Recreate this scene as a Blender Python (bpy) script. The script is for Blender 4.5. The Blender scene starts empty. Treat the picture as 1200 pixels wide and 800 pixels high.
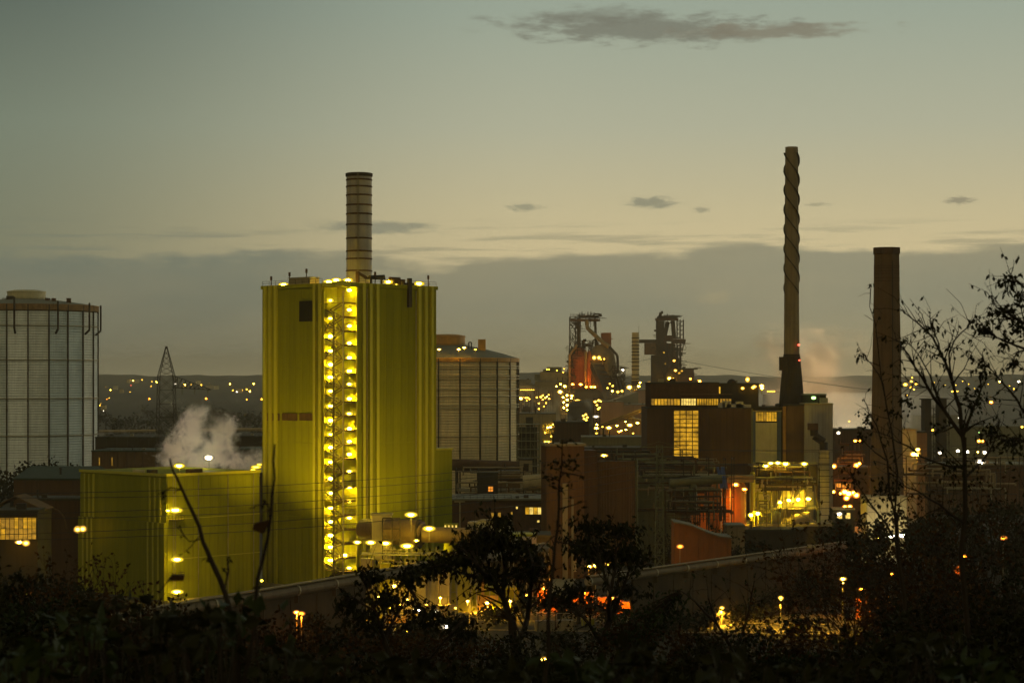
import bpy, math, random
from mathutils import Vector, Matrix
random.seed(7)
C = bpy.context.scene.collection
SC = bpy.context.scene
R = math.radians
HAZE_D = 9e-5

# ------------------------------------------------------------------ camera
F = 2333.0            # focal length in picture widths of 1200
HZ = 440.0            # row of the horizon in the 1200x800 photograph
CAMZ = 53.0
cam_d = bpy.data.cameras.new("camera"); cam = bpy.data.objects.new("camera", cam_d); C.objects.link(cam)
cam.location = (0, 0, CAMZ); cam.rotation_euler = (R(90), 0, 0)
cam_d.sensor_width = 36; cam_d.lens = 36 * F / 1200; cam_d.shift_y = 40 / 1200
cam_d.clip_start = 0.3; cam_d.clip_end = 80000
cam_d.dof.use_dof = True; cam_d.dof.focus_distance = 300; cam_d.dof.aperture_fstop = 9
SC.camera = cam
SC.render.resolution_x = 1024; SC.render.resolution_y = 682

# ------------------------------------------------------------------ view / cycles
SC.view_settings.view_transform = 'Standard'; SC.view_settings.look = 'None'
SC.view_settings.exposure = 0; SC.view_settings.gamma = 1
SC.render.engine = 'CYCLES'
cy = SC.cycles
cy.use_adaptive_sampling = True; cy.adaptive_threshold = 0.03; cy.adaptive_min_samples = 16
cy.use_denoising = True
cy.max_bounces = 6; cy.diffuse_bounces = 3; cy.glossy_bounces = 2; cy.transmission_bounces = 2
cy.volume_bounces = 2; cy.transparent_max_bounces = 8
cy.sample_clamp_indirect = 4
cy.volume_step_rate = 2.0; cy.volume_max_steps = 96
cy.use_light_tree = True

# ------------------------------------------------------------------ sky
SUN_EL, SUN_AZ = 2.0, 48.0     # the sun has just gone behind the cloud bank to the right of the frame
W = bpy.data.worlds.new("World"); SC.world = W; W.use_nodes = True
nt = W.node_tree; nt.nodes.clear(); N = nt.nodes; LK = nt.links
def nd(t, **k):
    n = N.new(t)
    for a, b in k.items(): setattr(n, a, b)
    return n
def mth(op, a, b=None, c=None):
    n = nd('ShaderNodeMath', operation=op)
    for i, q in enumerate((a, b, c)):
        if q is None: continue
        if isinstance(q, (int, float)): n.inputs[i].default_value = q
        else: LK.new(q, n.inputs[i])
    return n.outputs[0]
def mixc(f, a, b, bt='MIX'):
    n = nd('ShaderNodeMix', data_type='RGBA', blend_type=bt)
    for s, q in ((n.inputs[0], f), (n.inputs[6], a), (n.inputs[7], b)):
        if isinstance(q, (int, float)): s.default_value = q
        elif isinstance(q, tuple): s.default_value = (*q, 1)
        else: LK.new(q, s)
    return n.outputs[2]
def sstep(x, a, b):
    n = nd('ShaderNodeMapRange', interpolation_type='SMOOTHSTEP')
    LK.new(x, n.inputs[0]); n.inputs[1].default_value = a; n.inputs[2].default_value = b
    n.inputs[3].default_value = 0; n.inputs[4].default_value = 1
    return n.outputs[0]
tc = nd('ShaderNodeTexCoord'); sp = nd('ShaderNodeSeparateXYZ'); LK.new(tc.outputs['Generated'], sp.inputs[0])
dx, dy, dz = sp.outputs
hor = mth('SQRT', mth('ADD', mth('MULTIPLY', dx, dx), mth('MULTIPLY', dy, dy)))
el = mth('DIVIDE', dz, mth('MAXIMUM', hor, .01))            # tangent of the elevation
az = mth('ARCTAN2', dx, dy)                                 # azimuth, 0 straight ahead, + to the right
def ramp(x, stops, a, b):
    m = nd('ShaderNodeMapRange'); LK.new(x, m.inputs[0]); m.inputs[1].default_value = a; m.inputs[2].default_value = b
    r = nd('ShaderNodeValToRGB'); LK.new(m.outputs[0], r.inputs[0])
    e = r.color_ramp.elements
    while len(e) < len(stops): e.new(.5)
    for q, (p, c) in zip(e, stops): q.position = p; q.color = (*c, 1)
    return r.outputs[0]
def srgb(r, g, b): return tuple(((c / 255 / 12.92) if c / 255 <= .04045 else ((c / 255 + .055) / 1.055) ** 2.4) for c in (r, g, b))
# clear evening sky behind the clouds: cooler and darker upwards and away from the afterglow
right = ramp(el, [(0, srgb(212, 192, 146)), (.065, srgb(212, 196, 152)), (.083, srgb(205, 193, 153)), (.124, srgb(184, 184, 158)), (.184, srgb(161, 172, 155)), (.4, srgb(122, 136, 130)), (1, srgb(92, 106, 110))], 0, 1)
left = ramp(el, [(0, srgb(135, 132, 106)), (.065, srgb(130, 132, 108)), (.124, srgb(124, 134, 116)), (.184, srgb(98, 110, 99)), (.4, srgb(88, 100, 96)), (1, srgb(84, 96, 100))], 0, 1)
glow = mth('MULTIPLY_ADD', mth('COSINE', mth('SUBTRACT', az, R(SUN_AZ))), .5, .5)
side = sstep(az, -.28, .03)
back = sstep(mth('ABSOLUTE', mth('SUBTRACT', az, R(25))), 1.0, 2.6)
base = mixc(side, left, right)
base = mixc(back, base, (.27, .225, .125))
# Nishita sky of a sun just above the horizon, blended in for its own gradient
sk = nd('ShaderNodeTexSky', sky_type='NISHITA'); sk.sun_disc = False
sk.sun_elevation = R(SUN_EL); sk.sun_rotation = R(SUN_AZ); sk.air_density = 1.5; sk.dust_density = 3; sk.ozone_density = 1.5
nish = mixc(1.0, sk.outputs[0], (.035, .032, .027), 'MULTIPLY')
base = mixc(.08, base, nish)
# clouds, in azimuth / elevation
def vec(x, y, z=0.0):
    n = nd('ShaderNodeCombineXYZ')
    for i, q in enumerate((x, y, z)):
        if isinstance(q, (int, float)): n.inputs[i].default_value = q
        else: LK.new(q, n.inputs[i])
    return n.outputs[0]
def noise(v, sc, det=5, rg=.55, w=0):
    n = nd('ShaderNodeTexNoise'); LK.new(v, n.inputs['Vector']); n.inputs['Scale'].default_value = sc
    n.inputs['Detail'].default_value = det; n.inputs['Roughness'].default_value = rg
    return n.outputs['Fac']
vn = noise(vec(mth('MULTIPLY', az, 6.0), mth('MULTIPLY', el, 34.0), 3.1), 1.6)
vn2 = noise(vec(mth('MULTIPLY', az, 9.0), mth('MULTIPLY', el, 90.0), 9.1), 1.3)
vnb = noise(vec(mth('MULTIPLY', az, 2.2), mth('MULTIPLY', el, 9.0), 5.7), 2.0)
# low bank of stratus: its top edge at tan(elevation) ~ .062, ragged
edge = mth('ADD', mth('ADD', mth('MULTIPLY', mth('SUBTRACT', vn, .5), .030), mth('MULTIPLY', mth('SUBTRACT', noise(vec(mth('MULTIPLY', az, 26.0), mth('MULTIPLY', el, 60.0)), 1.5), .5), .010)), mth('MULTIPLY_ADD', az, .012, .061))
bank = sstep(mth('SUBTRACT', edge, el), -.0022, .0042)
bankcol_l = ramp(el, [(0, srgb(132, 128, 102)), (.012, srgb(104, 108, 93)), (.03, srgb(98, 106, 94)), (.065, srgb(108, 118, 105)), (1, srgb(120, 125, 110))], 0, 1)
bankcol_r = ramp(el, [(0, srgb(182, 166, 122)), (.012, srgb(152, 144, 112)), (.035, srgb(131, 132, 112)), (.065, srgb(141, 139, 116)), (1, srgb(150, 145, 115))], 0, 1)
bankcol = mixc(sstep(az, -.28, .08), bankcol_l, bankcol_r)
bankcol = mixc(mth('MULTIPLY', back, .9), bankcol, (.28, .225, .12))
bankcol = mixc(mth('MULTIPLY', sstep(vnb, .42, .75), .22), bankcol, srgb(178, 160, 120))
# thin ragged layers riding just above the bank
veil = mth('MULTIPLY', sstep(noise(vec(mth('MULTIPLY', az, 11.0), mth('MULTIPLY', el, 210.0), 17.3), 1.2, 6, .62), .50, .66), mth('MULTIPLY', sstep(el, .052, .062), mth('SUBTRACT', 1.0, sstep(el, .066, .082))))
base = mixc(mth('MULTIPLY', veil, .55), base, bankcol)
sky = mixc(mth('MULTIPLY', bank, .93), base, bankcol)
# a few small separate clouds (u, v of the centre, half sizes in picture units)
def cloud(cu, cv, hu, hv, col, dens, tilt=0.0, seed=0.0):
    global sky
    a0, e0 = math.atan((cu - 600) / F), (HZ - cv) / F
    x = mth('DIVIDE', mth('SUBTRACT', az, a0), hu / F)
    y = mth('DIVIDE', mth('SUBTRACT', el, mth('MULTIPLY_ADD', mth('SUBTRACT', az, a0), tilt, e0)), hv / F)
    k = max(1.0, (90.0 / hu) ** .8)
    nn = noise(vec(mth('MULTIPLY', az, 30.0 * k), mth('MULTIPLY', el, 110.0 * k), seed), 2.2, 6, .62)
    d = mth('SQRT', mth('ADD', mth('MULTIPLY', x, x), mth('MULTIPLY', y, y)))
    d = mth('ADD', d, mth('MULTIPLY', mth('SUBTRACT', nn, .5), 2.4))
    m = mth('SUBTRACT', 1.0, sstep(d, .35, 1.15))
    sky = mixc(mth('MULTIPLY', m, dens), sky, col)
cc = srgb(118, 118, 104)
cloud(745, 34, 175, 20, cc, .80, -.02, 1.0); cloud(900, 40, 130, 10, srgb(128, 122, 104), .8, 0, 2.0); cloud(700, 20, 90, 14, cc, .5, 0, 3.0)
cloud(445, 267, 80, 8, srgb(128, 130, 112), .75, -.03, 4.0); cloud(765, 238, 32, 8, srgb(134, 134, 114), .8, 0, 5.0)
cloud(614, 243, 22, 5, srgb(138, 138, 116), .7, 0, 6.0); cloud(1124, 240, 18, 5, srgb(140, 134, 112), .8, 0, 7.0)
cloud(822, 247, 11, 4, srgb(146, 142, 118), .7, 0, 8.0); cloud(958, 242, 16, 3, srgb(150, 144, 118), .6, 0, 9.0)
cloud(838, 349, 20, 9, srgb(160, 150, 118), .7, .1, 10.0)
cloud(960, 430, 95, 42, srgb(178, 160, 122), .7, 0, 11.0); cloud(940, 400, 50, 20, srgb(164, 150, 116), .5, 0, 12.0)
low = mth('LESS_THAN', dz, -0.002)
sky = mixc(low, sky, (.03, .028, .02))
bg = nd('ShaderNodeBackground'); bg.inputs['Strength'].default_value = 0.1
sc10 = mixc(1.0, sky, (10.0, 10.0, 10.0), 'MULTIPLY')
for n in N:
    if n.type == 'MIX': n.clamp_result = False; n.clamp_factor = True
LK.new(sc10, bg.inputs[0]); out = nd('ShaderNodeOutputWorld'); LK.new(bg.outputs[0], out.inputs[0])
W.cycles.sampling_method = 'MANUAL'; W.cycles.sample_map_resolution = 512

sun_d = bpy.data.lights.new("sun", 'SUN'); sun_d.energy = 0.25; sun_d.angle = R(14); sun_d.color = (1, .78, .5)
sun = bpy.data.objects.new("sun", sun_d); C.objects.link(sun)
sun.rotation_euler = (R(90 - SUN_EL - 4), 0, R(180 - SUN_AZ))

# ------------------------------------------------------------------ helpers
def X(u, Y): return (u - 600) * Y / F
def Z(v, Y): return CAMZ - (v - HZ) * Y / F
def P(u, v, Y): return Vector((X(u, Y), Y, Z(v, Y)))
def YG(v): return CAMZ * F / (v - HZ)      # distance at which row v meets the ground

def mat(name, col, rough=.75, metal=0.0, var=.3, scale=.25, streak=0.0, bump=0.0, dirt=None, spec=.3, keep=False):
    if not keep: col = (col[0], col[1] * .88, col[2] * .52)      # warm sodium glow of the works is tinted into the base colour
    m = bpy.data.materials.new(name); m.use_nodes = True
    t = m.node_tree; b = t.nodes['Principled BSDF']
    b.inputs['Roughness'].default_value = rough; b.inputs['Metallic'].default_value = metal
    b.inputs['Specular IOR Level'].default_value = spec
    tcn = t.nodes.new('ShaderNodeTexCoord')
    n1 = t.nodes.new('ShaderNodeTexNoise'); n1.inputs['Scale'].default_value = scale; n1.inputs['Detail'].default_value = 6
    n1.inputs['Roughness'].default_value = .65
    t.links.new(tcn.outputs['Object'], n1.inputs['Vector'])
    r1 = t.nodes.new('ShaderNodeMapRange'); r1.inputs[1].default_value = .3; r1.inputs[2].default_value = .7
    r1.inputs[3].default_value = 1 - var; r1.inputs[4].default_value = 1 + var * .6
    t.links.new(n1.outputs['Fac'], r1.inputs[0])
    mx = t.nodes.new('ShaderNodeMix'); mx.data_type = 'RGBA'; mx.blend_type = 'MULTIPLY'; mx.inputs[0].default_value = 1
    mx.inputs[6].default_value = (*col, 1); t.links.new(r1.outputs[0], mx.inputs[7])
    o = mx.outputs[2]
    oi = t.nodes.new('ShaderNodeObjectInfo'); r0 = t.nodes.new('ShaderNodeMapRange'); r0.inputs[3].default_value = .90; r0.inputs[4].default_value = 1.10     # each panel has aged in its own way
    t.links.new(oi.outputs['Random'], r0.inputs[0]); m0 = t.nodes.new('ShaderNodeMix'); m0.data_type = 'RGBA'; m0.blend_type = 'MULTIPLY'; m0.inputs[0].default_value = 1
    t.links.new(o, m0.inputs[6]); t.links.new(r0.outputs[0], m0.inputs[7]); o = m0.outputs[2]
    if streak:
        mp = t.nodes.new('ShaderNodeMapping'); mp.inputs['Scale'].default_value = (1.6, 1.6, .05)
        t.links.new(tcn.outputs['Object'], mp.inputs[0])
        n2 = t.nodes.new('ShaderNodeTexNoise'); n2.inputs['Scale'].default_value = .9; n2.inputs['Detail'].default_value = 5
        t.links.new(mp.outputs[0], n2.inputs['Vector'])
        r2 = t.nodes.new('ShaderNodeMapRange'); r2.inputs[1].default_value = .45; r2.inputs[2].default_value = .75
        r2.inputs[3].default_value = 0; r2.inputs[4].default_value = streak
        t.links.new(n2.outputs['Fac'], r2.inputs[0])
        m2 = t.nodes.new('ShaderNodeMix'); m2.data_type = 'RGBA'; t.links.new(r2.outputs[0], m2.inputs[0])
        t.links.new(o, m2.inputs[6]); m2.inputs[7].default_value = (*(dirt or tuple(c * .35 for c in col)), 1)
        o = m2.outputs[2]
    t.links.new(o, b.inputs['Base Color'])
    if bump:
        bm_ = t.nodes.new('ShaderNodeBump'); bm_.inputs['Strength'].default_value = bump; bm_.inputs['Distance'].default_value = .1
        t.links.new(n1.outputs['Fac'], bm_.inputs['Height']); t.links.new(bm_.outputs[0], b.inputs['Normal'])
    return m
def emit(name, col, s, var=0.0, scale=1.0):
    m = bpy.data.materials.new(name); m.use_nodes = True; t = m.node_tree
    b = t.nodes['Principled BSDF']; b.inputs['Base Color'].default_value = (.1, .09, .07, 1)
    b.inputs['Emission Color'].default_value = (*col, 1); b.inputs['Emission Strength'].default_value = s
    if var:
        tcn = t.nodes.new('ShaderNodeNewGeometry'); mp = t.nodes.new('ShaderNodeMapping'); mp.inputs['Scale'].default_value = (1, 1, 1.7); n1 = t.nodes.new('ShaderNodeTexNoise'); n1.inputs['Scale'].default_value = scale
        n1.inputs['Detail'].default_value = 4; n1.inputs['Roughness'].default_value = .7
        t.links.new(tcn.outputs['Position'], mp.inputs[0]); t.links.new(mp.outputs[0], n1.inputs['Vector'])
        r1 = t.nodes.new('ShaderNodeMapRange'); r1.inputs[1].default_value = .32; r1.inputs[2].default_value = .68
        r1.inputs[3].default_value = s * (1 - var); r1.inputs[4].default_value = s * (1 + var)
        t.links.new(n1.outputs['Fac'], r1.inputs[0]); t.links.new(r1.outputs[0], b.inputs['Emission Strength'])
    return m
M = {}
M['green'] = mat('green_cladding', (.232, .262, .004), .7, 0, .16, .08, .34, spec=.08)
M['greenpanel2'] = mat('green_cladding_pale', (.42, .44, .025), .6, 0, .1, .2, .15)
M['greendark'] = mat('dark_green_louver', (.03, .028, .008), .8)
M['steel'] = mat('galvanised_steel', (.30, .30, .27), .5, .3, .25, .6)
M['dsteel'] = mat('dark_steel', (.055, .045, .035), .7, .2, .35, .5)
M['brownsteel'] = mat('brown_rusty_steel', (.11, .065, .035), .8, .1, .4, .25, .4)
M['rust'] = mat('red_rust_paint', (.33, .13, .07), .8, 0, .35, .12, .4)
M['conc'] = mat('weathered_concrete', (.24, .21, .17), .9, 0, .25, .12, .45, bump=.2)
M['concd'] = mat('sooty_concrete', (.155, .105, .062), .9, 0, .25, .12, .5, bump=.2)
M['concl'] = mat('pale_concrete', (.36, .33, .26), .9, 0, .2, .15, .35)
M['brownlit'] = mat('lit_brown_cladding', (.165, .095, .045), .75, 0, .25, .1, .45)  # brighter copy of the brown cladding, lamplight put into its colour
M['brownclad'] = mat('brown_cladding', (.095, .055, .028), .75, 0, .25, .1, .45)
M['brick'] = mat('dark_brick', (.10, .055, .03), .9, 0, .35, .6, .3)
M['pinkclad'] = mat('faded_red_cladding', (.34, .21, .15), .8, 0, .25, .06, .4)
M['greyclad'] = mat('grey_cladding', (.36, .335, .25), .65, 0, .18, .1, .35, keep=True)
M['greygreen'] = mat('grey_green_cladding', (.19, .20, .14), .75, 0, .25, .1, .45)
M['darkclad'] = mat('dark_cladding', (.05, .042, .03), .8, 0, .3, .1, .3)
M['roofd'] = mat('dark_roof_felt', (.055, .055, .045), .9, 0, .3, .15)
M['roofg'] = mat('grey_roof_sheet', (.16, .17, .15), .7, 0, .25, .12)
M['roofb'] = mat('teal_roof_sheet', (.05, .075, .065), .8, 0, .25, .08)
M['cream'] = mat('cream_painted_metal', (.52, .48, .36), .6, 0, .15, .3, .25)
M['white'] = mat('white_painted_metal', (.62, .62, .54), .5, 0, .12, .3, .25)
M['whiteb'] = mat('white_aluminium_sheet', (.86, .90, .80), .5, 0, .14, .15, .30, keep=True)
M['whitec'] = mat('warm_reflect_aluminium_sheet', (.74, .76, .64), .5, 0, .18, .15, .30, keep=True)  # facet tones imitate reflected sky and lamps in the sheet colour
M['whited'] = mat('sky_reflect_aluminium_sheet', (.66, .74, .68), .5, 0, .18, .12, .3, keep=True)  # reflected sky put into the facet colour
M['hold2'] = mat('olive_grey_sheet', (.74, .68, .52), .6, 0, .25, .08, .35)
M['hold2b'] = mat('worn_brown_sheet', (.62, .54, .38), .6, 0, .35, .08, .4)
M['rimb'] = mat('ochre_rim_paint', (.30, .20, .10), .8, 0, .4, .4, .5)
M['ochre'] = mat('ochre_painted_metal', (.48, .30, .10), .7, 0, .2, .3, .3)
M['stack'] = mat('stained_steel_stack', (.50, .44, .30), .6, 0, .25, .15, .45, keep=True)
M['pipeb'] = mat('dull_pipe_paint', (.14, .12, .09), .7, 0, .25, .3, .4)
M['duct'] = mat('brown_insulated_duct', (.20, .15, .09), .6, .2, .25, .3, .35)
M['blue'] = mat('blue_painted_metal', (.10, .13, .16), .6, 0, .2, .3, keep=True)
M['bluetarp'] = mat('blue_tarpaulin', (.07, .11, .24), .7, 0, .2, .6, keep=True)
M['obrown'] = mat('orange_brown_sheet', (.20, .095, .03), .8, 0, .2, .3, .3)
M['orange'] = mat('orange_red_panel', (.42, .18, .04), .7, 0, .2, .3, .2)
M['asphalt'] = mat('asphalt', (.05, .047, .04), .95, 0, .3, .2)
M['ground'] = mat('dark_earth', (.035, .032, .02), 1, 0, .6, .012)
M['farland'] = mat('far_wooded_land', (.03, .032, .022), 1, 0, .6, .003)
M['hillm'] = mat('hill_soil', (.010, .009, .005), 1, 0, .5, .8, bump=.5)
M['leaf'] = mat('dark_leaf', (.024, .026, .008), .8, 0, .4, 2.0, spec=.12)
M['leafr'] = mat('brown_leaf', (.06, .036, .014), .8, 0, .4, 2.0, spec=.1)
M['leafg'] = mat('green_leaf', (.026, .040, .010), .65, 0, .4, 2.0, spec=.15)
M['leafm'] = mat('tree_foliage', (.02, .022, .010), .9, 0, .4, .6, spec=.05)
M['bark'] = mat('dark_bark', (.034, .026, .016), .9, 0, .3, 8.0)
M['gold'] = mat('pale_dry_grass', (.20, .17, .07), .95, 0, .35, .4)
M['soil'] = mat('embankment_soil', (.055, .042, .024), 1, 0, .4, .15, .3, bump=.4)
M['pipe'] = mat('pipe_paint', (.30, .26, .19), .6, .1, .2, .3, .3)
M['gpipe'] = mat('greenish_pipe_paint', (.15, .165, .11), .6, .1, .25, .3, .3)
M['ygreen'] = mat('yellow_green_pipe_paint', (.35, .36, .05), .6, 0, .2, .3, .2)
M['strake'] = mat('strake_steel', (.05, .045, .035), .7)
M['housing'] = mat('lamp_housing', (.12, .12, .11), .5, .4)
M['cable'] = mat('power_cable', (.03, .028, .022), .6)
M['darkglass'] = mat('dark_window_glass', (.02, .02, .015), .15, 0, .1, .2, spec=.5)
YEL, AMB, ORG, WHT, GRN, RED = (1, .70, .035), (1, .54, .035), (1, .28, .012), (1, .88, .66), (.5, 1, .25), (1, .10, .05)
for k, c, s in (('yel', YEL, 120), ('yelS', YEL, 700), ('yelL', YEL, 12), ('amb', AMB, 150), ('ambL', AMB, 22), ('org', ORG, 120), ('orgL', ORG, 20), ('wht', WHT, 60), ('whtL', WHT, 10), ('grn', GRN, 4), ('red', RED, 5), ('dim', AMB, 1.0)):
    M['L' + k] = emit('lamp_glass_' + {'yel': 'yellow', 'yelS': 'strong_yellow', 'yelL': 'soft_yellow', 'amb': 'amber', 'ambL': 'soft_amber', 'org': 'orange', 'orgL': 'soft_orange', 'wht': 'white', 'whtL': 'soft_white', 'grn': 'green', 'red': 'red', 'dim': 'dim_amber'}[k], c, s)
M['win'] = emit('lit_hall_glass', (1, .50, .02), .55, .85, .2)
M['winb'] = emit('bright_lit_glass', (1, .68, .14), 1.0, .5, .6)
M['wind'] = emit('dim_lit_glass', (1, .50, .04), .32, .6, .6)
M['wino'] = emit('orange_lit_glass', (1, .33, .03), 1.0, .3, 1.0)

class MB:
    def __init__(s): s.v = []; s.f = []; s.m = []; s.k = 0
    def quadbox(s, pts):
        b = len(s.v); s.v += [tuple(p) for p in pts]
        for f in ((0, 3, 2, 1), (4, 5, 6, 7), (0, 1, 5, 4), (1, 2, 6, 5), (2, 3, 7, 6), (3, 0, 4, 7)):
            s.f.append(tuple(b + i for i in f)); s.m.append(s.k)
        return s
    def box(s, x0, x1, y0, y1, z0, z1):
        return s.quadbox([(x0, y0, z0), (x1, y0, z0), (x1, y1, z0), (x0, y1, z0), (x0, y0, z1), (x1, y0, z1), (x1, y1, z1), (x0, y1, z1)])
    def beam(s, a, b, w, h=None, up=(0, 0, 1)):
        a = Vector(a); b = Vector(b); d = b - a
        if d.length < 1e-6: return s
        d.normalize(); u = Vector(up)
        if abs(d.dot(u)) > .98: u = Vector((1, 0, 0))
        r = d.cross(u).normalized(); u = r.cross(d); h = h or w
        r *= w / 2; u *= h / 2
        return s.quadbox([a - r - u, a + r - u, b + r - u, b - r - u, a - r + u, a + r + u, b + r + u, b - r + u])
    def tube(s, a, b, r0, r1=None, n=8, cap=True):
        a = Vector(a); b = Vector(b); d = (b - a)
        if d.length < 1e-6: return s
        d.normalize(); r1 = r0 if r1 is None else r1
        u = Vector((0, 0, 1)) if abs(d.z) < .9 else Vector((1, 0, 0))
        e1 = d.cross(u).normalized(); e2 = d.cross(e1); o = len(s.v)
        for i in range(n):
            t = 2 * math.pi * i / n; q = e1 * math.cos(t) + e2 * math.sin(t)
            s.v.append(tuple(a + q * r0)); s.v.append(tuple(b + q * r1))
        for i in range(n):
            j = (i + 1) % n
            s.f.append((o + 2 * i, o + 2 * i + 1, o + 2 * j + 1, o + 2 * j)); s.m.append(s.k)
        if cap:
            s.f.append(tuple(o + 2 * i for i in range(n))); s.m.append(s.k)
            s.f.append(tuple(o + 2 * i + 1 for i in reversed(range(n)))); s.m.append(s.k)
        return s
    def path(s, pts, r, n=8):
        for a, b in zip(pts, pts[1:]): s.tube(a, b, r, r, n)
        return s
    def lathe(s, prof, c=(0, 0, 0), n=32, a0=0.0, a1=2 * math.pi):
        full = abs(a1 - a0 - 2 * math.pi) < 1e-6; cnt = n if full else n + 1; o = len(s.v); k = len(prof)
        for i in range(cnt):
            t = a0 + (a1 - a0) * i / n
            for r, z in prof: s.v.append((c[0] + r * math.cos(t), c[1] + r * math.sin(t), c[2] + z))
        for i in range(n):
            j = (i + 1) % cnt
            for q in range(k - 1):
                s.f.append((o + i * k + q, o + j * k + q, o + j * k + q + 1, o + i * k + q + 1)); s.m.append(s.k)
        return s
    def quad(s, a, b, c, d):
        o = len(s.v); s.v += [tuple(a), tuple(b), tuple(c), tuple(d)]; s.f.append((o, o + 1, o + 2, o + 3)); s.m.append(s.k); return s
    def mesh(s, name, *mats):
        me = bpy.data.meshes.new(name); me.from_pydata(s.v, [], s.f)
        for m in mats: me.materials.append(m)
        if len(mats) > 1: me.polygons.foreach_set('material_index', s.m)
        me.validate(); me.update(); return me

def link(name, me, parent=None, loc=None):
    o = bpy.data.objects.new(name, me); C.objects.link(o)
    if parent is not None: o.parent = parent
    if loc is not None: o.location = loc
    return o
def part(name, mb, m, parent, label=None, kind=None, loc=None, smooth=False):
    ms = m if isinstance(m, (list, tuple)) else [m]
    me = mb.mesh(name, *ms) if isinstance(mb, MB) else mb
    if smooth: me.polygons.foreach_set('use_smooth', [True] * len(me.polygons))
    o = link(name, me, parent, loc)
    if label: o['label'] = label
    if kind: o['kind'] = kind
    return o
def thing(name, label, cat, loc=(0, 0, 0), rot=0.0, group=None):
    o = bpy.data.objects.new(name, None); C.objects.link(o); o.location = loc; o.rotation_euler = (0, 0, rot)
    o.empty_display_size = 1
    o['label'] = label; o['category'] = cat
    if group: o['group'] = group
    return o
def struct(name, mb, m, kind='structure', loc=None):
    ms = m if isinstance(m, (list, tuple)) else [m]
    o = link(name, mb.mesh(name, *ms), None, loc); o['kind'] = kind; return o
ORD = 'first second third fourth fifth sixth seventh eighth ninth tenth eleventh twelfth thirteenth fourteenth fifteenth sixteenth seventeenth eighteenth nineteenth twentieth'.split()
ORD += ['twenty ' + w for w in ORD[:9]] + ['thirtieth'] + ['thirty ' + w for w in ORD[:9]]

# ---- lamps
def sph(n=8, k=5):
    pr = [(math.sin(math.pi * i / k), -math.cos(math.pi * i / k)) for i in range(k + 1)]
    return MB().lathe(pr, n=n)
_lens = {}
def lens_mesh(key):
    if key not in _lens: _lens[key] = sph().mesh('lamp_lens', M['L' + key])
    return _lens[key]
_halo = {}
def halo_mesh(key):
    # weakly glowing ring round the lens, added to imitate the lamp's halo
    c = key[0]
    if c not in _halo:
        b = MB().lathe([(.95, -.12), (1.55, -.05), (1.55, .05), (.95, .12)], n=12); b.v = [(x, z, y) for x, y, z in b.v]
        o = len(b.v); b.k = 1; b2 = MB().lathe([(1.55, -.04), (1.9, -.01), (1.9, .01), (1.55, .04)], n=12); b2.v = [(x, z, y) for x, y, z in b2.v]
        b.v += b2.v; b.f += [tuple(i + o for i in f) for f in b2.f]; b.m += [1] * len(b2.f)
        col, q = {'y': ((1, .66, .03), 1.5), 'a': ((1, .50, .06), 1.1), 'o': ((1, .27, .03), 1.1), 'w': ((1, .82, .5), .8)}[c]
        _halo[c] = b.mesh('lamp_halo', emit('frosted_ring_' + {'y': 'yellow', 'a': 'amber', 'o': 'orange', 'w': 'white'}[c], col, q), emit('frosted_ring_edge_' + {'y': 'yellow', 'a': 'amber', 'o': 'orange', 'w': 'white'}[c], col, q * .28))  # frosted_ring materials are only the glow of the imitated halo
    return _halo[c]
_refl = MB().lathe([(0, 1), (.5, .87), (.87, .5), (1, 0), (.93, .02), (.8, .46), (.46, .8), (0, .93)], n=10)
_refl.v = [(x, z * 1.0, y) for x, y, z in _refl.v]
_refl = _refl.mesh('lamp_reflector', mat('gold_reflector', (.55, .30, .03), .8))
_hous = MB().quadbox([(-1, -1, 0), (1, -1, 0), (1, 1, 0), (-1, 1, 0), (-.6, -.6, .5), (.6, -.6, .5), (.6, .6, .5), (-.6, .6, .5)]).mesh('lamp_housing', M['housing'])
_polem = MB().tube((0, 0, -1), (0, 0, 0), .09, .07, 6).mesh('lamp_pole', M['steel'])
def lamp(p, key, w, label, group=None, h=None, pole=0.0, name='floodlight', cat='lamp', bare=False, beam=None):
    """A lamp head: glowing lens under a small housing, on a pole if it has one.  w = half width, h = half height."""
    h = h or w * .42
    if p[1] > 780: w *= .5; h *= .5
    t = thing(name, label, cat, p, 0, group)
    l = link('lens', lens_mesh(key), t); l.scale = (w * .86, w * .6, h * .86)
    if key not in ('dim', 'grn', 'red') and (not p[1] < 300): q = link('rim', halo_mesh(key), t); q.scale = (w, w * .5, h)  # this ring imitates the halo of glow round the lens
    if not bare:
        q = link('housing', _hous, t, (0, .05 * w, h * .75)); q.scale = (w * .9, w * .6, h * .8)
    if beam:
        en, d, ang = beam; ld = bpy.data.lights.new('lamp_beam', 'SPOT'); ld.energy = en; ld.color = {'o': ORG, 'w': WHT, 'a': AMB, 'y': YEL}[key[0]]
        ld.spot_size = R(ang); ld.spot_blend = 1; ld.shadow_soft_size = .2; lo = bpy.data.objects.new('lamp_beam', ld); C.objects.link(lo); lo.parent = t
        d = Vector(d).normalized(); lo.location = d * (w + .1); lo.rotation_euler = d.to_track_quat('-Z', 'Y').to_euler()
    if pole:
        q = link('pole', _polem, t, (0, w * .9, 0)); q.scale = (1, 1, pole)
    return t

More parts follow.
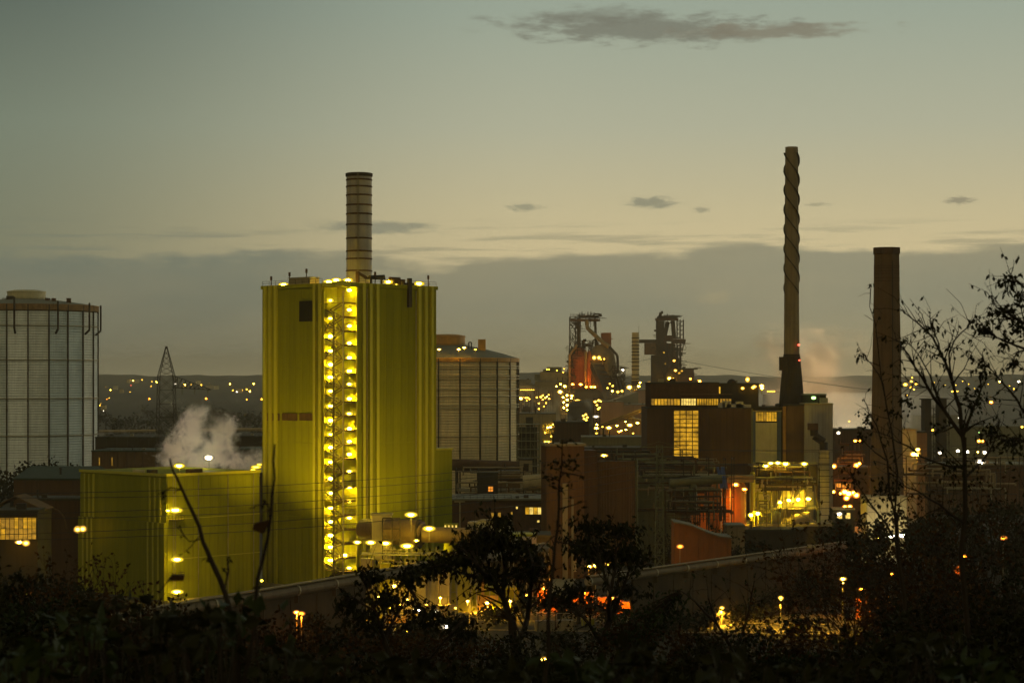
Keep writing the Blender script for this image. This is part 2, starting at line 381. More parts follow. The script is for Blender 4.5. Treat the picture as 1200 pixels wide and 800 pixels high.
# ---- halls
def solve(x0, y0, dx_, dy_, u):
    k = (u - 600) / F
    return (k * y0 - x0) / (dx_ - k * dy_)
def ribs(lx, ly, h, step, d, w=.25, faces='fls', z0=0.0):
    b = MB()
    if 'f' in faces:
        n = max(2, int(lx / step))
        for i in range(n + 1):
            x = i * lx / n; b.box(x - w / 2, x + w / 2, -d, .02, z0, h)
    if 'l' in faces:
        n = max(2, int(ly / step))
        for i in range(1, n + 1):
            y = i * ly / n; b.box(-d, .02, y - w / 2, y + w / 2, z0, h)
    if 's' in faces:
        n = max(2, int(ly / step))
        for i in range(1, n + 1):
            y = i * ly / n; b.box(lx - .02, lx + d, y - w / 2, y + w / 2, z0, h)
    return b
def hall(name, label, cat, u0, Y0, u1, th, depth, vtop, wm, rm='roofd', step=1.5, rd=.14, z0=0.0, group=None, vz=None, pan=None, over=.25, rt=.5):
    th = R(th); x0 = X(u0, Y0); lx = solve(x0, Y0, math.cos(th), math.sin(th), u1)
    h = (Z(vtop, Y0) if vz is None else vz) - z0
    t = thing(name, label, cat, (x0, Y0, z0), th, group)
    part('wall', MB().box(0, lx, 0, depth, 0, h), M[wm], t)
    if pan:
        me = MB().box(.03, pan - .03, -.10, .02, .1, h - .05).mesh('wall_panel', M[wm])
        n = max(1, int(lx / pan)); sxx = lx / n / pan
        for i in range(n):
            o = link('wall_panel', me, t, (i * lx / n, 0, 0)); o.scale = (sxx, 1, 1)
    elif step:
        part('cladding', ribs(lx, depth, h, step, rd), M[wm], t, kind='stuff')
    part('roof', MB().box(-over, lx + over, -over - .1, depth + over, h + .003, h + rt), M[rm], t)
    rr = random.Random(int(u0 * 7 + Y0)); hz_ = h + rt
    if lx > 7 and depth > 7 and cat != 'roof structure':
        for i in range(min(5, 1 + int(lx / 9))):
            x = rr.uniform(.1, .85) * lx; y = rr.uniform(.05, .3) * depth; s = rr.uniform(.5, 1.3); k = rr.random()
            if k < .5: part('roof_vent', MB().box(x, x + s * 1.6, y, y + s * 1.2, hz_ - .1, hz_ + s), M[rr.choice(['steel', 'dsteel', 'brownsteel'])], t)
            elif k < .8: part('roof_pipe', MB().tube((x, y, hz_ - .1), (x, y, hz_ + s * 2.2), s * .28, s * .28, 8).tube((x, y, hz_ + s * 2.1), (x, y, hz_ + s * 2.5), s * .45, s * .3, 8), M['dsteel'], t)
            else: part('roof_rail', railing(MB(), [(x * .5, .1, hz_ - .1), (min(lx, x * .5 + 8), .1, hz_ - .1)], 1.1, .09, 2), M['dsteel'], t)
    return t, lx, h
def window(t, x0, x1, z0, z1, nc, nr, wm, y=0.0, fw=.12, each=True, d=.35, fm='dsteel'):
    """glazing in the front wall: a frame that stands proud and one pane per field, as children of the frame"""
    b = MB(); W_, H_ = x1 - x0, z1 - z0
    for i in range(nc + 1):
        x = x0 + W_ * i / nc; b.box(x - fw / 2, x + fw / 2, y - d, y - .02, z0, z1)
    for j in range(nr + 1):
        z = z0 + H_ * j / nr
        for i in range(nc):
            b.box(x0 + W_ * i / nc + fw / 2, x0 + W_ * (i + 1) / nc - fw / 2, y - d + .02, y - .04, z - fw / 2, z + fw / 2)
    fr = part('window', b, M[fm], t)
    cw, ch = W_ / nc, H_ / nr
    me = MB().box(fw / 2, cw - fw / 2, 0, .04, fw / 2, ch - fw / 2)
    mats = wm if isinstance(wm, list) else [wm]
    mes = [me.mesh('pane', M[w]) for w in mats]
    for i in range(nc):
        for j in range(nr):
            link('pane', random.choice(mes), fr, (x0 + i * cw, y - .18, z0 + j * ch))
    return fr
def lattice(b, base, top, w0, w1, n, s=.12, fz=None):
    """square lattice mast between two points"""
    base = Vector(base); top = Vector(top); cs = ((-1, -1), (1, -1), (1, 1), (-1, 1)); prev = None
    for i in range(n + 1):
        t = i / n; c = base.lerp(top, t); w = (w0 + (w1 - w0) * t) / 2
        cur = [c + Vector((a * w, d * w, 0)) for a, d in cs]
        if prev:
            for k in range(4):
                b.beam(prev[k], cur[k], s); b.beam(prev[k], cur[(k + 1) % 4], s * .7)
                b.beam(prev[(k + 1) % 4], cur[k], s * .7)
        for k in range(4): b.beam(cur[k], cur[(k + 1) % 4], s * .7)
        prev = cur
    return b
def railing(b, pts, h=1.1, s=.06, step=2.0):
    for a, c in zip(pts, pts[1:]):
        a = Vector(a); c = Vector(c); L = (c - a).length; n = max(1, int(L / step))
        for z in (h, h * .5): b.beam(a + Vector((0, 0, z)), c + Vector((0, 0, z)), s)
        for i in range(n + 1):
            q = a.lerp(c, i / n); b.beam(q, q + Vector((0, 0, h)), s)
    return b

# ================================================================== SETTING
g = MB(); g.quad((-9800, -2000, 0), (9800, -2000, 0), (9800, 9900, 0), (-9800, 9900, 0))
struct('ground', g, M['ground'])
# far rolling land that makes the skyline
def ridge(name, Y0, Y1, hfun, m, xr=9000, n=90, k=5):
    b = MB(); o = 0
    for j in range(k + 1):
        s = j / k
        for i in range(n + 1):
            x = -xr + 2 * xr * i / n
            b.v.append((x, Y0 + (Y1 - Y0) * s, hfun(x) * math.sin(s * math.pi) ** 1.2 if 0 < s < 1 else -3))
    for j in range(k):
        for i in range(n):
            a = j * (n + 1) + i; b.f.append((a, a + 1, a + n + 2, a + n + 1)); b.m.append(0)
    return struct(name, b, m)
def hillh(x, Y):
    top = 62 + 9 * math.sin(x / 900. + .4) + 5 * math.sin(x / 310. + 1) + 2 * math.sin(x / 97.) + 1.6 * math.sin(x / 41.) + 1.2 * math.sin(x / 19. + 2)
    s = (Y - 4500) / 3000.; k = max(0, min(1, (x + 300) / 700.)); top = top * (1 - k) + (top - 62 + 46) * k      # the range sinks towards the right
    return max(-3, min(s, 1) * top) if Y < 7600 else max(-3, top * (1 - (Y - 7600) / 2000.))
b = MB(); n = 900; yy = [4450, 4700, 5000, 5400, 5900, 6400, 6900, 7300, 7600, 8600, 9700]
for Y in yy:
    for i in range(n + 1): x = -3600 + 7200 * i / n; x = x if abs(x) < 3590 else math.copysign(9700, x); b.v.append((x, Y, hillh(x, Y)))
for j in range(len(yy) - 1):
    for i in range(n): a = j * (n + 1) + i; b.f.append((a, a + 1, a + n + 2, a + n + 1)); b.m.append(0)
struct('hills', b, M['farland'])
def on_land(u, v):
    # the point of the plain or of the far slope that is seen in picture column u, row v
    Y = CAMZ * F / max(1, v - HZ)
    if Y <= 4500: return Vector((X(u, Y), Y, 0))
    Y = 4500
    while Y < 7500 and Z(v, Y) > hillh(X(u, Y), Y): Y += 25
    return Vector((X(u, Y), Y, hillh(X(u, Y), Y)))
b = MB(); b.quad((-900, 1560, .06), (-150, 1640, .06), (-150, 1680, .06), (-900, 1600, .06)); struct('river', b, mat('river_water', (.10, .10, .09), .12, 0, .1, .05, spec=.6))
b = MB(); b.quad((-160, 430, .05), (200, 396, .05), (200, 412, .05), (-160, 446, .05)); struct('road', b, M['asphalt'])
b = MB()
for s in (.4, 15.6):
    b.quad((-160, 430 + s - .1, .055), (200, 396 + s - .1, .055), (200, 396 + s + .1, .055), (-160, 430 + s + .1, .055))
for i in range(60):
    x = -160 + 6 * i; y = 400 - (x + 160) * 34 / 360
    b.quad((x, y - .08, .056), (x + 3, y - .36, .056), (x + 3, y - .2, .056), (x, y + .08, .056))
struct('road_marking', b, mat('road_paint', (.6, .58, .5), .8))
b = MB()
for s in (-.35, 16.05):
    b.quadbox([(-160, 430 + s, 0), (200, 396 + s, 0), (200, 396.3 + s, 0), (-160, 430.3 + s, 0), (-160, 430 + s, .14), (200, 396 + s, .14), (200, 396.3 + s, .14), (-160, 430.3 + s, .14)])
struct('kerb', b, M['concl'])
b = MB(); b.quad((-165, 447.5, .02), (205, 413.5, .02), (205, 430, .02), (-165, 464, .02)); struct('verge', b, M['gold'])
b = MB(); b.quad((-70, 455, .03), (10, 440, .03), (20, 560, .03), (-130, 560, .03)); struct('plant_yard', b, M['concl'])
b = MB(); b.quad((48, 560, .03), (112, 560, .03), (125, 700, .03), (48, 700, .03)); struct('works_yard', b, M['concl'])
b = MB(); b.quad((40, 900, .03), (118, 900, .03), (125, 1090, .03), (40, 1090, .03)); struct('depot_yard', b, M['concl'])

# the slag heap the photographer stands on
def hillz(x, y):
    w = .35 * math.sin(x * .21 + y * .13) + .2 * math.sin(x * .53 - y * .31) + .1 * math.sin(x * 1.3 + y * 1.1)
    s = 51.15 - .075 * max(y, 0) + w * min(1, max(0, (y - 2) / 12)) * .6
    e = 24 + 1.5 * math.sin(x * .11)
    if y > e: s -= .55 * (y - e) ** 1.05
    s -= .0006 * max(0, abs(x) - 60) ** 2
    return max(s, -.5)
b = MB(); nx, ny = 120, 90
ys = [-25 + j * 1.1 if j < 60 else 41 + (j - 60) * 3.2 for j in range(ny + 1)]
for y in ys:
    for i in range(nx + 1):
        x = -110 + 220 * i / nx; b.v.append((x, y, hillz(x, y)))
for j in range(ny):
    for i in range(nx):
        a = j * (nx + 1) + i; b.f.append((a, a + 1, a + nx + 2, a + nx + 1)); b.m.append(0)
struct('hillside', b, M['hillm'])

# ================================================================== GREEN POWER PLANT
TH = 47.0
NX, NY = X(402, 480), 480.0
Hm = 74.6
t = thing('power_station_block', 'tall green clad boiler house with vertical ribs and a notch for the lit stair tower', 'industrial building', (NX, NY, 0), R(TH))
bt = t
LX, LY, nx_, ny_ = 31.6, 30.0, 4.4, 7.0
b = MB(); b.box(nx_, LX, 0, LY, 0, Hm); b.box(0, nx_ - .002, ny_, LY, 0, Hm)
part('wall', b, M['green'], t)
b = MB(); b.box(-.35, LX + .35, -.35, LY + .35, Hm + .003, Hm + .9); part('roof', b, M['green'], t)
pw = 2.46
me = MB()
me.box(.02, pw - .05, -.12, .02, 0, Hm - .3)
for k in range(6): me.box(.12 + k * .4, .28 + k * .4, -.17, -.118, 0, Hm - .3)
mf = me.mesh('cladding_panel', M['green'])
n = int(round((LX - nx_) / pw)); 
for i in range(n):
    o = link('cladding_panel', mf, t, (nx_ + i * (LX - nx_) / n, 0, 0)); o.scale = ((LX - nx_) / n / pw, 1, 1)
n = int(round((LY - ny_) / pw))
for i in range(n):
    o = link('cladding_panel', mf, t, (0, ny_ + (i + 1) * (LY - ny_) / n, 0)); o.rotation_euler = (0, 0, R(-90)); o.scale = ((LY - ny_) / n / pw, 1, 1)
# notch walls
for i in range(3):
    o = link('cladding_panel', mf, t, (nx_, (i + 1) * ny_ / 3, 0)); o.rotation_euler = (0, 0, R(-90)); o.scale = (ny_ / 3 / pw, 1, 1)
for i in range(2):
    o = link('cladding_panel', mf, t, (i * nx_ / 2, ny_, 0)); o.scale = (nx_ / 2 / pw, 1, 1)
# pale pilaster strips: pixel positions turned into wall positions
rib = MB().box(-.45, .45, -.75, -.17, 0, Hm + .85).mesh('pilaster', M['greenpanel2'])
ct, st = math.cos(R(TH)), math.sin(R(TH))
for u in (424.8, 432.7, 440.8, 490, 497.6, 504.8):
    lx = solve(NX, NY, ct, st, u); link('pilaster', rib, t, (lx, 0, 0))
for u in (312.5, 318.4, 324.8, 370.5, 377.0):
    ly = solve(NX, NY, -st, ct, u); o = link('pilaster', rib, t, (0, ly, 0)); o.rotation_euler = (0, 0, R(-90))
# louvre vent high on the left face
def lface(u): return solve(NX, NY, -st, ct, u)
def zl(u, v):
    y = NY + lface(u) * ct; return Z(v, y)
y0, y1 = lface(372), lface(351.5); z0, z1 = zl(361, 376.5), zl(361, 352.5)
b = MB(); b.box(-.26, -.19, y0, y1, z0, z1)
for i in range(6):
    for j in range(3):
        ya = y0 + .12 + i * (y1 - y0) / 6; yb = y0 + (i + 1) * (y1 - y0) / 6 - .12; za = z0 + .12 + j * (z1 - z0) / 3; zb = z0 + (j + 1) * (z1 - z0) / 3 - .12
        nsl = 6
        for k in range(nsl): b.beam((-.34, ya, za + k * (zb - za) / nsl + .1), (-.34, yb, za + k * (zb - za) / nsl + .1), .12, .05)
part('louvre', b, M['greendark'], t)
# window band on the left face
for ua, ub in ((311.5, 328.5), (331.5, 349), (352, 370.5), (374, 379)):
    a_, c_ = lface(ub), lface(ua); z0, z1 = zl((ua + ub) / 2, 492.6), zl((ua + ub) / 2, 484)
    b = MB(); b.box(-.30, -.20, a_, c_, z1 - .15, z1); b.box(-.30, -.20, a_, c_, z0, z0 + .15)
    nn = max(1, int((c_ - a_) / 1.5))
    for i in range(nn + 1):
        y = a_ + (c_ - a_) * i / nn; b.box(-.29, -.20, y - .06, y + .06, z0 + .16, z1 - .16)
    f = part('window', b, M['brownsteel'], t)
    part('pane', MB().box(-.19, -.16, a_ + .02, c_ - .02, z0 + .02, z1 - .02), M['brownclad'], f)
# dark downpipe on the right face and roof parapets over the notch
x_ = solve(NX, NY, ct, st, 478); part('vent_pipe', MB().box(x_ - .5, x_ + .5, -1.0, -.2, Hm - 4.6, Hm + 2.6).box(x_ - 1.8, x_ + 2.0, -.3, .3, Hm + .95, Hm + 1.5), M['dsteel'], t)
# small door at the bottom and base plinth
part('plinth', MB().box(nx_ - .3, LX + .3, -.95, -.2, 0, 1.2).box(-.95, -.2, ny_ - .3, LY + .3, 0, 1.2), M['concl'], t)

# low annex right of the block
a = thing('switch_house', 'lower yellow green block joined to the right end of the tall green boiler house', 'industrial building', (NX + LX * ct, NY + LX * st, 0), R(TH))
lx = solve(NX + LX * ct, NY + LX * st, ct, st, 531.5)
hA = Z(527.5, NY + LX * st)
part('wall', MB().box(.4, lx, .6, 14, 0, hA), M['green'], a)
part('roof', MB().box(.4, lx + .3, .3, 14.3, hA + .003, hA + .45), M['greenpanel2'], a)
n = 4
for i in range(n):
    o = link('cladding_panel', MB().box(.02, 1.9, -.12, .02, 0, hA - .3).mesh('cladding_panel', M['green']), a, (.4 + i * (lx - .4) / n, .6, 0)); o.scale = ((lx - .4) / n / 1.95, 1, 1)

# drain pipes and horizontal flashings on the tall block
for u in (429, 486.5): x_ = solve(NX, NY, ct, st, u); part('drain_pipe', MB().tube((x_, -.32, .5), (x_, -.32, Hm - .5), .13, .13, 6), M['steel'], bt)
for z_ in (18.2, 36.4, 54.6):
    part('flashing', MB().box(nx_ + .1, LX, -.21, -.16, z_, z_ + .16), M['green'], bt); part('flashing', MB().box(-.21, -.16, ny_ + .1, LY, z_, z_ + .16), M['green'], bt)
# roof furniture
rt = Hm + .9
def onroof(lx, ly, z=0.0): return Vector((NX + lx * ct - ly * st, NY + lx * st + ly * ct, rt + z))
def roofpt(u, lyoff=2.5, left=True):
    if left: ly = solve(NX, NY, -st, ct, u); return onroof(1.2, ly)
    lx_ = solve(NX, NY, ct, st, u); return onroof(lx_, 1.2)
q = roofpt(349); t2 = thing('plant_room', 'small cream plant room on the left part of the green roof', 'roof structure', q, R(TH + 90))
part('wall', MB().box(-4.3, 3.6, -2, 1, 0, 1.55), M['cream'], t2); part('roof', MB().box(-4.5, 3.8, -2.2, 1.2, 1.553, 1.75), M['steel'], t2)
q = roofpt(382, True); t2 = thing('lift_head', 'pale box over the stair notch at the front corner of the green roof', 'roof structure', onroof(.2, .2, -.85), R(TH))
part('wall', MB().box(-.7, 1.9, -.7, 2.2, .003, 1.2).box(-.7, 1.0, 2.7, 6.9, .003, .95), M['greenpanel2'], t2)
for i, (u, h, lf) in enumerate(((313.5, 2.2, 1), (335, 3.0, 1), (354.8, 3.6, 1), (443.5, 2.8, 0), (505.8, 2.6, 0))):
    t2 = thing('roof_mast', ['short bent vent on the left end of the green roof', 'thin mast left of the cream roof box', 'thin mast over the cream roof box', 'thin mast just right of the tall striped flue', 'stub mast at the right end of the green roof'][i], 'mast', roofpt(u, left=bool(lf)))
    part('pole', MB().tube((0, 0, 0), (0, 0, h), .16, .1, 6), M['brownsteel'], t2); part('head', MB().box(-.25, .25, -.25, .25, h - .8, h + .2), M['brownsteel'], t2)
t2 = thing('roof_railing', 'dark guard rail along the front edge of the green roof', 'railing', (NX, NY, rt), R(TH))
part('rail', railing(MB(), [(0, 7.5, 0), (0, LY, 0)], 1.1, .07, 2.4), M['dsteel'], t2); part('rail', railing(MB(), [(5, 0, 0), (LX, 0, 0)], 1.1, .07, 2.4), M['dsteel'], t2)
t2 = thing('fan_unit', 'dark fan housing and pipes beside the foot of the tall flue', 'roof machine', roofpt(447, left=False), R(TH))
b = MB(); b.box(-2.5, 2.5, 0, 2, 1.2, 1.8).tube((-2, 1, 1.8), (3, 1, 2.1), .35).box(-2, -1.6, .4, .8, 0, 1.2).box(1.6, 2, .4, .8, 0, 1.2); part('body', b, M['dsteel'], t2)
part('duct', MB().tube((-5, 2, .3), (-5, 2, 3.0), .5).tube((-5, 2, 2.7), (-2.2, 2, 1.6), .4), M['brownsteel'], t2)
t2 = thing('pump_unit', 'dark pump set near the right part of the green roof', 'roof machine', roofpt(472, left=False), R(TH))
part('body', MB().box(-2.2, 2.2, .2, 1.6, .2, 1.5).tube((-2.6, .9, 1.7), (1, .9, 1.7), .3), M['brownsteel'], t2)

# the big flue
cx, cy = -38.1, 496.0
ft = Z(203, 496.0)
t = thing('flue_stack', 'thick pale ringed flue rising from the roof of the green boiler house', 'chimney', (cx, cy, rt))
hh = ft - rt; r = 3.17
part('shell', MB().lathe([(r + .15, 0), (r, 1.5), (r, hh - 4), (r - .02, hh), (r - .5, hh), (r - .5, hh - 3)], n=36), M['stack'], t, smooth=False)
for v in (206.5, 211, 219, 229, 240.5, 251, 263.5, 279.5, 294.5, 303.5, 317.5):
    z = Z(v, cy) - rt; part('ring', MB().lathe([(r, z - .2), (r + .13, z - .16), (r + .13, z + .16), (r, z + .2)], n=36), M['brownsteel'], t)
part('crown', MB().lathe([(r + .02, hh - .9), (r + .22, hh - .8), (r + .22, hh - .1), (r - .45, hh - .05)], n=36), M['dsteel'], t)
part('ladder', MB().box(-.2, -.12, -r - .3, -r - .1, 0, hh).box(.12, .2, -r - .3, -r - .1, 0, hh), M['steel'], t)

# stair tower in the notch
t = thing('stair_tower', 'open steel stair tower full of yellow light at the corner of the green block', 'stair tower', (NX, NY, 0), R(TH))
fl = 3.42; nfl = 21
for (px, py) in ((0, 0), (0, 6.8), (4.2, -.25), (.0, 3.4)):
    part('post', MB().box(px - .16, px + .16, py - .16, py + .16, 0, Hm - 1.2 if (px, py) != (0, 3.4) else .01 + Hm - 6), M['steel' if (px, py) == (0, 0) else 'greenpanel2' if py != 3.4 else 'dsteel'], t)
lm = MB().box(.2, 4.1, .2, 2.3, -.12, 0).box(.2, 1.2, 2.3, 6.7, -.12, 0).box(-.2, 4.3, -.1, .15, -.32, .02).mesh('landing', M['brownsteel'])
fm_ = MB()
for k in range(10): fm_.box(.25, 1.6, 2.4 + k * .42, 2.8 + k * .42, k * .17 + .1, k * .17 + .15)
fm_.beam((.2, 2.4, .05), (.2, 6.6, 1.75), .08, .30).beam((1.65, 2.4, .05), (1.65, 6.6, 1.75), .08, .30)
fup = fm_.mesh('stair_flight', M['dsteel'])
f2 = MB()
for k in range(10): f2.box(.25, 1.6, 6.2 - k * .42, 6.6 - k * .42, 1.72 + k * .17, 1.77 + k * .17)
f2.beam((.2, 6.6, 1.70), (.2, 2.4, 3.40), .08, .30).beam((1.65, 6.6, 1.70), (1.65, 2.4, 3.40), .08, .30)
fdn = f2.mesh('stair_flight', M['dsteel'])
rl = railing(MB(), [(.05, 6.6, 0), (.05, .1, 0), (4.1, .1, 0)], 1.1, .05, 1.3).mesh('railing', M['steel'])
dg = MB().beam((-.05, .2, 0), (-.05, 3.3, fl), .16).beam((-.05, 3.4, fl), (-.05, 6.6, 0), .14).mesh('brace', M['dsteel'])
for k in range(nfl):
    z = 2.28 + k * fl
    link('landing', lm, t, (0, 0, z)); link('railing', rl, t, (0, 0, z))
    if k < nfl - 1:
        link('stair_flight', fup, t, (0, 0, z)); link('stair_flight', fdn, t, (1.4, 0, z)); 
        if k % 2 == 0: link('brace', dg, t, (0, 0, z))
def tl(lx, ly, z): return Vector((NX + lx * ct - ly * st, NY + lx * st + ly * ct, z))
i = 0
for v in (656, 640.5, 627, 611, 595, 577.6, 560.5, 541, 524, 508.7, 492.5, 475.5, 458, 442, 427, 411, 394, 373, 352):
    p = tl(1.2, 5.9, 0); p.z = Z(v, p.y)
    lamp(p, random.choice(['yelS', 'yelS', 'yel']), .52 * random.uniform(.8, 1.2), '%s lamp from the bottom in the left column of the stair tower' % ORD[i], 'lamps of the stair tower', h=.26); i += 1
i = 0
for v in (665, 650, 606.5, 587, 571, 552, 532, 517, 502, 484.5, 467, 450, 434.5, 419, 402, 382, 363, 340):
    p = tl(2.7, .7, 0) if v != 650 else tl(1, .4, 0); p.z = Z(v, p.y)
    lamp(p, random.choice(['yelS', 'yelS', 'yel']), .50 * random.uniform(.8, 1.2), '%s lamp from the bottom in the right column of the stair tower' % ORD[i], 'lamps of the stair tower', h=.26); i += 1
for u, v, w, lab in ((328, 333.6, .75, 'left end of the green roof'), (347, 332, .62, 'cream roof box'), (381, 330.2, .75, 'roof edge left of the stair notch, lower of a close pair'), (389.8, 328.2, .75, 'roof edge left of the stair notch, higher of a close pair'), (411.6, 328.4, .75, 'foot of the thick flue'), (459, 330.3, .7, 'middle of the right roof edge'), (468, 334, .4, 'dark pump set on the right roof edge'), (495, 332.3, .8, 'right end of the green roof')):
    lf = u < 400; q = roofpt(u, left=lf); q.z = Z(v, q.y); lamp(q, 'yel', w, 'yellow floodlight at the ' + lab, 'roof lamps of the green block', h=w * .42, pole=max(.5, q.z - rt))

# ---- big duct and filter machinery at the foot of the right face
t = thing('flue_gas_duct', 'fat brown round duct running right from the foot of the green block', 'duct')
y_ = 464
a1, a2, a3 = P(455, 621, y_), P(492, 625, y_ - 2), P(497, 626, y_ - 2.5)
part('drum', MB().tube(P(453, 622, y_), a2, 3.1, 3.1, 28), M['duct'], t, smooth=False)
part('flange', MB().tube(P(490.5, 625, y_ - 2), P(492.5, 625, y_ - 2.1), 3.35, 3.35, 28).tube(P(494, 626, y_ - 2.2), P(496, 626.5, y_ - 2.4), 2.5, 2.5, 28), M['dsteel'], t)
part('cone', MB().tube(P(492, 625, y_ - 2.1), P(495, 626, y_ - 2.3), 3.0, 2.2, 28), M['duct'], t)
part('pipe', MB().tube(P(495, 626, y_ - 2.3), P(575, 628, y_ - 4), 1.85, 1.85, 24), M['duct'], t)
part('inlet', MB().tube(P(427, 620, y_ + 10), P(444, 620, y_ + 6), 2.6, 2.6, 22), M['duct'], t)
b = MB()
for u in (462, 482, 512, 532): 
    q = P(u, 640, y_ - 2); b.beam((q.x, q.y, 0), (q.x, q.y, q.z), .5)
part('support', b, M['steel'], t)
t = thing('filter_house', 'cream upright filter casing between the round duct sections', 'filter', P(447.5, 640, y_ + 3))
part('casing', MB().box(-2.2, 2.2, -2, 2, -3, 7.4), M['cream'], t); part('hood', MB().box(-2.5, 2.5, -2.3, 2.3, 7.403, 7.8), M['steel'], t)
part('hopper', MB().quadbox([(-.6, -.6, -5), (.6, -.6, -5), (.6, .6, -5), (-.6, .6, -5), (-2.1, -1.9, -3.003), (2.1, -1.9, -3.003), (2.1, 1.9, -3.003), (-2.1, 1.9, -3.003)]), M['cream'], t)
t = thing('pipe_platform', 'grated steel platform with rails under the round duct by the stair tower foot', 'platform', (0, 0, 0))
b = MB(); p0 = P(424, 648, 458); p1 = P(545, 650, 456)
b.box(p0.x, p1.x, 455, 461, p0.z - .25, p0.z); part('deck', b, M['steel'], t)
part('railing', railing(MB(), [(p0.x, 455, p0.z), (p1.x, 455, p0.z)], 1.1, .07, 1.6), M['steel'], t)
for u in (425, 436, 455, 470, 487, 503, 522, 540):
    x = X(u, 456); part('leg', MB().box(x - .15, x + .15, 455.4, 455.7, 0, p0.z - .26), M['steel'], t)
t = thing('duct_scaffold', 'tall open frame of steel posts in front of the cream filter casing', 'scaffold', (X(448, 457), 457, 0))
b = MB()
zt = Z(607, 457)
for x in (0, 2.2, 4.0): 
    b.beam((x, 0, 0), (x, 0, zt), .16).beam((x, 2, 0), (x, 2, zt), .16)
for k in range(6):
    z = zt - k * 2.5; b.beam((0, 0, z), (4, 0, z), .14).beam((0, 2, z), (4, 2, z), .14).beam((4, 0, z), (4, 2, z), .14)
b.beam((0, 0, zt - 10), (4, 0, zt - 2.5), .1).beam((4, 0, zt - 10), (0, 0, zt - 2.5), .1)
part('frame', b, M['dsteel'], t)
for i, (u, v, w, pl) in enumerate(((418.7, 635, .6, 2), (434.5, 635.3, .75, 3), (452, 636.3, .75, 3), (477, 639.3, .9, 3), (481.6, 602.8, .85, 4), (502.8, 619, .85, 3), (438.5, 664, .9, 2), (488, 633, .4, 0))):
    lamp(P(u, v, 453), 'yel', w, 'yellow floodlight ' + ['low at the stair tower foot left of the duct', 'left of the cream filter casing', 'below the cream filter casing', 'under the belly of the fat round duct', 'on a pole above the fat round duct', 'over the joint of fat drum and thinner pipe', 'on the ground below the steel platform', 'small, right under the flange of the round duct'][i], 'lamps around the round duct', h=w * .42, pole=pl)
t = thing('lit_louvre_wall', 'low yellow building with four tall lit slits right of the thin duct', 'building', P(520, 622, 470))
part('wall', MB().box(0, 3.4, 0, 3, -6, 1.7), M['green'], t)
for k in range(4): part('window', MB().box(.2 + k * .85, .55 + k * .85, -.06, .01, -.2, 1.4), M['winb'], t)
for i in range(10):
    u = 428 + i * 13 + random.uniform(-3, 3); v = 655 + random.uniform(-2, 8)
    q = P(u, v, 446 + random.uniform(-3, 6)); s = random.uniform(.8, 1.8)
    t = thing('machine_unit', 'small pipework unit, number %s from the left under the duct platform' % ORD[i], 'machine', (q.x, q.y, 0), group='pipework units under the platform')
    b = MB(); b.box(-s, s, -1, 1, 0, max(1.5, q.z)); part('body', b, M[random.choice(['ygreen', 'cream', 'steel', 'green'])], t)
    z = max(1.5, q.z); part('pipe', MB().path([(-s, -1.2, 0), (-s, -1.2, z + .8), (s, -1.2, z + .8), (s, -1.2, 0)], .16, 6), M[random.choice(['steel', 'ygreen', 'cream'])], t)

# ---- green annex at the left
AX, AY = X(196, 470), 470.0; h = Z(558.7, 470)
t = thing('turbine_hall', 'lower green hall left of the tall green block, its right face lit by wall lamps', 'industrial building', (AX, AY, 0), R(TH))
lR = solve(AX, AY, ct, st, 307.5) - 1.0; lL = solve(AX, AY, -st, ct, 95)
part('wall', MB().box(0, lR, 0, lL, 0, h), M['green'], t)
part('roof', MB().box(-.3, lR + .2, -.3, lL + .3, h + .003, h + .5), M['green'], t)
n = int(round(lR / pw)); mq = MB().box(.02, pw - .03, -.12, .02, 0, h - .25).mesh('cladding_panel', M['green'])
for i in range(n):
    o = link('cladding_panel', mq, t, (i * lR / n, 0, 0)); o.scale = (lR / n / pw, 1, 1)
n = int(round(lL / pw))
zs = Z(612, 470)
me = MB().box(.02, pw - .03, -.25, .02, zs, h - .25).mesh('cladding_panel', M['green']); me2 = MB().box(.02, pw - .03, -.9, .02, 0, zs - .1).mesh('cladding_panel', M['green'])
for i in range(n):
    for q in (me, me2):
        o = link('cladding_panel', q, t, (0, (i + 1) * lL / n, 0)); o.rotation_euler = (0, 0, R(-90)); o.scale = (lL / n / pw, 1, 1)
rb = MB().box(-.3, .3, -1.05, -.9, 0, zs - .1).box(-.3, .3, -.5, -.25, zs - .1, h - .2).mesh('pilaster', M['greenpanel2'])
for u in (101, 106, 111, 177, 183, 189):
    o = link('pilaster', rb, t, (0, solve(AX, AY, -st, ct, u), 0)); o.rotation_euler = (0, 0, R(-90))
part('coping', MB().box(-.45, lR + .3, -.45, -.25, h + .1, h + .75).box(-.45, -.25, -.2, lL + .3, h + .1, h + .75), M['greenpanel2'], t)
for x_ in (9, 18, 26): part('drain_pipe', MB().tube((x_, -.3, .5), (x_, -.3, h), .11, .11, 6), M['steel'], t)
for z_ in (9.5, 19.0): part('flashing', MB().box(.1, lR, -.2, -.1, z_, z_ + .15), M['greenpanel2'], t)
part('roof_vent', MB().box(1, 3.2, 8, 9.4, h + .5, h + 1.4), M['dsteel'], t); part('roof_vent', MB().box(1, 2.4, 12, 15, h + .5, h + 1.2), M['cream'], t); part('roof_vent', MB().box(8.5, 12, 2.0, 4, h + .5, h + 1.5), M['brownsteel'], t)
t = thing('ladder_tower', 'caged ladder with two small platforms down the lit corner of the lower green hall', 'ladder', (AX, AY, 0), R(TH))
b = MB(); b.box(1.2, 1.3, -.7, -.6, 0, h + 1).box(1.9, 2.0, -.7, -.6, 0, h + 1)
for k in range(60): b.box(1.3, 1.9, -.68, -.62, k * .42, k * .42 + .06)
part('ladder', b, M['steel'], t)
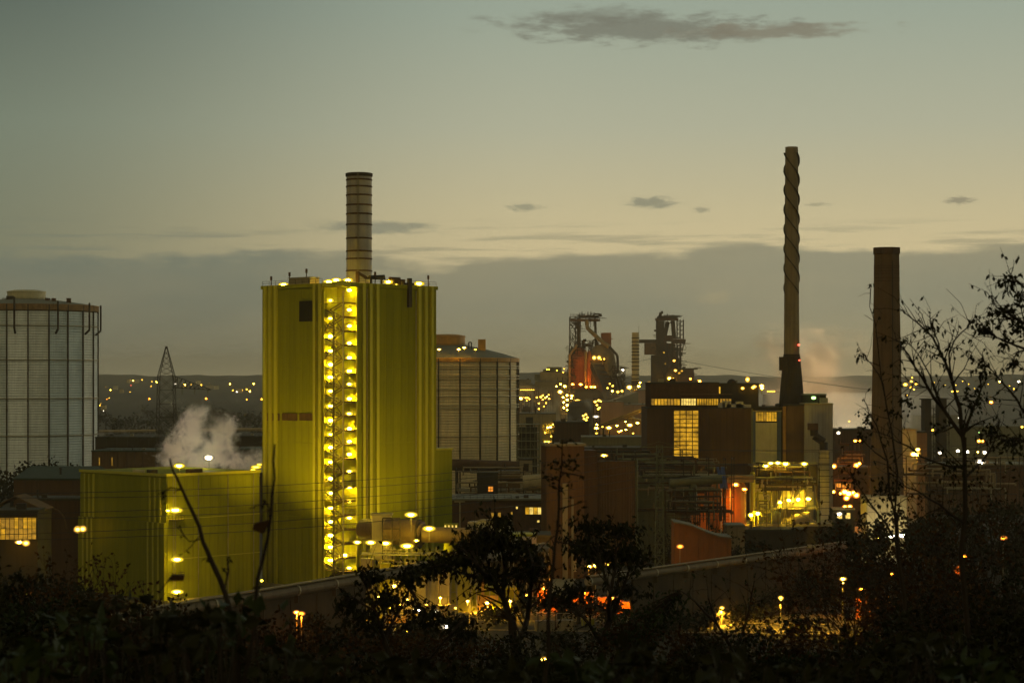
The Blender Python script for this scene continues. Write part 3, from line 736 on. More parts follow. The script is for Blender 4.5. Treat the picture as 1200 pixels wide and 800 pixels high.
for v in (609, 676, 700):
    z = Z(v, 470); part('platform', railing(MB().box(.3, 3.6, -1.8, -.2, z - .15, z), [(.3, -.2, z), (.3, -1.8, z), (3.6, -1.8, z), (3.6, -.2, z)], 1.1, .06, .8), M['dsteel'], t)
for i, (u, v, w) in enumerate(((205.5, 597.3, 1.0), (207.5, 655.2, .9), (207.5, 693, .9), (210, 545.5, .8), (197, 598, .4))):
    q = P(u, v, 467.5); lamp(q, 'yel', w, ['yellow lamp on the upper ladder platform of the lower green hall', 'yellow lamp on the middle ladder platform of the lower green hall', 'lowest yellow lamp beside the lit corner of the lower green hall', 'yellow lamp on a stub post at the roof corner of the lower green hall', 'small yellow lamp left of the upper ladder platform'][i], 'lamps of the lower green hall', h=w * .4, pole=(1.8 if i == 3 else .7))
for i, (u, v, w, k) in enumerate(((244.5, 536, .8, 'wht'), (300, 547, .8, 'yelL'), (304, 544, .45, 'yelL'), (296.5, 550.5, .5, 'yelL'))):
    q = P(u, v, 496); lamp(q, k, w, ['bright yellow lamp glowing through the steam on the lower green roof', 'yellow lamp at the right end of the lower green roof', 'small lamp above the right end of the lower green roof', 'small low lamp at the right end of the lower green roof'][i], 'lamps behind the lower green roof', h=w * .6 if i == 0 else w * .3, pole=3, beam=(26000, (-.3, .8, .5), 170) if i == 0 else None)

# unseen floodlights added behind the long pipeline to brighten the green block's two faces
def washer(lx, ly, z, tx, ty, tz, energy, label, size=R(95)):
    q = Vector((NX + lx * ct - ly * st, NY + lx * st + ly * ct, z)); w = Vector((NX + tx * ct - ty * st, NY + tx * st + ty * ct, tz)); d = w - q
    t = thing('added_floodlight', label, 'lamp', q, 0, 'added floodlights of the green block')
    l_ = link('lens', lens_mesh('yelL'), t); l_.scale = (.35, .35, .25)
    link('housing', _hous, t, (0, 0, -.55)).scale = (.4, .4, .5); o = link('pole', _polem, t, (0, 0, -.6)); o.scale = (1, 1, max(.5, z - .6))
    ld = bpy.data.lights.new('added_flood_beam', 'SPOT'); ld.energy = energy; ld.color = YEL; ld.spot_size = size; ld.spot_blend = 1; ld.shadow_soft_size = .3
    lo = bpy.data.objects.new('added_flood_beam', ld); C.objects.link(lo); lo.parent = t; lo.location = d.normalized() * .8; lo.rotation_euler = d.to_track_quat('-Z', 'Y').to_euler()
washer(20, -30, 5, 18, 0, 54, 120000, 'added unseen floodlight washing the right face of the green block', R(88))
washer(8, -26, 5, 9, 0, 44, 45000, 'second added unseen floodlight before the right face of the green block')
washer(-22, 4, 5, 0, 13, 60, 80000, 'added unseen floodlight washing the left face of the green block', R(80))

# ================================================================== GASHOLDERS
def gasholder(name, label, u, Y, Rm, vrim, rimh, mats, rmat, capv, walk, ns=22, a_off=0.0, capm='white'):
    cx = X(u, Y); zt = Z(vrim, Y - Rm * .0)
    t = thing(name, label, 'gasholder', (cx, Y, 0))
    # one facet with real horizontal laps; shared by all facets
    step = 1.18; nc = int((zt - rimh) / step); wv = 2 * Rm * math.tan(math.pi / ns) / 2
    def facet(m):
        b = MB()
        for k in range(nc):
            z = k * step; o = len(b.v)
            b.v += [(-wv, .0, z), (wv, .0, z), (wv, -.34, z + .26), (-wv, -.34, z + .26), (wv, -.06, z + step), (-wv, -.06, z + step)]
            b.f += [(o, o + 1, o + 2, o + 3), (o + 3, o + 2, o + 4, o + 5)]; b.m += [0, 0]
        return b.mesh('wall_panel', M[m])
    fs = [facet(m) for m in mats]
    post = MB().box(-.28, .28, -.75, .05, 0, zt - .2).mesh('column', M['dsteel'])
    for i in range(ns):
        a = 2 * math.pi * (i + .5) / ns + a_off; n_ = Vector((math.sin(a), -math.cos(a), 0))
        if n_.y > .35: continue
        o = link('wall_panel', fs[(i * 7 + i // 3) % len(fs)], t, (n_.x * Rm, n_.y * Rm, 0)); o.rotation_euler = (0, 0, a)
        a = 2 * math.pi * i / ns + a_off; rr = Rm / math.cos(math.pi / ns)
        o = link('column', post, t, (math.sin(a) * rr, -math.cos(a) * rr, 0)); o.rotation_euler = (0, 0, a)
    part('rim', MB().lathe([(Rm + .2, zt - rimh), (Rm + 1.1, zt - rimh), (Rm + 1.1, zt), (Rm + .2, zt + .1)], n=66), M[rmat], t)
    zc = Z(capv[1], Y) ; rc = capv[2] * Y / F
    part('roof', MB().lathe([(Rm + .6, zt), (Rm * .8, zt + (zc - zt) * .38), (Rm * .5, zt + (zc - zt) * .8), (rc, zc + .2), (0, zc + .6)], n=44), M['roofg'], t, smooth=False)
    hc = Z(capv[0], Y) - zc
    part('crown_drum', MB().lathe([(rc, zc), (rc, zc + hc - .6), (rc + .25, zc + hc - .55), (rc + .25, zc + hc), (rc * .6, zc + hc + .7), (0, zc + hc + .9)], n=40), M[capm], t)
    part('railing', railing(MB(), [(math.cos(i * .3) * (rc + 2.2), math.sin(i * .3) * (rc + 2.2), zc - .6) for i in range(22)], 1.2, .12, 3), M['dsteel'], t)
    for v in walk:
        z = Z(v, Y)
        part('walkway', MB().lathe([(Rm, z - .35), (Rm + 1.0, z - .35), (Rm + 1.0, z), (Rm, z)], n=66), M['white' if len(walk) > 5 else 'steel'], t)
    return t, zt, zc
t, zt, zc = gasholder('gasholder', 'giant pale cylindrical gasholder with dark verticals, cut by the left edge of the view', 31, 940, 32.5, 358.5, 2.7, ['whiteb', 'whitec', 'whited', 'whitec'], 'rimb', (341.5, 351.0, 22), (382.5, 421.5, 465.5, 508), a_off=R(-1.5))
for i, (u, a, b_) in enumerate(((16.5, 348, 388), (67.3, 352, 388), (105, 353, 388.5), (118.2, 355, 389))):
    # the davits stand off the shell on short brackets
    rr = 33.9; gx = X(31, 940); best = None
    for k in range(-90, 95):
        al_ = R(k); e = abs(600 + F * (gx + math.sin(al_) * (rr + 1.6)) / (940 - math.cos(al_) * (rr + 1.6)) - u)
        if best is None or e < best: best, al = e, al_
    b = MB(); q = Vector((math.sin(al) * (rr + 1.6), -math.cos(al) * (rr + 1.6), 0)); q2 = Vector((math.sin(al) * (rr - .9), -math.cos(al) * (rr - .9), 0))
    za, zb = Z(a, 907), Z(b_ - 3, 907)
    b.beam((q.x, q.y, za), (q.x, q.y, zb), .75).beam((q.x, q.y, zb), (q2.x, q2.y, zb - 2.0), .75)
    part('davit', b, M['dsteel'], t)
part('roof_vent', MB().box(-6, -3, -14, -12, zc - 1, zc + 1.2), M['dsteel'], t)
for x in (12, 15, 22): part('roof_vent', MB().box(x, x + 1.8, -14, -12, zt + .6, zt + 3.2), M['brownsteel'], t)
t, zt, zc = gasholder('gasholder', 'brown banded gasholder half hidden behind the tall green block, ochre drum on its roof', 523, 900, 32.0, 419.8, 1.7, ['hold2', 'hold2b', 'hold2', 'hold2'], 'ochre', (393.5, 405, 22), (428.5, 431, 440, 443, 455, 463, 473, 476, 508), a_off=R(12.4), capm='ochre')
for v in (431, 443, 463, 475): pass
q = P(564.7, 411, 890); part('vent_box', MB().box(q.x - 523 * 0 - X(523, 900) - 1.7, q.x - X(523, 900) + 1.7, -12, -9, zt, Z(397.5, 890)), M['ochre'], t)
q = X(549, 880) - X(523, 900); part('vent_pipe', MB().path([(q, -14, zt), (q, -14, zt + 7), (q + 1.2, -14, zt + 7), (q + 1.2, -14, zt + 3)], .3, 6), M['dsteel'], t)
for i, (u, v, w) in enumerate(((514.5, 409.3, 1.2), (537.5, 409.3, 1.2), (544, 407.3, 1.2), (557, 409.5, .9))):
    lamp(P(u, v, 866), 'ambL' if i == 3 else 'amb', w, '%s amber lamp from the left around the ochre drum of the brown gasholder' % ORD[i], 'lamps on the brown gasholder roof', h=w * .45, pole=2)

# ================================================================== PYLON AND POWER LINES
t = thing('lattice_pylon', 'lattice pylon with a single long arm to the right, standing behind the steam', 'pylon', (X(195, 700), 700, 0))
zb = 52.7
part('tower', lattice(MB(), (0, 0, 0), (0, 0, zb), 7.4, 5.4, 11, .17), M['dsteel'], t)
part('peak', lattice(MB(), (0, 0, zb), (0, 0, 63.3), 5.4, .4, 6, .15), M['dsteel'], t)
b = MB(); n = 9
for i in range(n):
    a = i / n; c = (i + 1) / n
    lo = lambda s, k: Vector((2.5 + 13 * s, k * 1.6 * (1 - s), 48.8 - .8 * s)); hi = lambda s: Vector((2.5 + 13 * s, 0, 52.9 - 4.7 * s))
    for k in (-1, 1): b.beam(lo(a, k), lo(c, k), .2); b.beam(lo(a, k), hi(c), .1); b.beam(hi(a), lo(a, k), .1)
    b.beam(hi(a), hi(c), .22); b.beam(lo(a, -1), lo(a, 1), .14)
part('arm', b, M['dsteel'], t)
b = MB()
for x in (5.5, 10, 14.6): b.tube((x, 0, 48.2), (x, 0, 46.3), .22, .12, 6)
part('insulator', b, M['steel'], t)
def cable(pts, sag, r, n=24):
    b = MB(); a, c = pts; a = Vector(a); c = Vector(c); prev = None
    for i in range(n + 1):
        s = i / n; q = a.lerp(c, s); q.z -= sag * 4 * s * (1 - s)
        if prev is not None: b.tube(prev, q, r, r, 4, False)
        prev = q
    return b
# lattice mast in the foreground plain
mx, my = X(773, 430), 430.0
t = thing('lattice_mast', 'slim green grey lattice mast in front of the brown sheds left of the tarpaulin', 'pylon', (mx, my, 0))
mt = Z(522, 430)
part('tower', lattice(MB(), (0, 0, 0), (0, 0, mt), 2.2, 1.3, 16, .16), M['gpipe'], t)
b = MB()
for z in (mt - .3, mt - 3.4, mt - 6.6): b.beam((-4.2, 0, z), (4.2, 0, z), .2); b.beam((-4.2, 0, z), (0, 0, z + 1.2), .1); b.beam((4.2, 0, z), (0, 0, z + 1.2), .1)
part('crossarm', b, M['gpipe'], t)
k = 0
for z in (0, 1, 2):
    for s in (-1, 1):
        za = mt - .3 - 3.15 * z - .4
        t = thing('power_cable', '%s cable from the top of the thin cables sloping up across the green building' % ORD[k], 'cable', (0, 0, 0), group='thin cables across the green building')
        part('wire', cable([(-92 + s * 3, 285 - s * 3, za - 1.2), (mx + s * 4, my, za)], 3.2 + .35 * s, .045), M['cable'], t)
        t = thing('power_cable', '%s cable from the top of the thin cables leaving the lattice mast to the right' % ORD[k], 'cable', (0, 0, 0), group='thin cables to the right of the lattice mast')
        part('wire', cable([(mx + s * 4, my, za), (260 + s * 3, 640, za + 6)], 5 + .3 * s, .05), M['cable'], t); k += 1
t = thing('high_cable', 'long thin cable crossing the hazy sky from the right blast furnace to the right', 'cable')
part('wire', cable([P(795, 422, 900), P(1200, 476, 560)], 1.5, .07), M['cable'], t)
t = thing('high_cable', 'thin cable dropping left of the right blast furnace across the small striped stack', 'cable')
part('wire', cable([P(735, 424, 1300), P(768, 419, 1300)], .5, .1, 6), M['cable'], t)

# ================================================================== BLAST FURNACES (far)
YB = 1500.0; px = YB / F
t = thing('blast_furnace', 'left blast furnace with two rust red domed stoves and an open lattice headframe', 'blast furnace', (X(695, YB), YB, 0))
ox = X(695, YB)
def L(u, v, y=0.0): return Vector((X(u, YB) - ox, y, Z(v, YB)))
def stove(u0, u1, vt, vb_, y=0, shoulder=9, m='rust'):
    a, c = L(u0, vt), L(u1, vt); r = (c.x - a.x) / 2; cxx = (a.x + c.x) / 2; zt_ = a.z; zb_ = L(0, vb_).z
    b = MB(); b.lathe([(r, zb_), (r, zt_ - shoulder), (r * .86, zt_ - shoulder * .45), (r * .45, zt_ - .5), (r * .2, zt_)], (cxx, y, 0), 28); return part('stove', b, M[m], t, smooth=False)
stove(668, 690, 406, 500, 4); stove(687.5, 722, 404, 500, 0, 14, 'conc')
stove(686.2, 693, 411, 500, -14, 6, 'rust')
part('downpipe', MB().tube(L(685.5, 412, -16), L(685.5, 500, -16), 1.0).tube(L(667, 416, -10), L(667, 500, -10), .9).tube(L(676, 404, -10), L(667, 416, -10), .9), M['pipe'], t)
b = MB()
lattice(b, L(671, 500, 2), L(671, 371, 2), 5.2, 4.4, 16, .5); lattice(b, L(677.5, 420, 6), L(677.5, 371, 6), 3.6, 3.6, 8, .6)
b.beam(L(698.5, 405, 2), L(697.5, 372, 2), 2.4, 1.8).beam(L(677.8, 408, 2), L(677.8, 372, 2), 2.6, 2)
part('headframe', b, M['dsteel'], t)
b = MB(); a, c = L(668, 371), L(703, 374); b.box(a.x, c.x, -5, 6, c.z - 1.5, c.z).box(L(676, 0).x, L(699, 0).x, -4, 5, L(0, 376.5).z, L(0, 374).z)
part('top_platform', b, M['brownsteel'], t)
b = MB()
for u, v in ((679.5, 366), (682, 364.5), (685, 367), (689, 365), (692.5, 364.5), (696.5, 366), (699, 369), (674, 370), (701, 370)):
    b.tube(L(u, 372.5), L(u, v), .7, .3, 6)
b.box(L(680, 0).x, L(699, 0).x, -3, 3, L(0, 372.6).z, L(0, 369.5).z)
railing(b, [L(668, 371, -5), L(703, 371, -5)], 1.6, .22, 2.5); b.beam(L(703, 371), L(706, 370.5), .3)
part('bleeder_valves', b, M['dsteel'], t)
b = MB(); pts = [L(687.5, 375, -4), L(687.5, 382, -4), L(690, 386.5, -4), L(707, 402, -6), L(713.5, 406.5, -8)]; b.path(pts, 1.6, 10)
part('downcomer', b, M['pipe'], t)
part('downcomer', MB().path([L(713.5, 406.5, -8), L(722.5, 416, -8), L(723.2, 421, -8), L(723.2, 437, -8)], 1.0, 8), M['dsteel'], t)
part('skip_house', MB().box(L(704.8, 0).x, L(716.2, 0).x, -2, 8, L(0, 412).z, L(0, 389.8).z).box(L(716, 0).x, L(718.5, 0).x, 0, 1, L(0, 397.5).z, L(0, 396.5).z), M['rust'], t)
part('top_gear', MB().tube(L(683.5, 408), L(683.5, 399), 1.3).tube(L(683.5, 399), L(687, 398.5), 1.1).box(L(686, 0).x, L(692, 0).x, -2, 2, L(0, 406).z, L(0, 402.5).z).path([L(694, 404), L(695, 399), L(698, 397), L(701, 404)], .6, 6), M['dsteel'], t)
b = MB(); b.beam(L(697, 428, -22), L(713, 468, -60), 8.5, 5); part('skip_incline', b, M['dsteel'], t)
b = MB(); 
for k in range(9):
    f = k / 8; q = L(697, 428, -22).lerp(L(713, 468, -60), f); b.box(q.x - 4.6, q.x + 4.6, q.y - .3, q.y + .3, q.z + 2.0, q.z + 3.4)
part('incline_frame', b, M['brownsteel'], t, kind='stuff')
b = MB()
for k in range(7):
    z = L(0, 420 + k * 5.5).z; b.box(L(703, 0).x, L(711, 0).x, -18, -8, z - .4, z); railing(b, [Vector((L(703, 0).x, -18, z)), Vector((L(711, 0).x, -18, z))], 1.4, .2, 2)
for u in (703, 707, 711): b.beam(L(u, 460, -18), L(u, 418, -18), .5)
part('stair_tower', b, M['pipe'], t)
b = MB()
for k in range(7):
    z = L(0, 431 + k * 5).z; b.box(L(714, 0).x, L(731, 0).x - k % 2 * 2, -8, 4, z - .5, z); railing(b, [Vector((L(714, 0).x, -8, z)), Vector((L(731, 0).x, -8, z))], 1.4, .2, 2)
for u in (715, 720, 725, 730): b.beam(L(u, 470, -8), L(u, 430 + (u - 715) * .3, -8), .6)
for k in range(10): b.tube(L(714 + k * 1.6, 440 + (k * 7) % 17, -10), L(716 + k * 1.6, 447 + (k * 7) % 17, -10), .8)
part('gas_cleaning_frame', b, M['dsteel'], t)
b = MB()
for k in range(12):
    z = L(0, 408 + k * 5.2).z; x = L(665, 0).x + max(0, (3 - k)) * 1.2; b.box(x - 1.4, x + 2.0, -9, -6, z - .35, z).beam((x - 1.4, -9, z), (x - 1.4, -9, z + 1.5), .2)
part('side_stairs', b, M['dsteel'], t)
part('cast_house', MB().box(L(665, 0).x, L(697, 0).x, -42, -22, 2, L(0, 455).z).box(L(686, 0).x, L(706, 0).x, -34, -20, 2, L(0, 458).z), M['darkclad'], t)
for i, (u, v, k, w) in enumerate(((696.3, 419, 'yelS', 2.0), (702, 419, 'yelS', 2.0))):
    lamp(P(u, v, YB - 24), 'ambL', w, ['left', 'right'][i] + ' of the two bright lamps high on the front of the left blast furnace', 'twin lamps of the left blast furnace', h=2.1, name='floodlight')
for i, (u, v, w) in enumerate(((671, 450.2, 1.9), (680.5, 450.3, 2.2), (687, 453.3, 1.8), (693, 453.2, 2.0), (697, 453.4, 1.5))):
    lamp(P(u, v, YB - 26), 'org' if i in (0, 1, 2, 3) else 'amb', w, '%s orange lamp from the left along the foot of the red stoves' % ORD[i], 'lamps at the foot of the stoves', h=w * .55, beam=(4500, (.1, .9, 1.3), 130) if i in (0, 1, 3) else None)
for i, (u, v) in enumerate(((704, 421), (705, 426), (708, 420.5), (706, 431), (709, 436))):
    lamp(P(u, v, YB - 19), 'ambL', 1.0, '%s small lamp on the pale stair frame of the left blast furnace' % ORD[i], 'small lamps on the furnace stair frame', h=.7)

rb = random.Random(4)
def clutter(t, u0, u1, v0, v1, y0, n, s=.35, m='dsteel', lab=None):
    b = MB()
    for i in range(n):
        u, v, y = rb.uniform(u0, u1), rb.uniform(v0, v1), rb.uniform(y0, y0 + 6); k = rb.random(); a = L(u, v, y)
        if k < .35: b.beam(a, a + Vector((rb.uniform(2, 7), 0, 0)), s)
        elif k < .7: b.beam(a, a + Vector((0, 0, -rb.uniform(2, 7))), s)
        elif k < .85: b.beam(a, a + Vector((rb.uniform(-4, 4), 0, -rb.uniform(2, 6))), s * .8)
        else: b.box(a.x, a.x + rb.uniform(.8, 2.2), a.y, a.y + 2, a.z - rb.uniform(.6, 2), a.z)
    part('pipework', b, M[m], t, kind='stuff')
clutter(t, 666, 679, 372, 410, -4, 70, .4); clutter(t, 676, 702, 367, 374, -3, 45, .4); clutter(t, 664, 672, 405, 448, -10, 60, .4); clutter(t, 680, 703, 398, 408, -4, 45, .45)
clutter(t, 714, 732, 428, 458, -10, 90, .4); clutter(t, 692, 712, 420, 455, -20, 60, .4, 'brownsteel'); clutter(t, 664, 706, 452, 475, -44, 90, .4)
# the right blast furnace
t = thing('blast_furnace', 'right blast furnace, dark headframe with crossing struts and a gallery to the left', 'blast furnace', (X(785, YB), YB, 0)); ox = X(785, YB)
b = MB()
b.beam(L(773.5, 500), L(773.5, 376), 5.6, 6).beam(L(780, 500), L(777, 395), 3.6, 5).beam(L(772, 376), L(769, 373), 2.5, 3)
b.beam(L(778.5, 396), L(782.5, 377), 2.8, 3).beam(L(790, 397), L(788.4, 376), 3.0, 3).beam(L(786, 379), L(788.4, 376), 1.5, 2)
part('headframe', b, M['dsteel'], t)
b = MB(); 
for k in range(5):
    z = L(0, 376 + k * 5.1).z; b.box(L(793.2, 0).x, L(801, 0).x, -2.5, 2.5, z - .35, z)
for u in (793.4, 797, 800.8):
    for y in (-2.5, 2.5): b.beam(L(u, 397, y), L(u, 374.5, y), .5)
for k in range(4): b.beam(L(793.4, 396 - k * 5.1, -2.6), L(800.8, 391 - k * 5.1, -2.6), .4)
part('hoist_frame', b, M['dsteel'], t)
b = MB(); b.box(L(768, 0).x, L(794.5, 0).x, -4, 4, L(0, 375.5).z, L(0, 372.8).z); part('top_platform', b, M['brownsteel'], t)
b = MB(); b.box(L(772, 0).x, L(792, 0).x, -3, 3, L(0, 372.9).z, L(0, 370.8).z).tube(L(773, 372), L(774.5, 366), 1.2).tube(L(774.5, 366), L(777, 366), 1.1)
for u, v in ((779, 369), (782, 367.5), (785, 369), (788.5, 368.5), (791.5, 370)): b.tube(L(u, 371.5), L(u, v), .8, .4, 6)
part('bleeder_valves', b, M['dsteel'], t)
part('charging_deck', MB().box(L(777, 0).x, L(803, 0).x, -6, 6, L(0, 400).z, L(0, 397.5).z).box(L(787, 0).x, L(802.5, 0).x, -5, 5, L(0, 402).z, L(0, 399.9).z).box(L(779, 0).x, L(788, 0).x, -4, 3, L(0, 397.6).z, L(0, 393).z).beam(L(801.5, 402, -4), L(798, 415, -4), .6), M['brownsteel'], t)
part('furnace_shaft', MB().lathe([(11, 0), (11, L(0, 455).z), (8, L(0, 430).z), (4.6, L(0, 412).z), (3.0, L(0, 402).z)], (L(787, 0).x, 6, 0), 24), M['brownsteel'], t)
b = MB()
for u in (781, 787, 793, 796.5): b.beam(L(u, 500, -8), L(u, 402 + (u > 790) * 2, -5), 1.4)
for k in range(9):
    z = L(0, 410 + k * 6).z; b.box(L(779, 0).x, L(798, 0).x, -9, -6, z - .45, z); railing(b, [Vector((L(779, 0).x, -9, z)), Vector((L(798, 0).x, -9, z))], 1.5, .2, 2.4)
part('shaft_frame', b, M['dsteel'], t)
part('gallery', MB().box(L(747.5, 0).x, L(771, 0).x, -3, 3, L(0, 401.8).z, L(0, 400).z).box(L(749, 0).x, L(770, 0).x, -2.6, 2.6, L(0, 400).z, L(0, 397.8).z), M['darkclad'], t)
part('hopper_house', MB().box(L(755.3, 0).x, L(768.5, 0).x, -3, 3, L(0, 415.5).z, L(0, 402).z), M['concd'], t)
b = MB(); b.box(L(763, 0).x, L(769, 0).x, -3.5, 3, 0, L(0, 416).z); ribs_ = [b.box(L(763 + k * 1.4, 0).x - .25, L(763 + k * 1.4, 0).x + .25, -3.9, -3.4, 0, L(0, 417).z) for k in range(5)]
part('lift_shaft', b, M['darkclad'], t)
part('cast_house', MB().box(L(797, 0).x, L(812, 0).x, -6, 6, 0, L(0, 433).z), M['darkclad'], t)
part('cast_house_roof', MB().box(L(795, 0).x, L(816.5, 0).x, -8, 8, L(0, 432.9).z, L(0, 431.2).z), M['dsteel'], t)
for i, (u, v, k, w) in enumerate(((790, 422.5, 'ambL', 1.5), (791.5, 434, 'ambL', 1.7), (779.5, 426, 'dim', 1.1), (778, 413, 'dim', 1.6), (796, 437, 'dim', 2.2), (799, 434.5, 'dim', 2.2), (784.5, 443.3, 'amb', 2.1), (789, 444.0, 'amb', 1.3), (809, 443.7, 'org', 1.3), (820, 446.5, 'org', 1.8))):
    lamp(P(u, v, YB - 14), k, w, '%s lamp counted down the right blast furnace from its charging deck' % ORD[i], 'lamps on the right blast furnace', h=w * .7)

ox = X(785, YB)
clutter(t, 769, 793, 369, 374, -4, 45, .4); clutter(t, 778, 803, 394, 404, -6, 50, .4, 'brownsteel'); clutter(t, 778, 797, 404, 448, -10, 120, .4); clutter(t, 763, 777, 380, 446, -5, 60, .35); clutter(t, 796, 814, 430, 447, -9, 40, .35)
# small banded stack between the furnaces
Ys = 1450; cx = X(744.7, Ys); zt = Z(389.5, Ys)
t = thing('banded_stack', 'small pale stack with dark bands between the two blast furnaces', 'chimney', (cx, Ys, 0))
part('shell', MB().lathe([(2.9, 0), (2.6, zt - .5), (2.6, zt), (1.9, zt)], n=22), M['cream'], t)
for v in (396, 400.3, 404.6, 408.6, 412.4, 416, 420.5, 424.5, 429, 433, 439, 444): part('band', MB().lathe([(2.62 + .1, Z(v + .6, Ys)), (2.75 + .1, Z(v + .5, Ys)), (2.75 + .1, Z(v - .6, Ys)), (2.6 + .1, Z(v - .7, Ys))], n=22), M['dsteel'], t)
part('base_band', MB().lathe([(2.95, Z(452, Ys)), (2.95, Z(446, Ys))], n=22), M['brownsteel'], t)
part('lightning_rod', MB().tube((2.4, 0, zt - 14), (2.4, 0, zt + 5), .22, .12, 5), M['dsteel'], t)

# ================================================================== WORKS IN THE HAZE LEFT OF THE FURNACES
def frame_tower(name, label, u0, u1, vt, vb_, Y, nx_=3, fl_=4.0, dep=8, m='dsteel', s=.3, cat='steel frame', group=None, rail=True):
    x0, x1 = X(u0, Y), X(u1, Y); z1 = Z(vt, Y)
    t = thing(name, label, cat, (x0, Y, 0), 0, group); w = x1 - x0; b = MB()
    for i in range(nx_ + 1):
        for y in (0, dep): part('column', MB().beam((w * i / nx_, y, 0), (w * i / nx_, y, z1), s), M[m], t)
    k = int(z1 / fl_)
    for j in range(1, k + 1):
        z = z1 - (k - j) * fl_
        part('floor', MB().box(-.2, w + .2, -.2, dep + .2, z - .25, z), M[m], t)
        if rail: railing(b, [(-.2, -.2, z), (w + .2, -.2, z)], 1.2, .1, 2.4)
        i = j % nx_; b.beam((w * i / nx_, -.1, z), (w * (i + 1) / nx_, -.1, z - fl_), s * .6)
    part('bracing', b, M[m], t, kind='stuff'); return t
H = []
H.append(hall('far_hall', 'wide misty grey works hall with a notched roof, left of the red stoves', 'industrial building', 634, 1900, 668, 0, 60, 436, 'concl', 'roofg', 4, .3))
H.append(hall('far_hall', 'low misty hall right beside the brown gasholder top edge', 'industrial building', 600, 2000, 622, 0, 60, 445, 'concl', 'roofg', 4, .3))
H.append(hall('far_hall', 'long misty hall with a row of tiny lamps, right of the brown gasholder', 'industrial building', 606, 1750, 641, 0, 50, 451, 'greyclad', 'roofg', 4, .3))
H.append(hall('far_hall', 'misty hall below the one with the notched roof', 'industrial building', 628, 1700, 668, 0, 50, 447, 'concl', 'roofg', 3, .3))
t = H[0][0]; 
for x0, x1, hh_ in ((2, 12, 3), (6, 20, 5), (-6, -1, -2)): part('roof_house', MB().box(x0, x1, 4, 16, H[0][2] + .5 if hh_ > 0 else H[0][2] - 8, H[0][2] + hh_), M['greygreen'], t)
for i in range(9):
    lamp(P(608 + i * 2.5, 456.7, 1745), 'ambL', .7, '%s dot of the tiny lamp row on the misty hall right of the brown gasholder' % ORD[i], 'tiny lamps in a row', h=.6, bare=True)
for i, (u, v) in enumerate(((641, 432.7), (643.5, 432.7), (652.5, 434), (660, 436), (661, 432))):
    lamp(P(u, v, 1890), 'ambL', 1.0, '%s small lamp from the left on the notched misty roof' % ORD[i], 'lamps on the misty roof', h=.8, bare=True)
for i, (u0, u1, vt, Y) in enumerate(((609, 613, 466, 1400), (616, 622, 462, 1450), (626, 631, 458, 1400), (633, 640, 462, 1350), (643, 648, 458, 1500))):
    frame_tower('process_tower', ['narrow steel frame nearest the brown gasholder', 'steel frame behind the dark storage tank', 'tall thin steel frame among amber lamps', 'broad steel frame with many amber lamps', 'steel frame at the edge of the steam'][i], u0, u1, vt, 0, Y, 2, 5, 8, 'brownsteel', .5, group='steel frames in the haze')
t = thing('storage_tank', 'dark domed tank in front of the misty halls', 'tank', (X(617.5, 1100), 1100, 0)); zz = Z(480, 1100)
part('shell', MB().lathe([(2.8, 0), (2.8, zz), (2.2, zz + 1.6), (0, zz + 2.4)], n=20), M['darkclad'], t)
H.append(hall('process_hall', 'pale green hall with a dark door high up, right of the brown gasholder', 'industrial building', 606, 1000, 651, 0, 25, 485, 'concl', 'roofg', 2, .2))
part('door', MB().box(4.5, 8, -.3, 0, H[-1][2] - 8, H[-1][2] - 1.5), M['darkclad'], H[-1][0])
frame_tower('multi_storey_frame', 'grey open frame of five storeys just right of the brown gasholder base', 606, 632, 497, 540, 790, 5, 3.3, 12, 'greygreen', .28)
H.append(hall('frame_core', 'grey green box standing inside the five storey frame', 'industrial building', 609, 795, 629, 0, 6, 502, 'darkclad', 'roofd', 1.2, .1))
frame_tower('lamp_gantry', 'thin yellow lit frame tower with a bright deck right of the five storey frame', 636.5, 650, 497, 540, 850, 3, 3.4, 5, 'ygreen', .2)
for i, (u, v, w, k) in enumerate(((645, 500.3, 1.3, 'amb'), (642, 500.8, 1.0, 'amb'), (639, 517.3, .8, 'ambL'), (643, 517.5, 1.2, 'ambL'), (648, 517.2, .9, 'ambL'), (648, 497, .6, 'ambL'), (639, 507, .5, 'ambL'), (646, 511, .5, 'ambL'))):
    lamp(P(u, v, 848), k, w, '%s lamp on the thin yellow frame tower' % ORD[i], 'lamps on the yellow frame tower', h=.5)
# dense light cluster and dark dome right of the steam
frame_tower('coal_tower', 'dark frame tower carrying a cluster of round yellow lamps below the red stoves', 657.5, 673, 453, 500, 1320, 3, 4.5, 8, 'dsteel', .4)
cl = [(656.5, 459, 2.1), (662, 452.5, 1.6), (657, 450, 1.0), (652, 452.5, .9), (660, 465.5, 1.1), (664.5, 463, 1.3), (660.5, 471, 1.2), (664.7, 468.3, 1.4), (660.7, 477.6, 1.2), (664.5, 474.5, 1.5), (670, 463.7, 1.4), (669.5, 466.5, 1.0), (665, 480, 1.0), (666.5, 477, .8)]
for i, (u, v, w) in enumerate(cl): lamp(P(u, v, 1314), 'amb', w, '%s lamp of the dense yellow cluster left below the red stoves' % ORD[i], 'dense lamp cluster', h=w * .8)
lamp(P(676.5, 468.6, 1290), 'ambL', 3.2, 'short horizontal light strip right of the dense yellow lamp cluster', h=.4, name='strip_light')
t = thing('storage_dome', 'dark blue grey domed store in front of the red stoves', 'storage building', (X(682, 1240), 1240, 0)); zz = Z(470, 1240)
part('shell', MB().lathe([(9, 0), (9, zz - 7), (8.6, zz - 3), (7, zz - .8), (3, zz + .6), (0, zz + .8)], n=28), M['darkclad'], t)
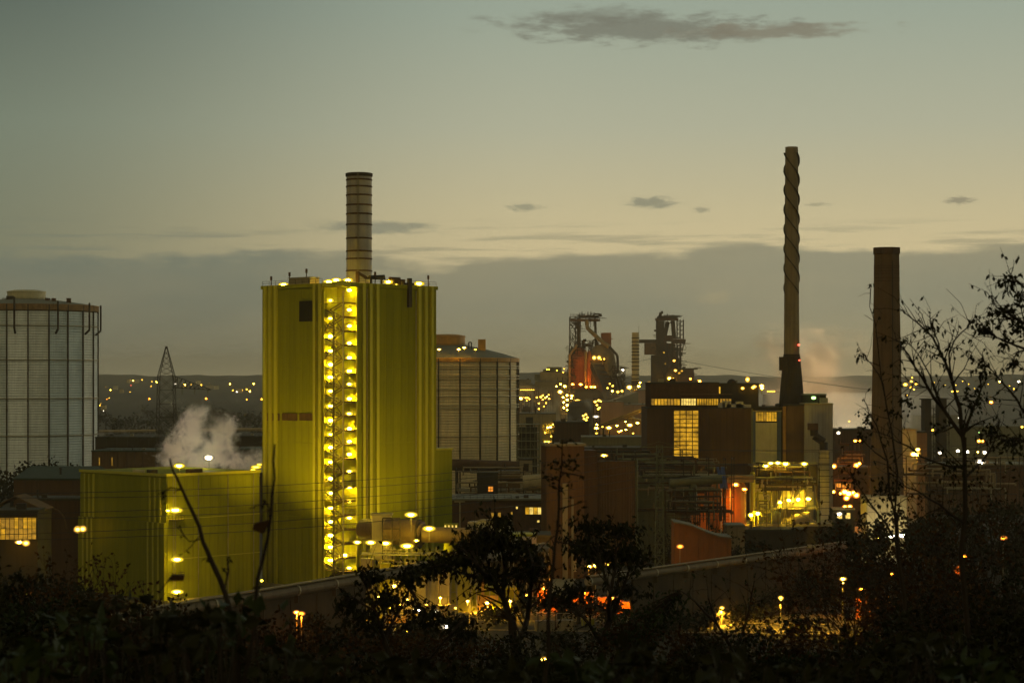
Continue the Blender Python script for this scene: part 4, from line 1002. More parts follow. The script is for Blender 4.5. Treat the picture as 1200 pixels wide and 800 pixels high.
b = MB(); b.beam((4, -9, zz - 12), (-12, -9.5, zz - 11), .6).beam((-8, -9, 2), (-8, -9, zz - 8), .5).path([(6, -9.5, zz), (6, -9.5, 4)], .6, 6); part('pipework', b, M['dsteel'], t)
H.append(hall('cladded_hall', 'faded red ribbed hall right of the dark dome', 'industrial building', 703, 1180, 731, 2, 50, 471, 'pinkclad', 'roofg', 2.2, .3))
H.append(hall('cladded_hall', 'faded red hall stepping down towards the brown glass hall', 'industrial building', 731, 1200, 763, -2, 45, 474.5, 'pinkclad', 'roofg', 2.6, .25))
H.append(hall('cladded_hall', 'pale red upper hall touching the small banded stack base', 'industrial building', 748, 1300, 775, 0, 40, 457.5, 'pinkclad', 'roofg', 3, .25))
t = thing('slanted_shed', 'grey lean-to roof sloping up behind the faded red halls', 'industrial building', (0, 0, 0))
a, c, d, e = P(712, 471, 1230), P(748, 459, 1230), P(748, 470, 1230), P(712, 474, 1230)
b = MB(); b.quadbox([(d.x * 0 + a.x, 1230, 0), (c.x, 1230, 0), (c.x, 1260, 0), (a.x, 1260, 0), (a.x, 1230, a.z), (c.x, 1230, c.z), (c.x, 1260, c.z), (a.x, 1260, a.z)]); part('body', b, M['roofg'], t)
b = MB()
for k in range(3): pass
# conveyors crossing here
def conveyor(label, a, c, w=3.0, h=2.6, m='darkclad', legs=3, lm_='dsteel', group=None):
    t = thing('conveyor_gallery', label, 'conveyor', (0, 0, 0), group=group)
    part('gallery', MB().beam(a, c, w, h), M[m], t)
    part('roof', MB().beam(Vector(a) + Vector((0, 0, h / 2 + .1)), Vector(c) + Vector((0, 0, h / 2 + .1)), w + .3, .18), M['roofg'], t)
    for i in range(legs):
        q = Vector(a).lerp(Vector(c), (i + .5) / legs)
        b = MB(); b.beam((q.x - w * .6, q.y, 0), (q.x - w * .2, q.y, q.z - h / 2), .3).beam((q.x + w * .6, q.y, 0), (q.x + w * .2, q.y, q.z - h / 2), .3)
        for z in (.33, .66): b.beam((q.x - w * .5, q.y, q.z * z), (q.x + w * .5, q.y, q.z * z), .2)
        part('trestle', b, M[lm_], t)
    return t
conveyor('left leg of the inverted V of dark conveyors over the bright depot yard', P(705, 499, 1080), P(732, 488.5, 1060), 2.4, 1.6, 'dsteel', 2)
conveyor('right leg of the inverted V of dark conveyors over the bright depot yard', P(732, 488.5, 1058), P(758, 495, 1040), 2.0, 1.4, 'dsteel', 2)
conveyor('steeper dark conveyor climbing to the upper left corner of the brown glass hall', P(732, 489, 1050), P(762, 478, 1030), 2.0, 1.5, 'dsteel', 2)
for i, (u, v, w, k) in enumerate(((713.5, 501, 2.0, 'amb'), (723, 498.5, 1.2, 'amb'), (738, 498, 2.0, 'amb'), (747, 495.4, 1.4, 'amb'), (725.5, 505.5, 1.3, 'org'), (728, 504.4, .9, 'amb'), (733.5, 503.3, 1.0, 'amb'), (733, 494, .8, 'amb'), (699, 501.4, 1.6, 'amb'), (699.5, 497.3, .9, 'amb'), (699, 507.5, .8, 'ambL'), (706, 500, .8, 'ambL'), (742, 507.5, .8, 'ambL'))):
    q = P(u, v, 1010 if i not in (8, 9, 10) else 960); lamp(q, k, w, '%s lamp of the bright depot yard left of the brown glass hall' % ORD[i], 'lamps of the depot yard', h=w * .5, pole=max(.6, q.z), beam=(30000, (.1, 1, .25), 150) if i in (0, 2, 3) else None)
frame_tower('light_tower', 'thin frame tower with a vertical row of lamps left of the depot yard', 696, 703, 466, 520, 1000, 2, 4, 5, 'dsteel', .35)
for i, (u, v, w) in enumerate(((697.5, 470.5, 1.2), (701.5, 469, 1.1), (704, 470, .8), (699.5, 474.5, .9), (701, 479, 1.0), (702.5, 477.5, .9))): lamp(P(u, v, 996), 'ambL', w, '%s small lamp from the top on the frame tower left of the faded red hall' % ORD[i], 'lamps on the left frame tower', h=w * .7)
lamp(P(698.5, 488, 990), 'whtL', 2.0, 'cool white light strip on the frame left of the faded red hall', h=.8, name='strip_light')
for i, (u, v) in enumerate(((683.5, 487), (686.5, 485.5), (688.3, 488.8), (684.5, 490.5), (687, 492))): lamp(P(u, v, 1150), 'ambL', 1.1, '%s lamp of the small yellow group in front of the dark dome' % ORD[i], 'small lamp group', h=.8)
for i, (u, v, w, k) in enumerate(((737.5, 453.7, 2.4, 'amb'), (748.5, 452.5, 1.6, 'amb'), (750, 448, 1.1, 'amb'), (760.5, 448.3, 1.4, 'amb'), (760.5, 454, 1.2, 'ambL'), (730, 433.5, 1.2, 'wht'), (718, 452, 1.2, 'ambL'), (717.5, 458, 1.3, 'amb'), (724, 459, 1.5, 'ambL'), (729, 458, 1.4, 'ambL'), (712, 454.5, 1.0, 'ambL'), (757, 456.5, .9, 'ambL'), (714.5, 449.5, .8, 'ambL'))):
    q = P(u, v, 1340); lamp(q, k, w, '%s lamp of the scatter between the two blast furnaces' % ORD[i], 'lamps between the blast furnaces', h=w * .75, pole=2, beam=(16000, (0, -1, -.3), 150) if i in (0, 7) else None)
sc = [(610.5, 466.8, 1.8, 'amb'), (616, 466, .9, 'ambL'), (618.5, 466, .9, 'ambL'), (617.3, 469.3, .7, 'ambL'), (620.5, 467.5, .8, 'ambL'), (629, 465.5, .9, 'ambL'), (633.8, 465, 1.3, 'ambL'), (631.5, 472.5, .9, 'ambL'), (631.5, 479, .9, 'ambL'), (639, 466, 1.0, 'ambL'), (643.5, 467, 1.1, 'ambL'), (636, 463, .9, 'ambL'), (640, 472, .8, 'ambL'), (637.5, 476, .6, 'ambL'), (643, 462.5, .7, 'ambL'), (632.5, 484, .6, 'dim'), (626, 470, .6, 'dim'), (613, 473, .7, 'dim'), (636, 468, .7, 'org'), (641, 464.5, .7, 'amb')]
for i, (u, v, w, k) in enumerate(sc): lamp(P(u, v, 1290), k, w, '%s lamp of the amber scatter right of the brown gasholder' % ORD[i], 'amber scatter in the haze', h=w * .8, beam=(30000, (0, 1, .2), 160) if i in (0, 6, 10) else None)

# ================================================================== MIDDLE GROUND
H.append(hall('brown_store', 'windowless brown box store under the dark dome', 'industrial building', 652, 830, 690, 2, 20, 495.5, 'brownclad', 'roofd', 1.6, .15))
H.append(hall('long_grey_shed', 'long low grey shed left of the brown glass hall', 'industrial building', 683, 800, 761, 0, 20, 513, 'greygreen', 'roofg', 2.2, .15))
H.append(hall('rear_brown_shed', 'low brown shed in front of the long grey shed', 'industrial building', 680, 720, 760, 0, 20, 526, 'brownclad', 'roofd', 2, .15))
lamp(P(708, 533.4, 640), 'amb', .75, 'single amber lamp on the dark roofs right of the ribbed bunker tower', pole=2)
# bunker tower
t, lx, h = hall('bunker_tower', 'tall ribbed brown bunker tower with a flat cap, left of the brown sheds', 'tower', 641, 520, 684, 6, 11, 522.5, 'brownlit', 'concl', 1.1, .22, over=.6, rt=.6)
part('lit_stripe', MB().box(lx * .42, lx * .56, -.5, -.23, 0, h * .72), M['concl'], t); part('lit_stripe', MB().box(lx * .66, lx * .72, -.5, -.23, 0, h * .6), M['concl'], t); part('side_wing', MB().box(lx + .002, lx + 3.6, .8, 10, 0, h - 1.2), M['brownclad'], t)  # pale strips stand in for the lit stripe on the tower front
part('door', MB().box(lx * .68, lx * .8, -.45, -.2, 1.8, 4.6), M['cream'], t)
t, lx, h = hall('curved_silo_hall', 'big brown ribbed hall with a rounded front right of the bunker tower', 'industrial building', 700, 560, 744, -4, 16, 547, 'brownlit', None or 'roofd', 0)
b = MB(); n = 18
prof = [(lx / 2 - lx / 2 * math.cos(math.pi * i / n), -3.4 * math.sin(math.pi * i / n) - .1) for i in range(n + 1)]
for (xa, ya), (xb, yb) in zip(prof, prof[1:]):
    b.quad((xa, ya, 0), (xb, yb, 0), (xb, yb, h + 1.8), (xa, ya, h + 1.8)); b.beam((xa, ya - .12, 0), (xa, ya - .12, h + 1.8), .22)
part('curved_wall', b, M['brownlit'], t)
o = len(b.v); b = MB(); b.v = [(x, y, h + 1.81) for x, y in prof]; b.f = [tuple(range(len(prof)))]; b.m = [0]; part('curved_roof', b, M['roofd'], t)
part('drain_pipe', MB().tube((lx + .5, -.6, 0), (lx + .5, -.6, h + 2), .38), M['gpipe'], t)
t, lx, h = hall('dark_ribbed_hall', 'dark grey green ribbed hall behind the lattice mast', 'industrial building', 745, 590, 790, 0, 14, 549, 'greygreen', 'roofd', 1.1, .3)
# pipework in front of that hall
rp = random.Random(11)
def pipes(label, u0, u1, v0, v1, Y, n, mats, r=(.15, .5), dep=6):
    t = thing('pipe_rack', label, 'pipework', (0, 0, 0)); x0, x1 = X(u0, Y), X(u1, Y); z0, z1 = Z(v1, Y), Z(v0, Y)
    nb = max(2, int((x1 - x0) / 7))
    for i in range(nb + 1):
        x = x0 + (x1 - x0) * i / nb
        part('trestle', MB().beam((x, Y, 0), (x, Y, z1), .28).beam((x, Y + dep, 0), (x, Y + dep, z1), .28).beam((x, Y, z1 * .98), (x, Y + dep, z1 * .98), .24).beam((x, Y, z1 * .6), (x, Y + dep, z1 * .6), .2), M['dsteel'], t)
    for i in range(n):
        z = rp.uniform(max(z0, 1), z1); y = Y + rp.uniform(-.6, dep); rr = rp.uniform(*r); a = rp.uniform(x0, x0 + (x1 - x0) * .4); c = rp.uniform(x0 + (x1 - x0) * .55, x1); z2 = z + rp.uniform(-3, 3)
        pts = [(a, y, max(.5, z2)), (a, y, z), (c, y, z), (c, y, max(.5, z - rp.uniform(0, 5)))]
        part('pipe', MB().path(pts, rr, 8), M[rp.choice(mats)], t)
    return t
pipes('tangle of grey green pipes on trestles in front of the dark ribbed hall', 742, 860, 535, 600, 575, 30, ['gpipe', 'steel', 'dsteel', 'pipe', 'brownsteel'], (.12, .45))
pipes('rows of pipes running left of the lattice mast under the brown glass hall', 690, 800, 527, 545, 600, 12, ['gpipe', 'dsteel', 'brownsteel'], (.12, .35))
t = thing('large_gas_main', 'thick pale green gas main running right towards the blue tarpaulin', 'pipeline', (0, 0, 0))
part('pipe', MB().tube(P(785, 566, 568), P(846, 561, 568), 1.3, 1.3, 16), M['gpipe'], t)
part('support', MB().tube(P(812, 566, 568), P(812, 600, 568), 1.2, 1.2, 14), M['gpipe'], t); part('support', MB().tube(P(790, 566, 568), P(790, 600, 568), .5), M['dsteel'], t)
# dark gas main and small houses under the brown gasholder
t = thing('dark_gas_main', 'thick dark horizontal gas main at the foot of the brown gasholder', 'pipeline', (0, 0, 0))
part('pipe', MB().tube(P(520, 544, 760), P(612, 547, 760), 2.2, 2.2, 16), M['brownsteel'], t)
for u in (536, 560, 584, 606): part('support', MB().beam((X(u, 760), 760, 0), (X(u, 760), 760, 17.5), .8), M['dsteel'], t)
t, lx, h = hall('transfer_house', 'small dark tower house with one glowing orange window', 'tower', 560, 640, 583, 0, 6, 555, 'darkclad', 'roofd', 1.2, .1)
window(t, lx * .52, lx * .78, h - 5.7, h - 4.0, 2, 2, 'wino'); 
t, lx, h = hall('ribbed_store', 'brown ribbed store right of the dark tower house', 'industrial building', 584, 690, 609, 0, 10, 553.5, 'concd', 'roofd', 1.0, .2)
t = thing('horizontal_tank', 'long pale horizontal tank left of the bunker tower', 'tank', (0, 0, 0))
part('shell', MB().tube(P(613, 566, 650), P(644, 564, 650), 2.6, 2.6, 20), M['concl'], t); part('saddle', MB().box(X(618, 650), X(620, 650), 649, 651, 0, 10).box(X(636, 650), X(638, 650), 649, 651, 0, 10), M['conc'], t)
t, lx, h = hall('stair_house', 'pale square house with a dark hatch, below the five storey frame', 'building', 609, 720, 624, 0, 6, 539, 'concl', 'roofd', 0); part('hatch', MB().box(lx * .3, lx * .7, -.2, 0, h - 4, h - 1.2), M['dsteel'], t)
t, lx, h = hall('slender_block', 'narrow pale block left of the bunker tower cap', 'building', 633, 700, 641, 0, 6, 541, 'concl', 'roofd', 0)
t, lx, h = hall('workshop', 'long dark brown workshop with a lit strip window left of the bunker tower', 'industrial building', 528, 585, 648, 3, 22, 586, 'brick', 'roofg', 6, .12, over=.8)
zw = lambda v: Z(v, 588)
xw = lambda u: (u - 528) * 585 / F
window(t, xw(615.5), xw(644.5), zw(602), zw(593.5), 6, 1, ['win', 'winb', 'win'])
for i, (u0, u1, v0, v1) in enumerate(((604.5, 607, 592.5, 595.5), (629.5, 632.5, 608.5, 611.5), (637, 639.5, 609, 611.2), (575.3, 578.6, 599.5, 606), (583.3, 587, 599.5, 606.5), (598.5, 601, 598.5, 602))):
    window(t, xw(u0), xw(u1), zw(v1), zw(v0), 1, 1, 'wind' if i > 2 else 'winb', fw=.08)
t = thing('t_shaped_lamp_post', 'pale T shaped lamp post beside the right end of the green switch house', 'lamp post', P(539, 612, 500)); zt_ = 5.1
part('post', MB().box(-.16, .16, -.16, .16, -6, zt_), M['concl'], t); part('arm', MB().box(-1.4, 1.2, -.25, .25, zt_, zt_ + .3), M['concl'], t)
t = thing('deck_container', 'white site container with a yellow lit left end on a dark deck', 'container', (X(567, 478), 478, Z(628, 478)), R(-12))
part('body', MB().box(-1.5, 5.6, 0, 5, 0, 3.6), M['white'], t); part('roof', MB().box(-1.6, 5.7, -.1, 5.1, 3.603, 3.8), M['concl'], t)
part('annexe', MB().box(-4.2, -1.52, .6, 5, 0, 3.3), M['cream'], t)
b = MB()
for k in range(14): b.box(-1.3 + k * .5, -1.1 + k * .5, -.08, .01, .1, 3.5)
part('side_rib', b, M['white'], t, kind='stuff')
t, lx, h = hall('deck_building', 'low dark building carrying the white site container', 'building', 531, 474, 645, 0, 12, 629, 'darkclad', 'roofd', 2, .1)
t, lx, h = hall('canopy_shed', 'pale green canopy over a yellow lit wall, left of the bunker tower foot', 'shed', 599, 462, 627, 0, 5, 628, 'darkclad', 'greenpanel2', 2, .1); 
part('canopy', MB().box(-.3, lx + .3, -1.4, -.2, h - 1.6, h - .05), M['greyclad'], t); window(t, lx * .3, lx * .72, h - 4.2, h - 1.9, 3, 1, 'wind')  # glowing panes stand in for the lamplit wall
for i in range(6):
    u = 545 + i * 11; t = thing('site_clutter', '%s from the left of the small crates and pipes beside the white site container' % ORD[i], 'equipment', P(u, 630, 470), group='clutter beside the white container')
    b = MB(); b.box(-.6, .6, -.5, .5, -.8, rp.uniform(.4, 2)).tube((.9, 0, -.8), (.9, 0, rp.uniform(1, 3)), .1); part('body', b, M[rp.choice(['steel', 'dsteel', 'cream', 'brownsteel'])], t)

# ================================================================== BROWN GLASS HALL AND NEIGHBOURS
YR = 650
t, lx, h = hall('glass_hall', 'big brown hall with a tall grid of lit yellow glass', 'industrial building', 758.5, YR, 882, 0, 30, 478.5, 'brownclad', 'roofd', 0, over=.05, rt=.25)
b = MB(); b2 = ribs(lx, 30, h - .3, .95, .16, .12, 'f'); part('cladding', b2, M['brownclad'], t, kind='stuff')
wx = lambda u: (u - 758.5) * YR / F
wz = lambda v: Z(v, YR)
window(t, wx(789.3), wx(818.6), wz(537), wz(480.5), 4, 11, ['win'], y=-.25, fw=.26)
part('window_band_rail', MB().box(wx(789.3), wx(818.6), -.75, -.62, wz(500.3), wz(499.7)).box(wx(789.3), wx(818.6), -.75, -.62, wz(518.3), wz(517.7)), M['dsteel'], t)
part('corner_post', MB().box(lx - .5, lx, -.5, -.17, 0, h), M['gpipe'], t)
t, lx, h = hall('upper_glass_storey', 'dark upper storey with a long lit window band standing on the brown glass hall', 'industrial building', 762.5, YR + 4, 842, 0, 24, 449.5, 'brick', 'roofd', 2.8, .12, z0=wz(478.5) + .26)
wy = lambda v: Z(v, YR + 4) - wz(478.5) - .26
xx = lambda u: (u - 762.5) * (YR + 4) / F
fr = window(t, xx(763), xx(797), wy(474.8), wy(466.8), 9, 1, ['wind', 'win', 'win'], fw=.22); fr = window(t, xx(798), xx(815.5), wy(474.8), wy(466.8), 6, 1, ['winb'], fw=.12); fr = window(t, xx(816.5), xx(842), wy(474.8), wy(466.8), 9, 1, ['win', 'win', 'wind'], fw=.2)
part('awning', MB().box(xx(797), xx(858), -.5, -.05, wy(462.2), wy(461.2)), M['concd'], t)
t2, lx2, h2 = hall('upper_side_storey', 'grey upper storey right of the long lit window band', 'industrial building', 842.2, YR + 6, 888.5, 0, 20, 450.5, 'darkclad', 'roofd', 1.6, .12, z0=wz(478.5) + .26)
window(t2, .3, 4.2, wy(474.8), wy(466.8), 4, 1, ['wind', 'dim' if False else 'wind'], fw=.2)
part('vertical_lamp', MB().box(.1, .5, -.5, -.1, wy(461), wy(453)), M['Ldim'], t2)
b = MB()
for u, w_, hh_ in ((846, 1.0, 1.6), (852, 1.4, 2.2), (860, 2.4, 1.2), (867, 1.2, 2.0), (874, 1.8, 1.0)): x = wx(u); b.box(x - w_, x + w_, .5, 3, h * 0 + wz(478.5) + .27, wz(478.5) + .27 + hh_)
t3 = thing('roof_units', 'row of small pale ventilation units on the roof edge of the brown glass hall', 'roof machine', (X(758.5, YR), YR, 0)); part('body', b, M['greyclad'], t3)
t3 = thing('roof_dome', 'small dark roof dome on the upper storey', 'roof structure', P(857.5, 450, YR + 10)); part('shell', MB().lathe([(1.6, 0), (1.5, .8), (.9, 1.5), (0, 1.8)], n=14), M['dsteel'], t3)
# tower block right of it with the lit recess
t, lx, h = hall('recessed_tower', 'tall block with a pale lit panel set between blue grey pillars', 'industrial building', 882.5, YR + 6, 923, 0, 22, 478, 'darkclad', 'roofd', 0, rt=.4)
ww = lambda u: (u - 882.5) * (YR + 6) / F
zz_ = lambda v: Z(v, YR + 6)
part('pillar', MB().box(ww(880.5), ww(885), -.9, 0, 4, h - 1), M['blue'], t); part('pillar', MB().box(ww(910.5), ww(915), -.9, 0, 4, h - 1), M['blue'], t)
part('panel', MB().box(ww(885.2), ww(910.3), -.35, 0, zz_(541), zz_(495)), M['white'], t)
window(t, ww(885.4), ww(910.2), zz_(493.5), zz_(482.5), 8, 1, ['win', 'win', 'wind'], fw=.12)
part('orange_pillar', MB().box(ww(875), ww(879.5), -1.6, 0, zz_(545), zz_(476)), M['ochre'], t); part('orange_pillar', MB().box(ww(917), ww(922.8), -1.6, 0, zz_(541), zz_(476)), M['ochre'], t)
part('lintel', MB().box(ww(880), ww(916), -1.2, 0, zz_(482), zz_(480.6)), M['concl'], t)
t, lx, h = hall('olive_block', 'olive brown ribbed block under the twisted chimney', 'industrial building', 923.2, YR + 1, 943.5, 0, 26, 475.5, 'ochre' if False else 'concd', 'roofd', .9, .14)
t, lx, h = hall('pale_block', 'tall pale grey ribbed block at the right end of the complex', 'industrial building', 943.7, YR - 1, 975.5, 0, 26, 474, 'greyclad', 'concl', 1.0, .14)
t, lx, h = hall('roof_cabin', 'dark cabin with a green lamp on the roof of the pale block', 'roof structure', 941, YR + 8, 967.5, 0, 8, 463, 'darkclad', 'roofg', 1.2, .1, z0=Z(474, YR - 1) + .55)
lamp(P(953.5, 466, YR + 6), 'grn', .9, 'green lamp on the dark roof cabin beside the twisted chimney', h=.6)
part('roof_box', MB().box(lx - 2.5, lx + .6, -1, 2, 0, 1.6), M['concl'], t)
# banded vertical duct on the pale block
xd = X(966, YR - 6); t = thing('banded_riser', 'pale vertical duct with dark bands running down the face of the pale block', 'duct', (xd, YR - 6, 0)); zt_ = Z(527, YR - 6)
part('duct', MB().box(-1.55, 1.3, -1.3, 1.3, 0, zt_), M['cream'], t)
for v in (531, 536, 543.5, 550.5, 557.5, 564.5, 570, 577, 580, 587.5, 595, 603): part('band', MB().box(-1.75, 1.5, -1.5, 1.5, Z(v + .35, YR - 6), Z(v - .35, YR - 6)), M['dsteel'], t)
part('elbow', MB().path([(-.2, 0, zt_), (-.2, 0, zt_ + 2.5), (-3.2, 0, zt_ + 4.6), (-3.4, 0, zt_ + 7)], 1.3, 12), M['dsteel'], t)
part('hood', MB().box(-5.2, -2.2, -1.4, 1.4, zt_ + 6.5, zt_ + 8.6), M['brownsteel'], t)

# twisted chimney
Yc = 664; cx = X(927.7, Yc); zt = Z(172.5, Yc); z0 = Z(417, Yc); zb = Z(476, Yc)
t = thing('twisted_chimney', 'very tall slim chimney wrapped in helical strakes on a tapering dark foot', 'chimney', (cx, Yc, 0))
part('shaft', MB().lathe([(2.6, z0 - .1), (2.15, zt - 2), (2.1, zt), (1.6, zt), (1.6, zt - 4)], n=30), M['conc'], t, smooth=True)
part('foot', MB().lathe([(4.3, 0), (4.2, zb), (2.75, z0 + .1), (2.75, z0 + .6), (2.3, z0 + .6)], n=24), M['darkclad'], t)
b = MB()
for i in range(24):
    a = 2 * math.pi * i / 24; b.beam((math.cos(a) * 4.25, math.sin(a) * 4.25, zb), (math.cos(a) * 2.8, math.sin(a) * 2.8, z0), .12)
part('foot_rib', b, M['dsteel'], t, kind='stuff')
part('side_duct', MB().box(-4.1, -2.3, -1, 1, Z(434, Yc), Z(418, Yc)), M['dsteel'], t)
za, zc_ = Z(180, Yc), Z(344, Yc)
pitch = (zc_ - za) / 2.35 * 1.0
for s in range(3):
    b = MB(); n = 170; prev = None
    for i in range(n + 1):
        z = za + (zc_ - za) * i / n; ang = -2 * math.pi * (z - za) / 19.6 + s * 2 * math.pi / 3 + 1.2
        r0 = 2.1; r1 = 2.75; cur = [(math.cos(ang) * r0, math.sin(ang) * r0, z - .12), (math.cos(ang) * r1, math.sin(ang) * r1, z - .12), (math.cos(ang) * r1, math.sin(ang) * r1, z + .22), (math.cos(ang) * r0, math.sin(ang) * r0, z + .22)]
        o = len(b.v); b.v += cur
        if prev is not None:
            for k in range(4): b.f.append((prev + k, prev + (k + 1) % 4, o + (k + 1) % 4, o + k)); b.m.append(0)
        prev = o
    part('strake', b, M['strake'], t)
lamp(P(936, 404, Yc - 3), 'red', .4, 'upper tiny red warning light on the twisted chimney', h=.4, bare=True, name='warning_light'); lamp(P(936.8, 422, Yc - 3), 'red', .3, 'lower tiny red warning light on the twisted chimney', h=.3, bare=True, name='warning_light')

# square shouldered chimney at the right
Yd = 600; cx = X(1039, Yd); zt = Z(290.5, Yd)
t = thing('brown_chimney', 'thick plain brown chimney, slightly wider at its foot, right of the twisted one', 'chimney', (cx, Yd, 0))
rT, rM, rB = 3.95, 4.15, 5.6; sg = 8
def rot8(b, a0):
    return b
prof = [(rB, 8), (rB * .93, 24), (4.75, 44), (rM, Z(352, Yd)), (rT, zt - 1), (rT, zt), (rT - .7, zt), (rT - .7, zt - 3)]
part('shaft', MB().lathe(prof, n=sg * 1, a0=R(22.5 - 8), a1=R(22.5 - 8) + 2 * math.pi), M['concd'], t)
part('base', MB().box(-5.9, 5.9, -5.4, 5.4, 0, 8), M['concl'], t)
for v in (312, 314.5, 318, 321, 326, 329.5, 352):
    z = Z(v, Yd); part('joint_band', MB().lathe([(rT + .03, z - .12), (rT + .16, z - .12), (rT + .16, z + .12), (rT + .03, z + .12)], n=8, a0=R(14.5), a1=R(14.5) + 2 * math.pi), M['brownsteel'], t)
part('crown', MB().lathe([(rT + .02, zt - 2.0), (rT + .3, zt - 1.8), (rT + .3, zt + .05), (rT - .6, zt + .05)], n=8, a0=R(14.5), a1=R(14.5) + 2 * math.pi), M['brownsteel'], t)
part('ladder', MB().box(.6, .75, -rB + .3, -rB + .55, 10, 20).beam((1.0, -5.4, 8), (.9, -4.15, zt - 4), .22), M['dsteel'], t)
t, lx, h = hall('chimney_base_house', 'pale house at the foot of the brown chimney, lit from below', 'building', 1016, 590, 1062, 3, 8, 583, 'cream', 'concl', 2.2, .1)
b = MB()
for k in range(1, 4): part('wall_panel', MB().box(.1, lx - .1, -.25, -.1, h * k / 4 - .15, h * k / 4 + .1), M['concl'], t)
for i, (u, v, w, k) in enumerate(((1033, 629.3, .9, 'wht'), (1045, 628, .9, 'wht'), (1058.5, 626.7, 1.3, 'wht'), (1028, 630, .5, 'ambL'))):
    lamp(P(u, v, 580), k, w, '%s white lamp from the left below the pale house at the brown chimney' % ORD[i], 'lamps below the chimney house', h=w * .45, beam=(900, (0, 1, .5), 150) if i < 3 else None)

# processing floor in front of the tower block
t = thing('mixing_floor', 'brightly lit process platform with rails and cladding in front of the tower block', 'platform', (X(868, 625), 625, 0)); mp = 625 / F
fx = lambda u: (u - 868) * mp
fz = lambda v: Z(v, 625)
part('deck', MB().box(0, fx(975), 0, 18, fz(616.5), fz(613.5)), M['steel'], t); part('wall', MB().box(.3, fx(974.6), .5, 18, 0, fz(616.6)), M['darkclad'], t)
part('railing', railing(MB(), [(0, 0, fz(613.5)), (fx(975), 0, fz(613.5))], 1.1, .08, 1.8), M['steel'], t)
part('upper_deck', MB().box(fx(884), fx(958), 2, 18, fz(547.5), fz(546)), M['steel'], t)
part('railing', railing(MB(), [(fx(884), 2, fz(546)), (fx(958), 2, fz(546))], 1.2, .08, 1.8), M['steel'], t)
part('middle_deck', MB().box(fx(898), fx(962), 1, 16, fz(596.5), fz(595)), M['steel'], t); part('railing', railing(MB(), [(fx(898), 1, fz(595)), (fx(962), 1, fz(595))], 1.2, .08, 1.6), M['steel'], t)
for u in (884, 897, 905, 918, 930, 945, 958): part('column', MB().box(fx(u) - .2, fx(u) + .2, 1.2, 1.6, fz(613.4), fz(547.6)), M['dsteel'], t)
part('back_wall', MB().box(fx(884), fx(960), 12, 12.5, fz(613), fz(566)), M['cream'], t)
for k, (ua, ub, va, vb_, m, y) in enumerate(((890.5, 901, 545.5, 563, 'darkclad', 1.7), (902, 913.5, 546.5, 563, 'brownsteel', 1.5), (948, 959, 544.5, 563, 'darkclad', 1.8), (912, 930, 563, 566.5, 'dsteel', 1.4), (884, 958, 565.5, 567.5, 'dsteel', 1.9))):
    part('casing', MB().box(fx(ua), fx(ub), y, y + 6, fz(vb_), fz(va)), M[m], t)
t = thing('hopper_hood', 'large cream hood shining under lamps in the middle of the process platform', 'hopper', (X(868, 629), 629, 0))
b = MB(); b.quadbox([(fx(911), 0, fz(594.8)), (fx(946), 0, fz(594.8)), (fx(946), 6, fz(594.8)), (fx(911), 6, fz(594.8)), (fx(921), 0, fz(568)), (fx(945), 0, fz(567.8)), (fx(945), 6, fz(567.8)), (fx(921), 6, fz(568))]); part('hood', b, M['cream'], t)
part('chute', MB().beam((fx(922), -.6, fz(590)), (fx(942), -.6, fz(570)), .5, .8).beam((fx(928), -.9, fz(586)), (fx(944), -.9, fz(569)), .3, .4), M['dsteel'], t)
part('lower_wall', MB().box(fx(915), fx(934), 1, 5, fz(613.3), fz(597)), M['cream'], t)
t = thing('blue_door_box', 'dark blue box with a ribbed door left under the cream hood', 'cabin', (X(903.5, 624), 624, fz(613.4)))
w_ = 11.5 * mp; part('body', MB().box(0, w_, 0, 3, 0, 14.5 * mp), M['blue'], t)
b = MB(); [b.box(.2 + i * .42, .4 + i * .42, -.09, .01, .1, 14 * mp) for i in range(7)]; part('door_rib', b, M['dsteel'], t)
t = thing('door_screen', 'small pale blue screen beside the banded riser', 'panel', (X(957.5, 623), 623, fz(613.4))); part('sheet', MB().box(0, 1.1, 0, .5, 0, 4.2), M['blue'], t); part('frame', MB().box(-.08, -.003, -.05, .5, 0, 4.3), M['dsteel'], t)
t = thing('mixer_drum', 'tilted mixing drum with a diagonal conveyor, bright yellow under the lamps', 'machine', (X(938, 622), 622, fz(613.4)))
part('drum', MB().tube((-2, 0, 1.6), (2.8, 1, 2.6), 1.5, 1.5, 18), M['cream'], t); part('conveyor', MB().beam((-1.2, -1.8, 4.0), (5.0, -1.8, .4), .7, .5), M['steel'], t)
part('frame', MB().beam((-2.8, -.5, 0), (-2.8, -.5, 3.6), .25).beam((2.8, -.5, 0), (2.8, -.5, 3.6), .25).beam((-2.8, -.5, 3.6), (2.8, -.5, 3.6), .25).beam((-2.8, -.5, .2), (0, -1, 3.4), .2), M['ygreen'], t)
for j in range(3):
    part('wheel', MB().tube((-2.2 + j * 2.1, -1.9, .5), (-2.2 + j * 2.1, -1.5, .5), .5, .5, 12), M['dsteel'], t)
t = thing('yellow_green_riser', 'yellow green vertical pipe pair at the left end of the process platform', 'pipe', (X(882, 622), 622, 0))
part('pipe', MB().tube((0, 0, 0), (0, 0, Z(553, 622)), .72, .72, 14), M['ygreen'], t); part('pipe', MB().tube((1.6, .3, 0), (1.6, .3, Z(575, 622)), .3, .3, 10), M['ygreen'], t)
part('flange', MB().tube((0, 0, Z(556, 622)), (0, 0, Z(555, 622)), .95, .95, 14), M['gpipe'], t)
LR = [(897.5, 545.7, .7), (903.2, 542.6, .65), (911.5, 542.2, .7), (920.6, 543.3, .85), (942.6, 543.2, .75), (880.3, 603.2, .9), (888, 601.4, .8), (914, 588.4, .65), (924.5, 586, .75), (935.5, 585, .8), (947.4, 584.3, .8)]
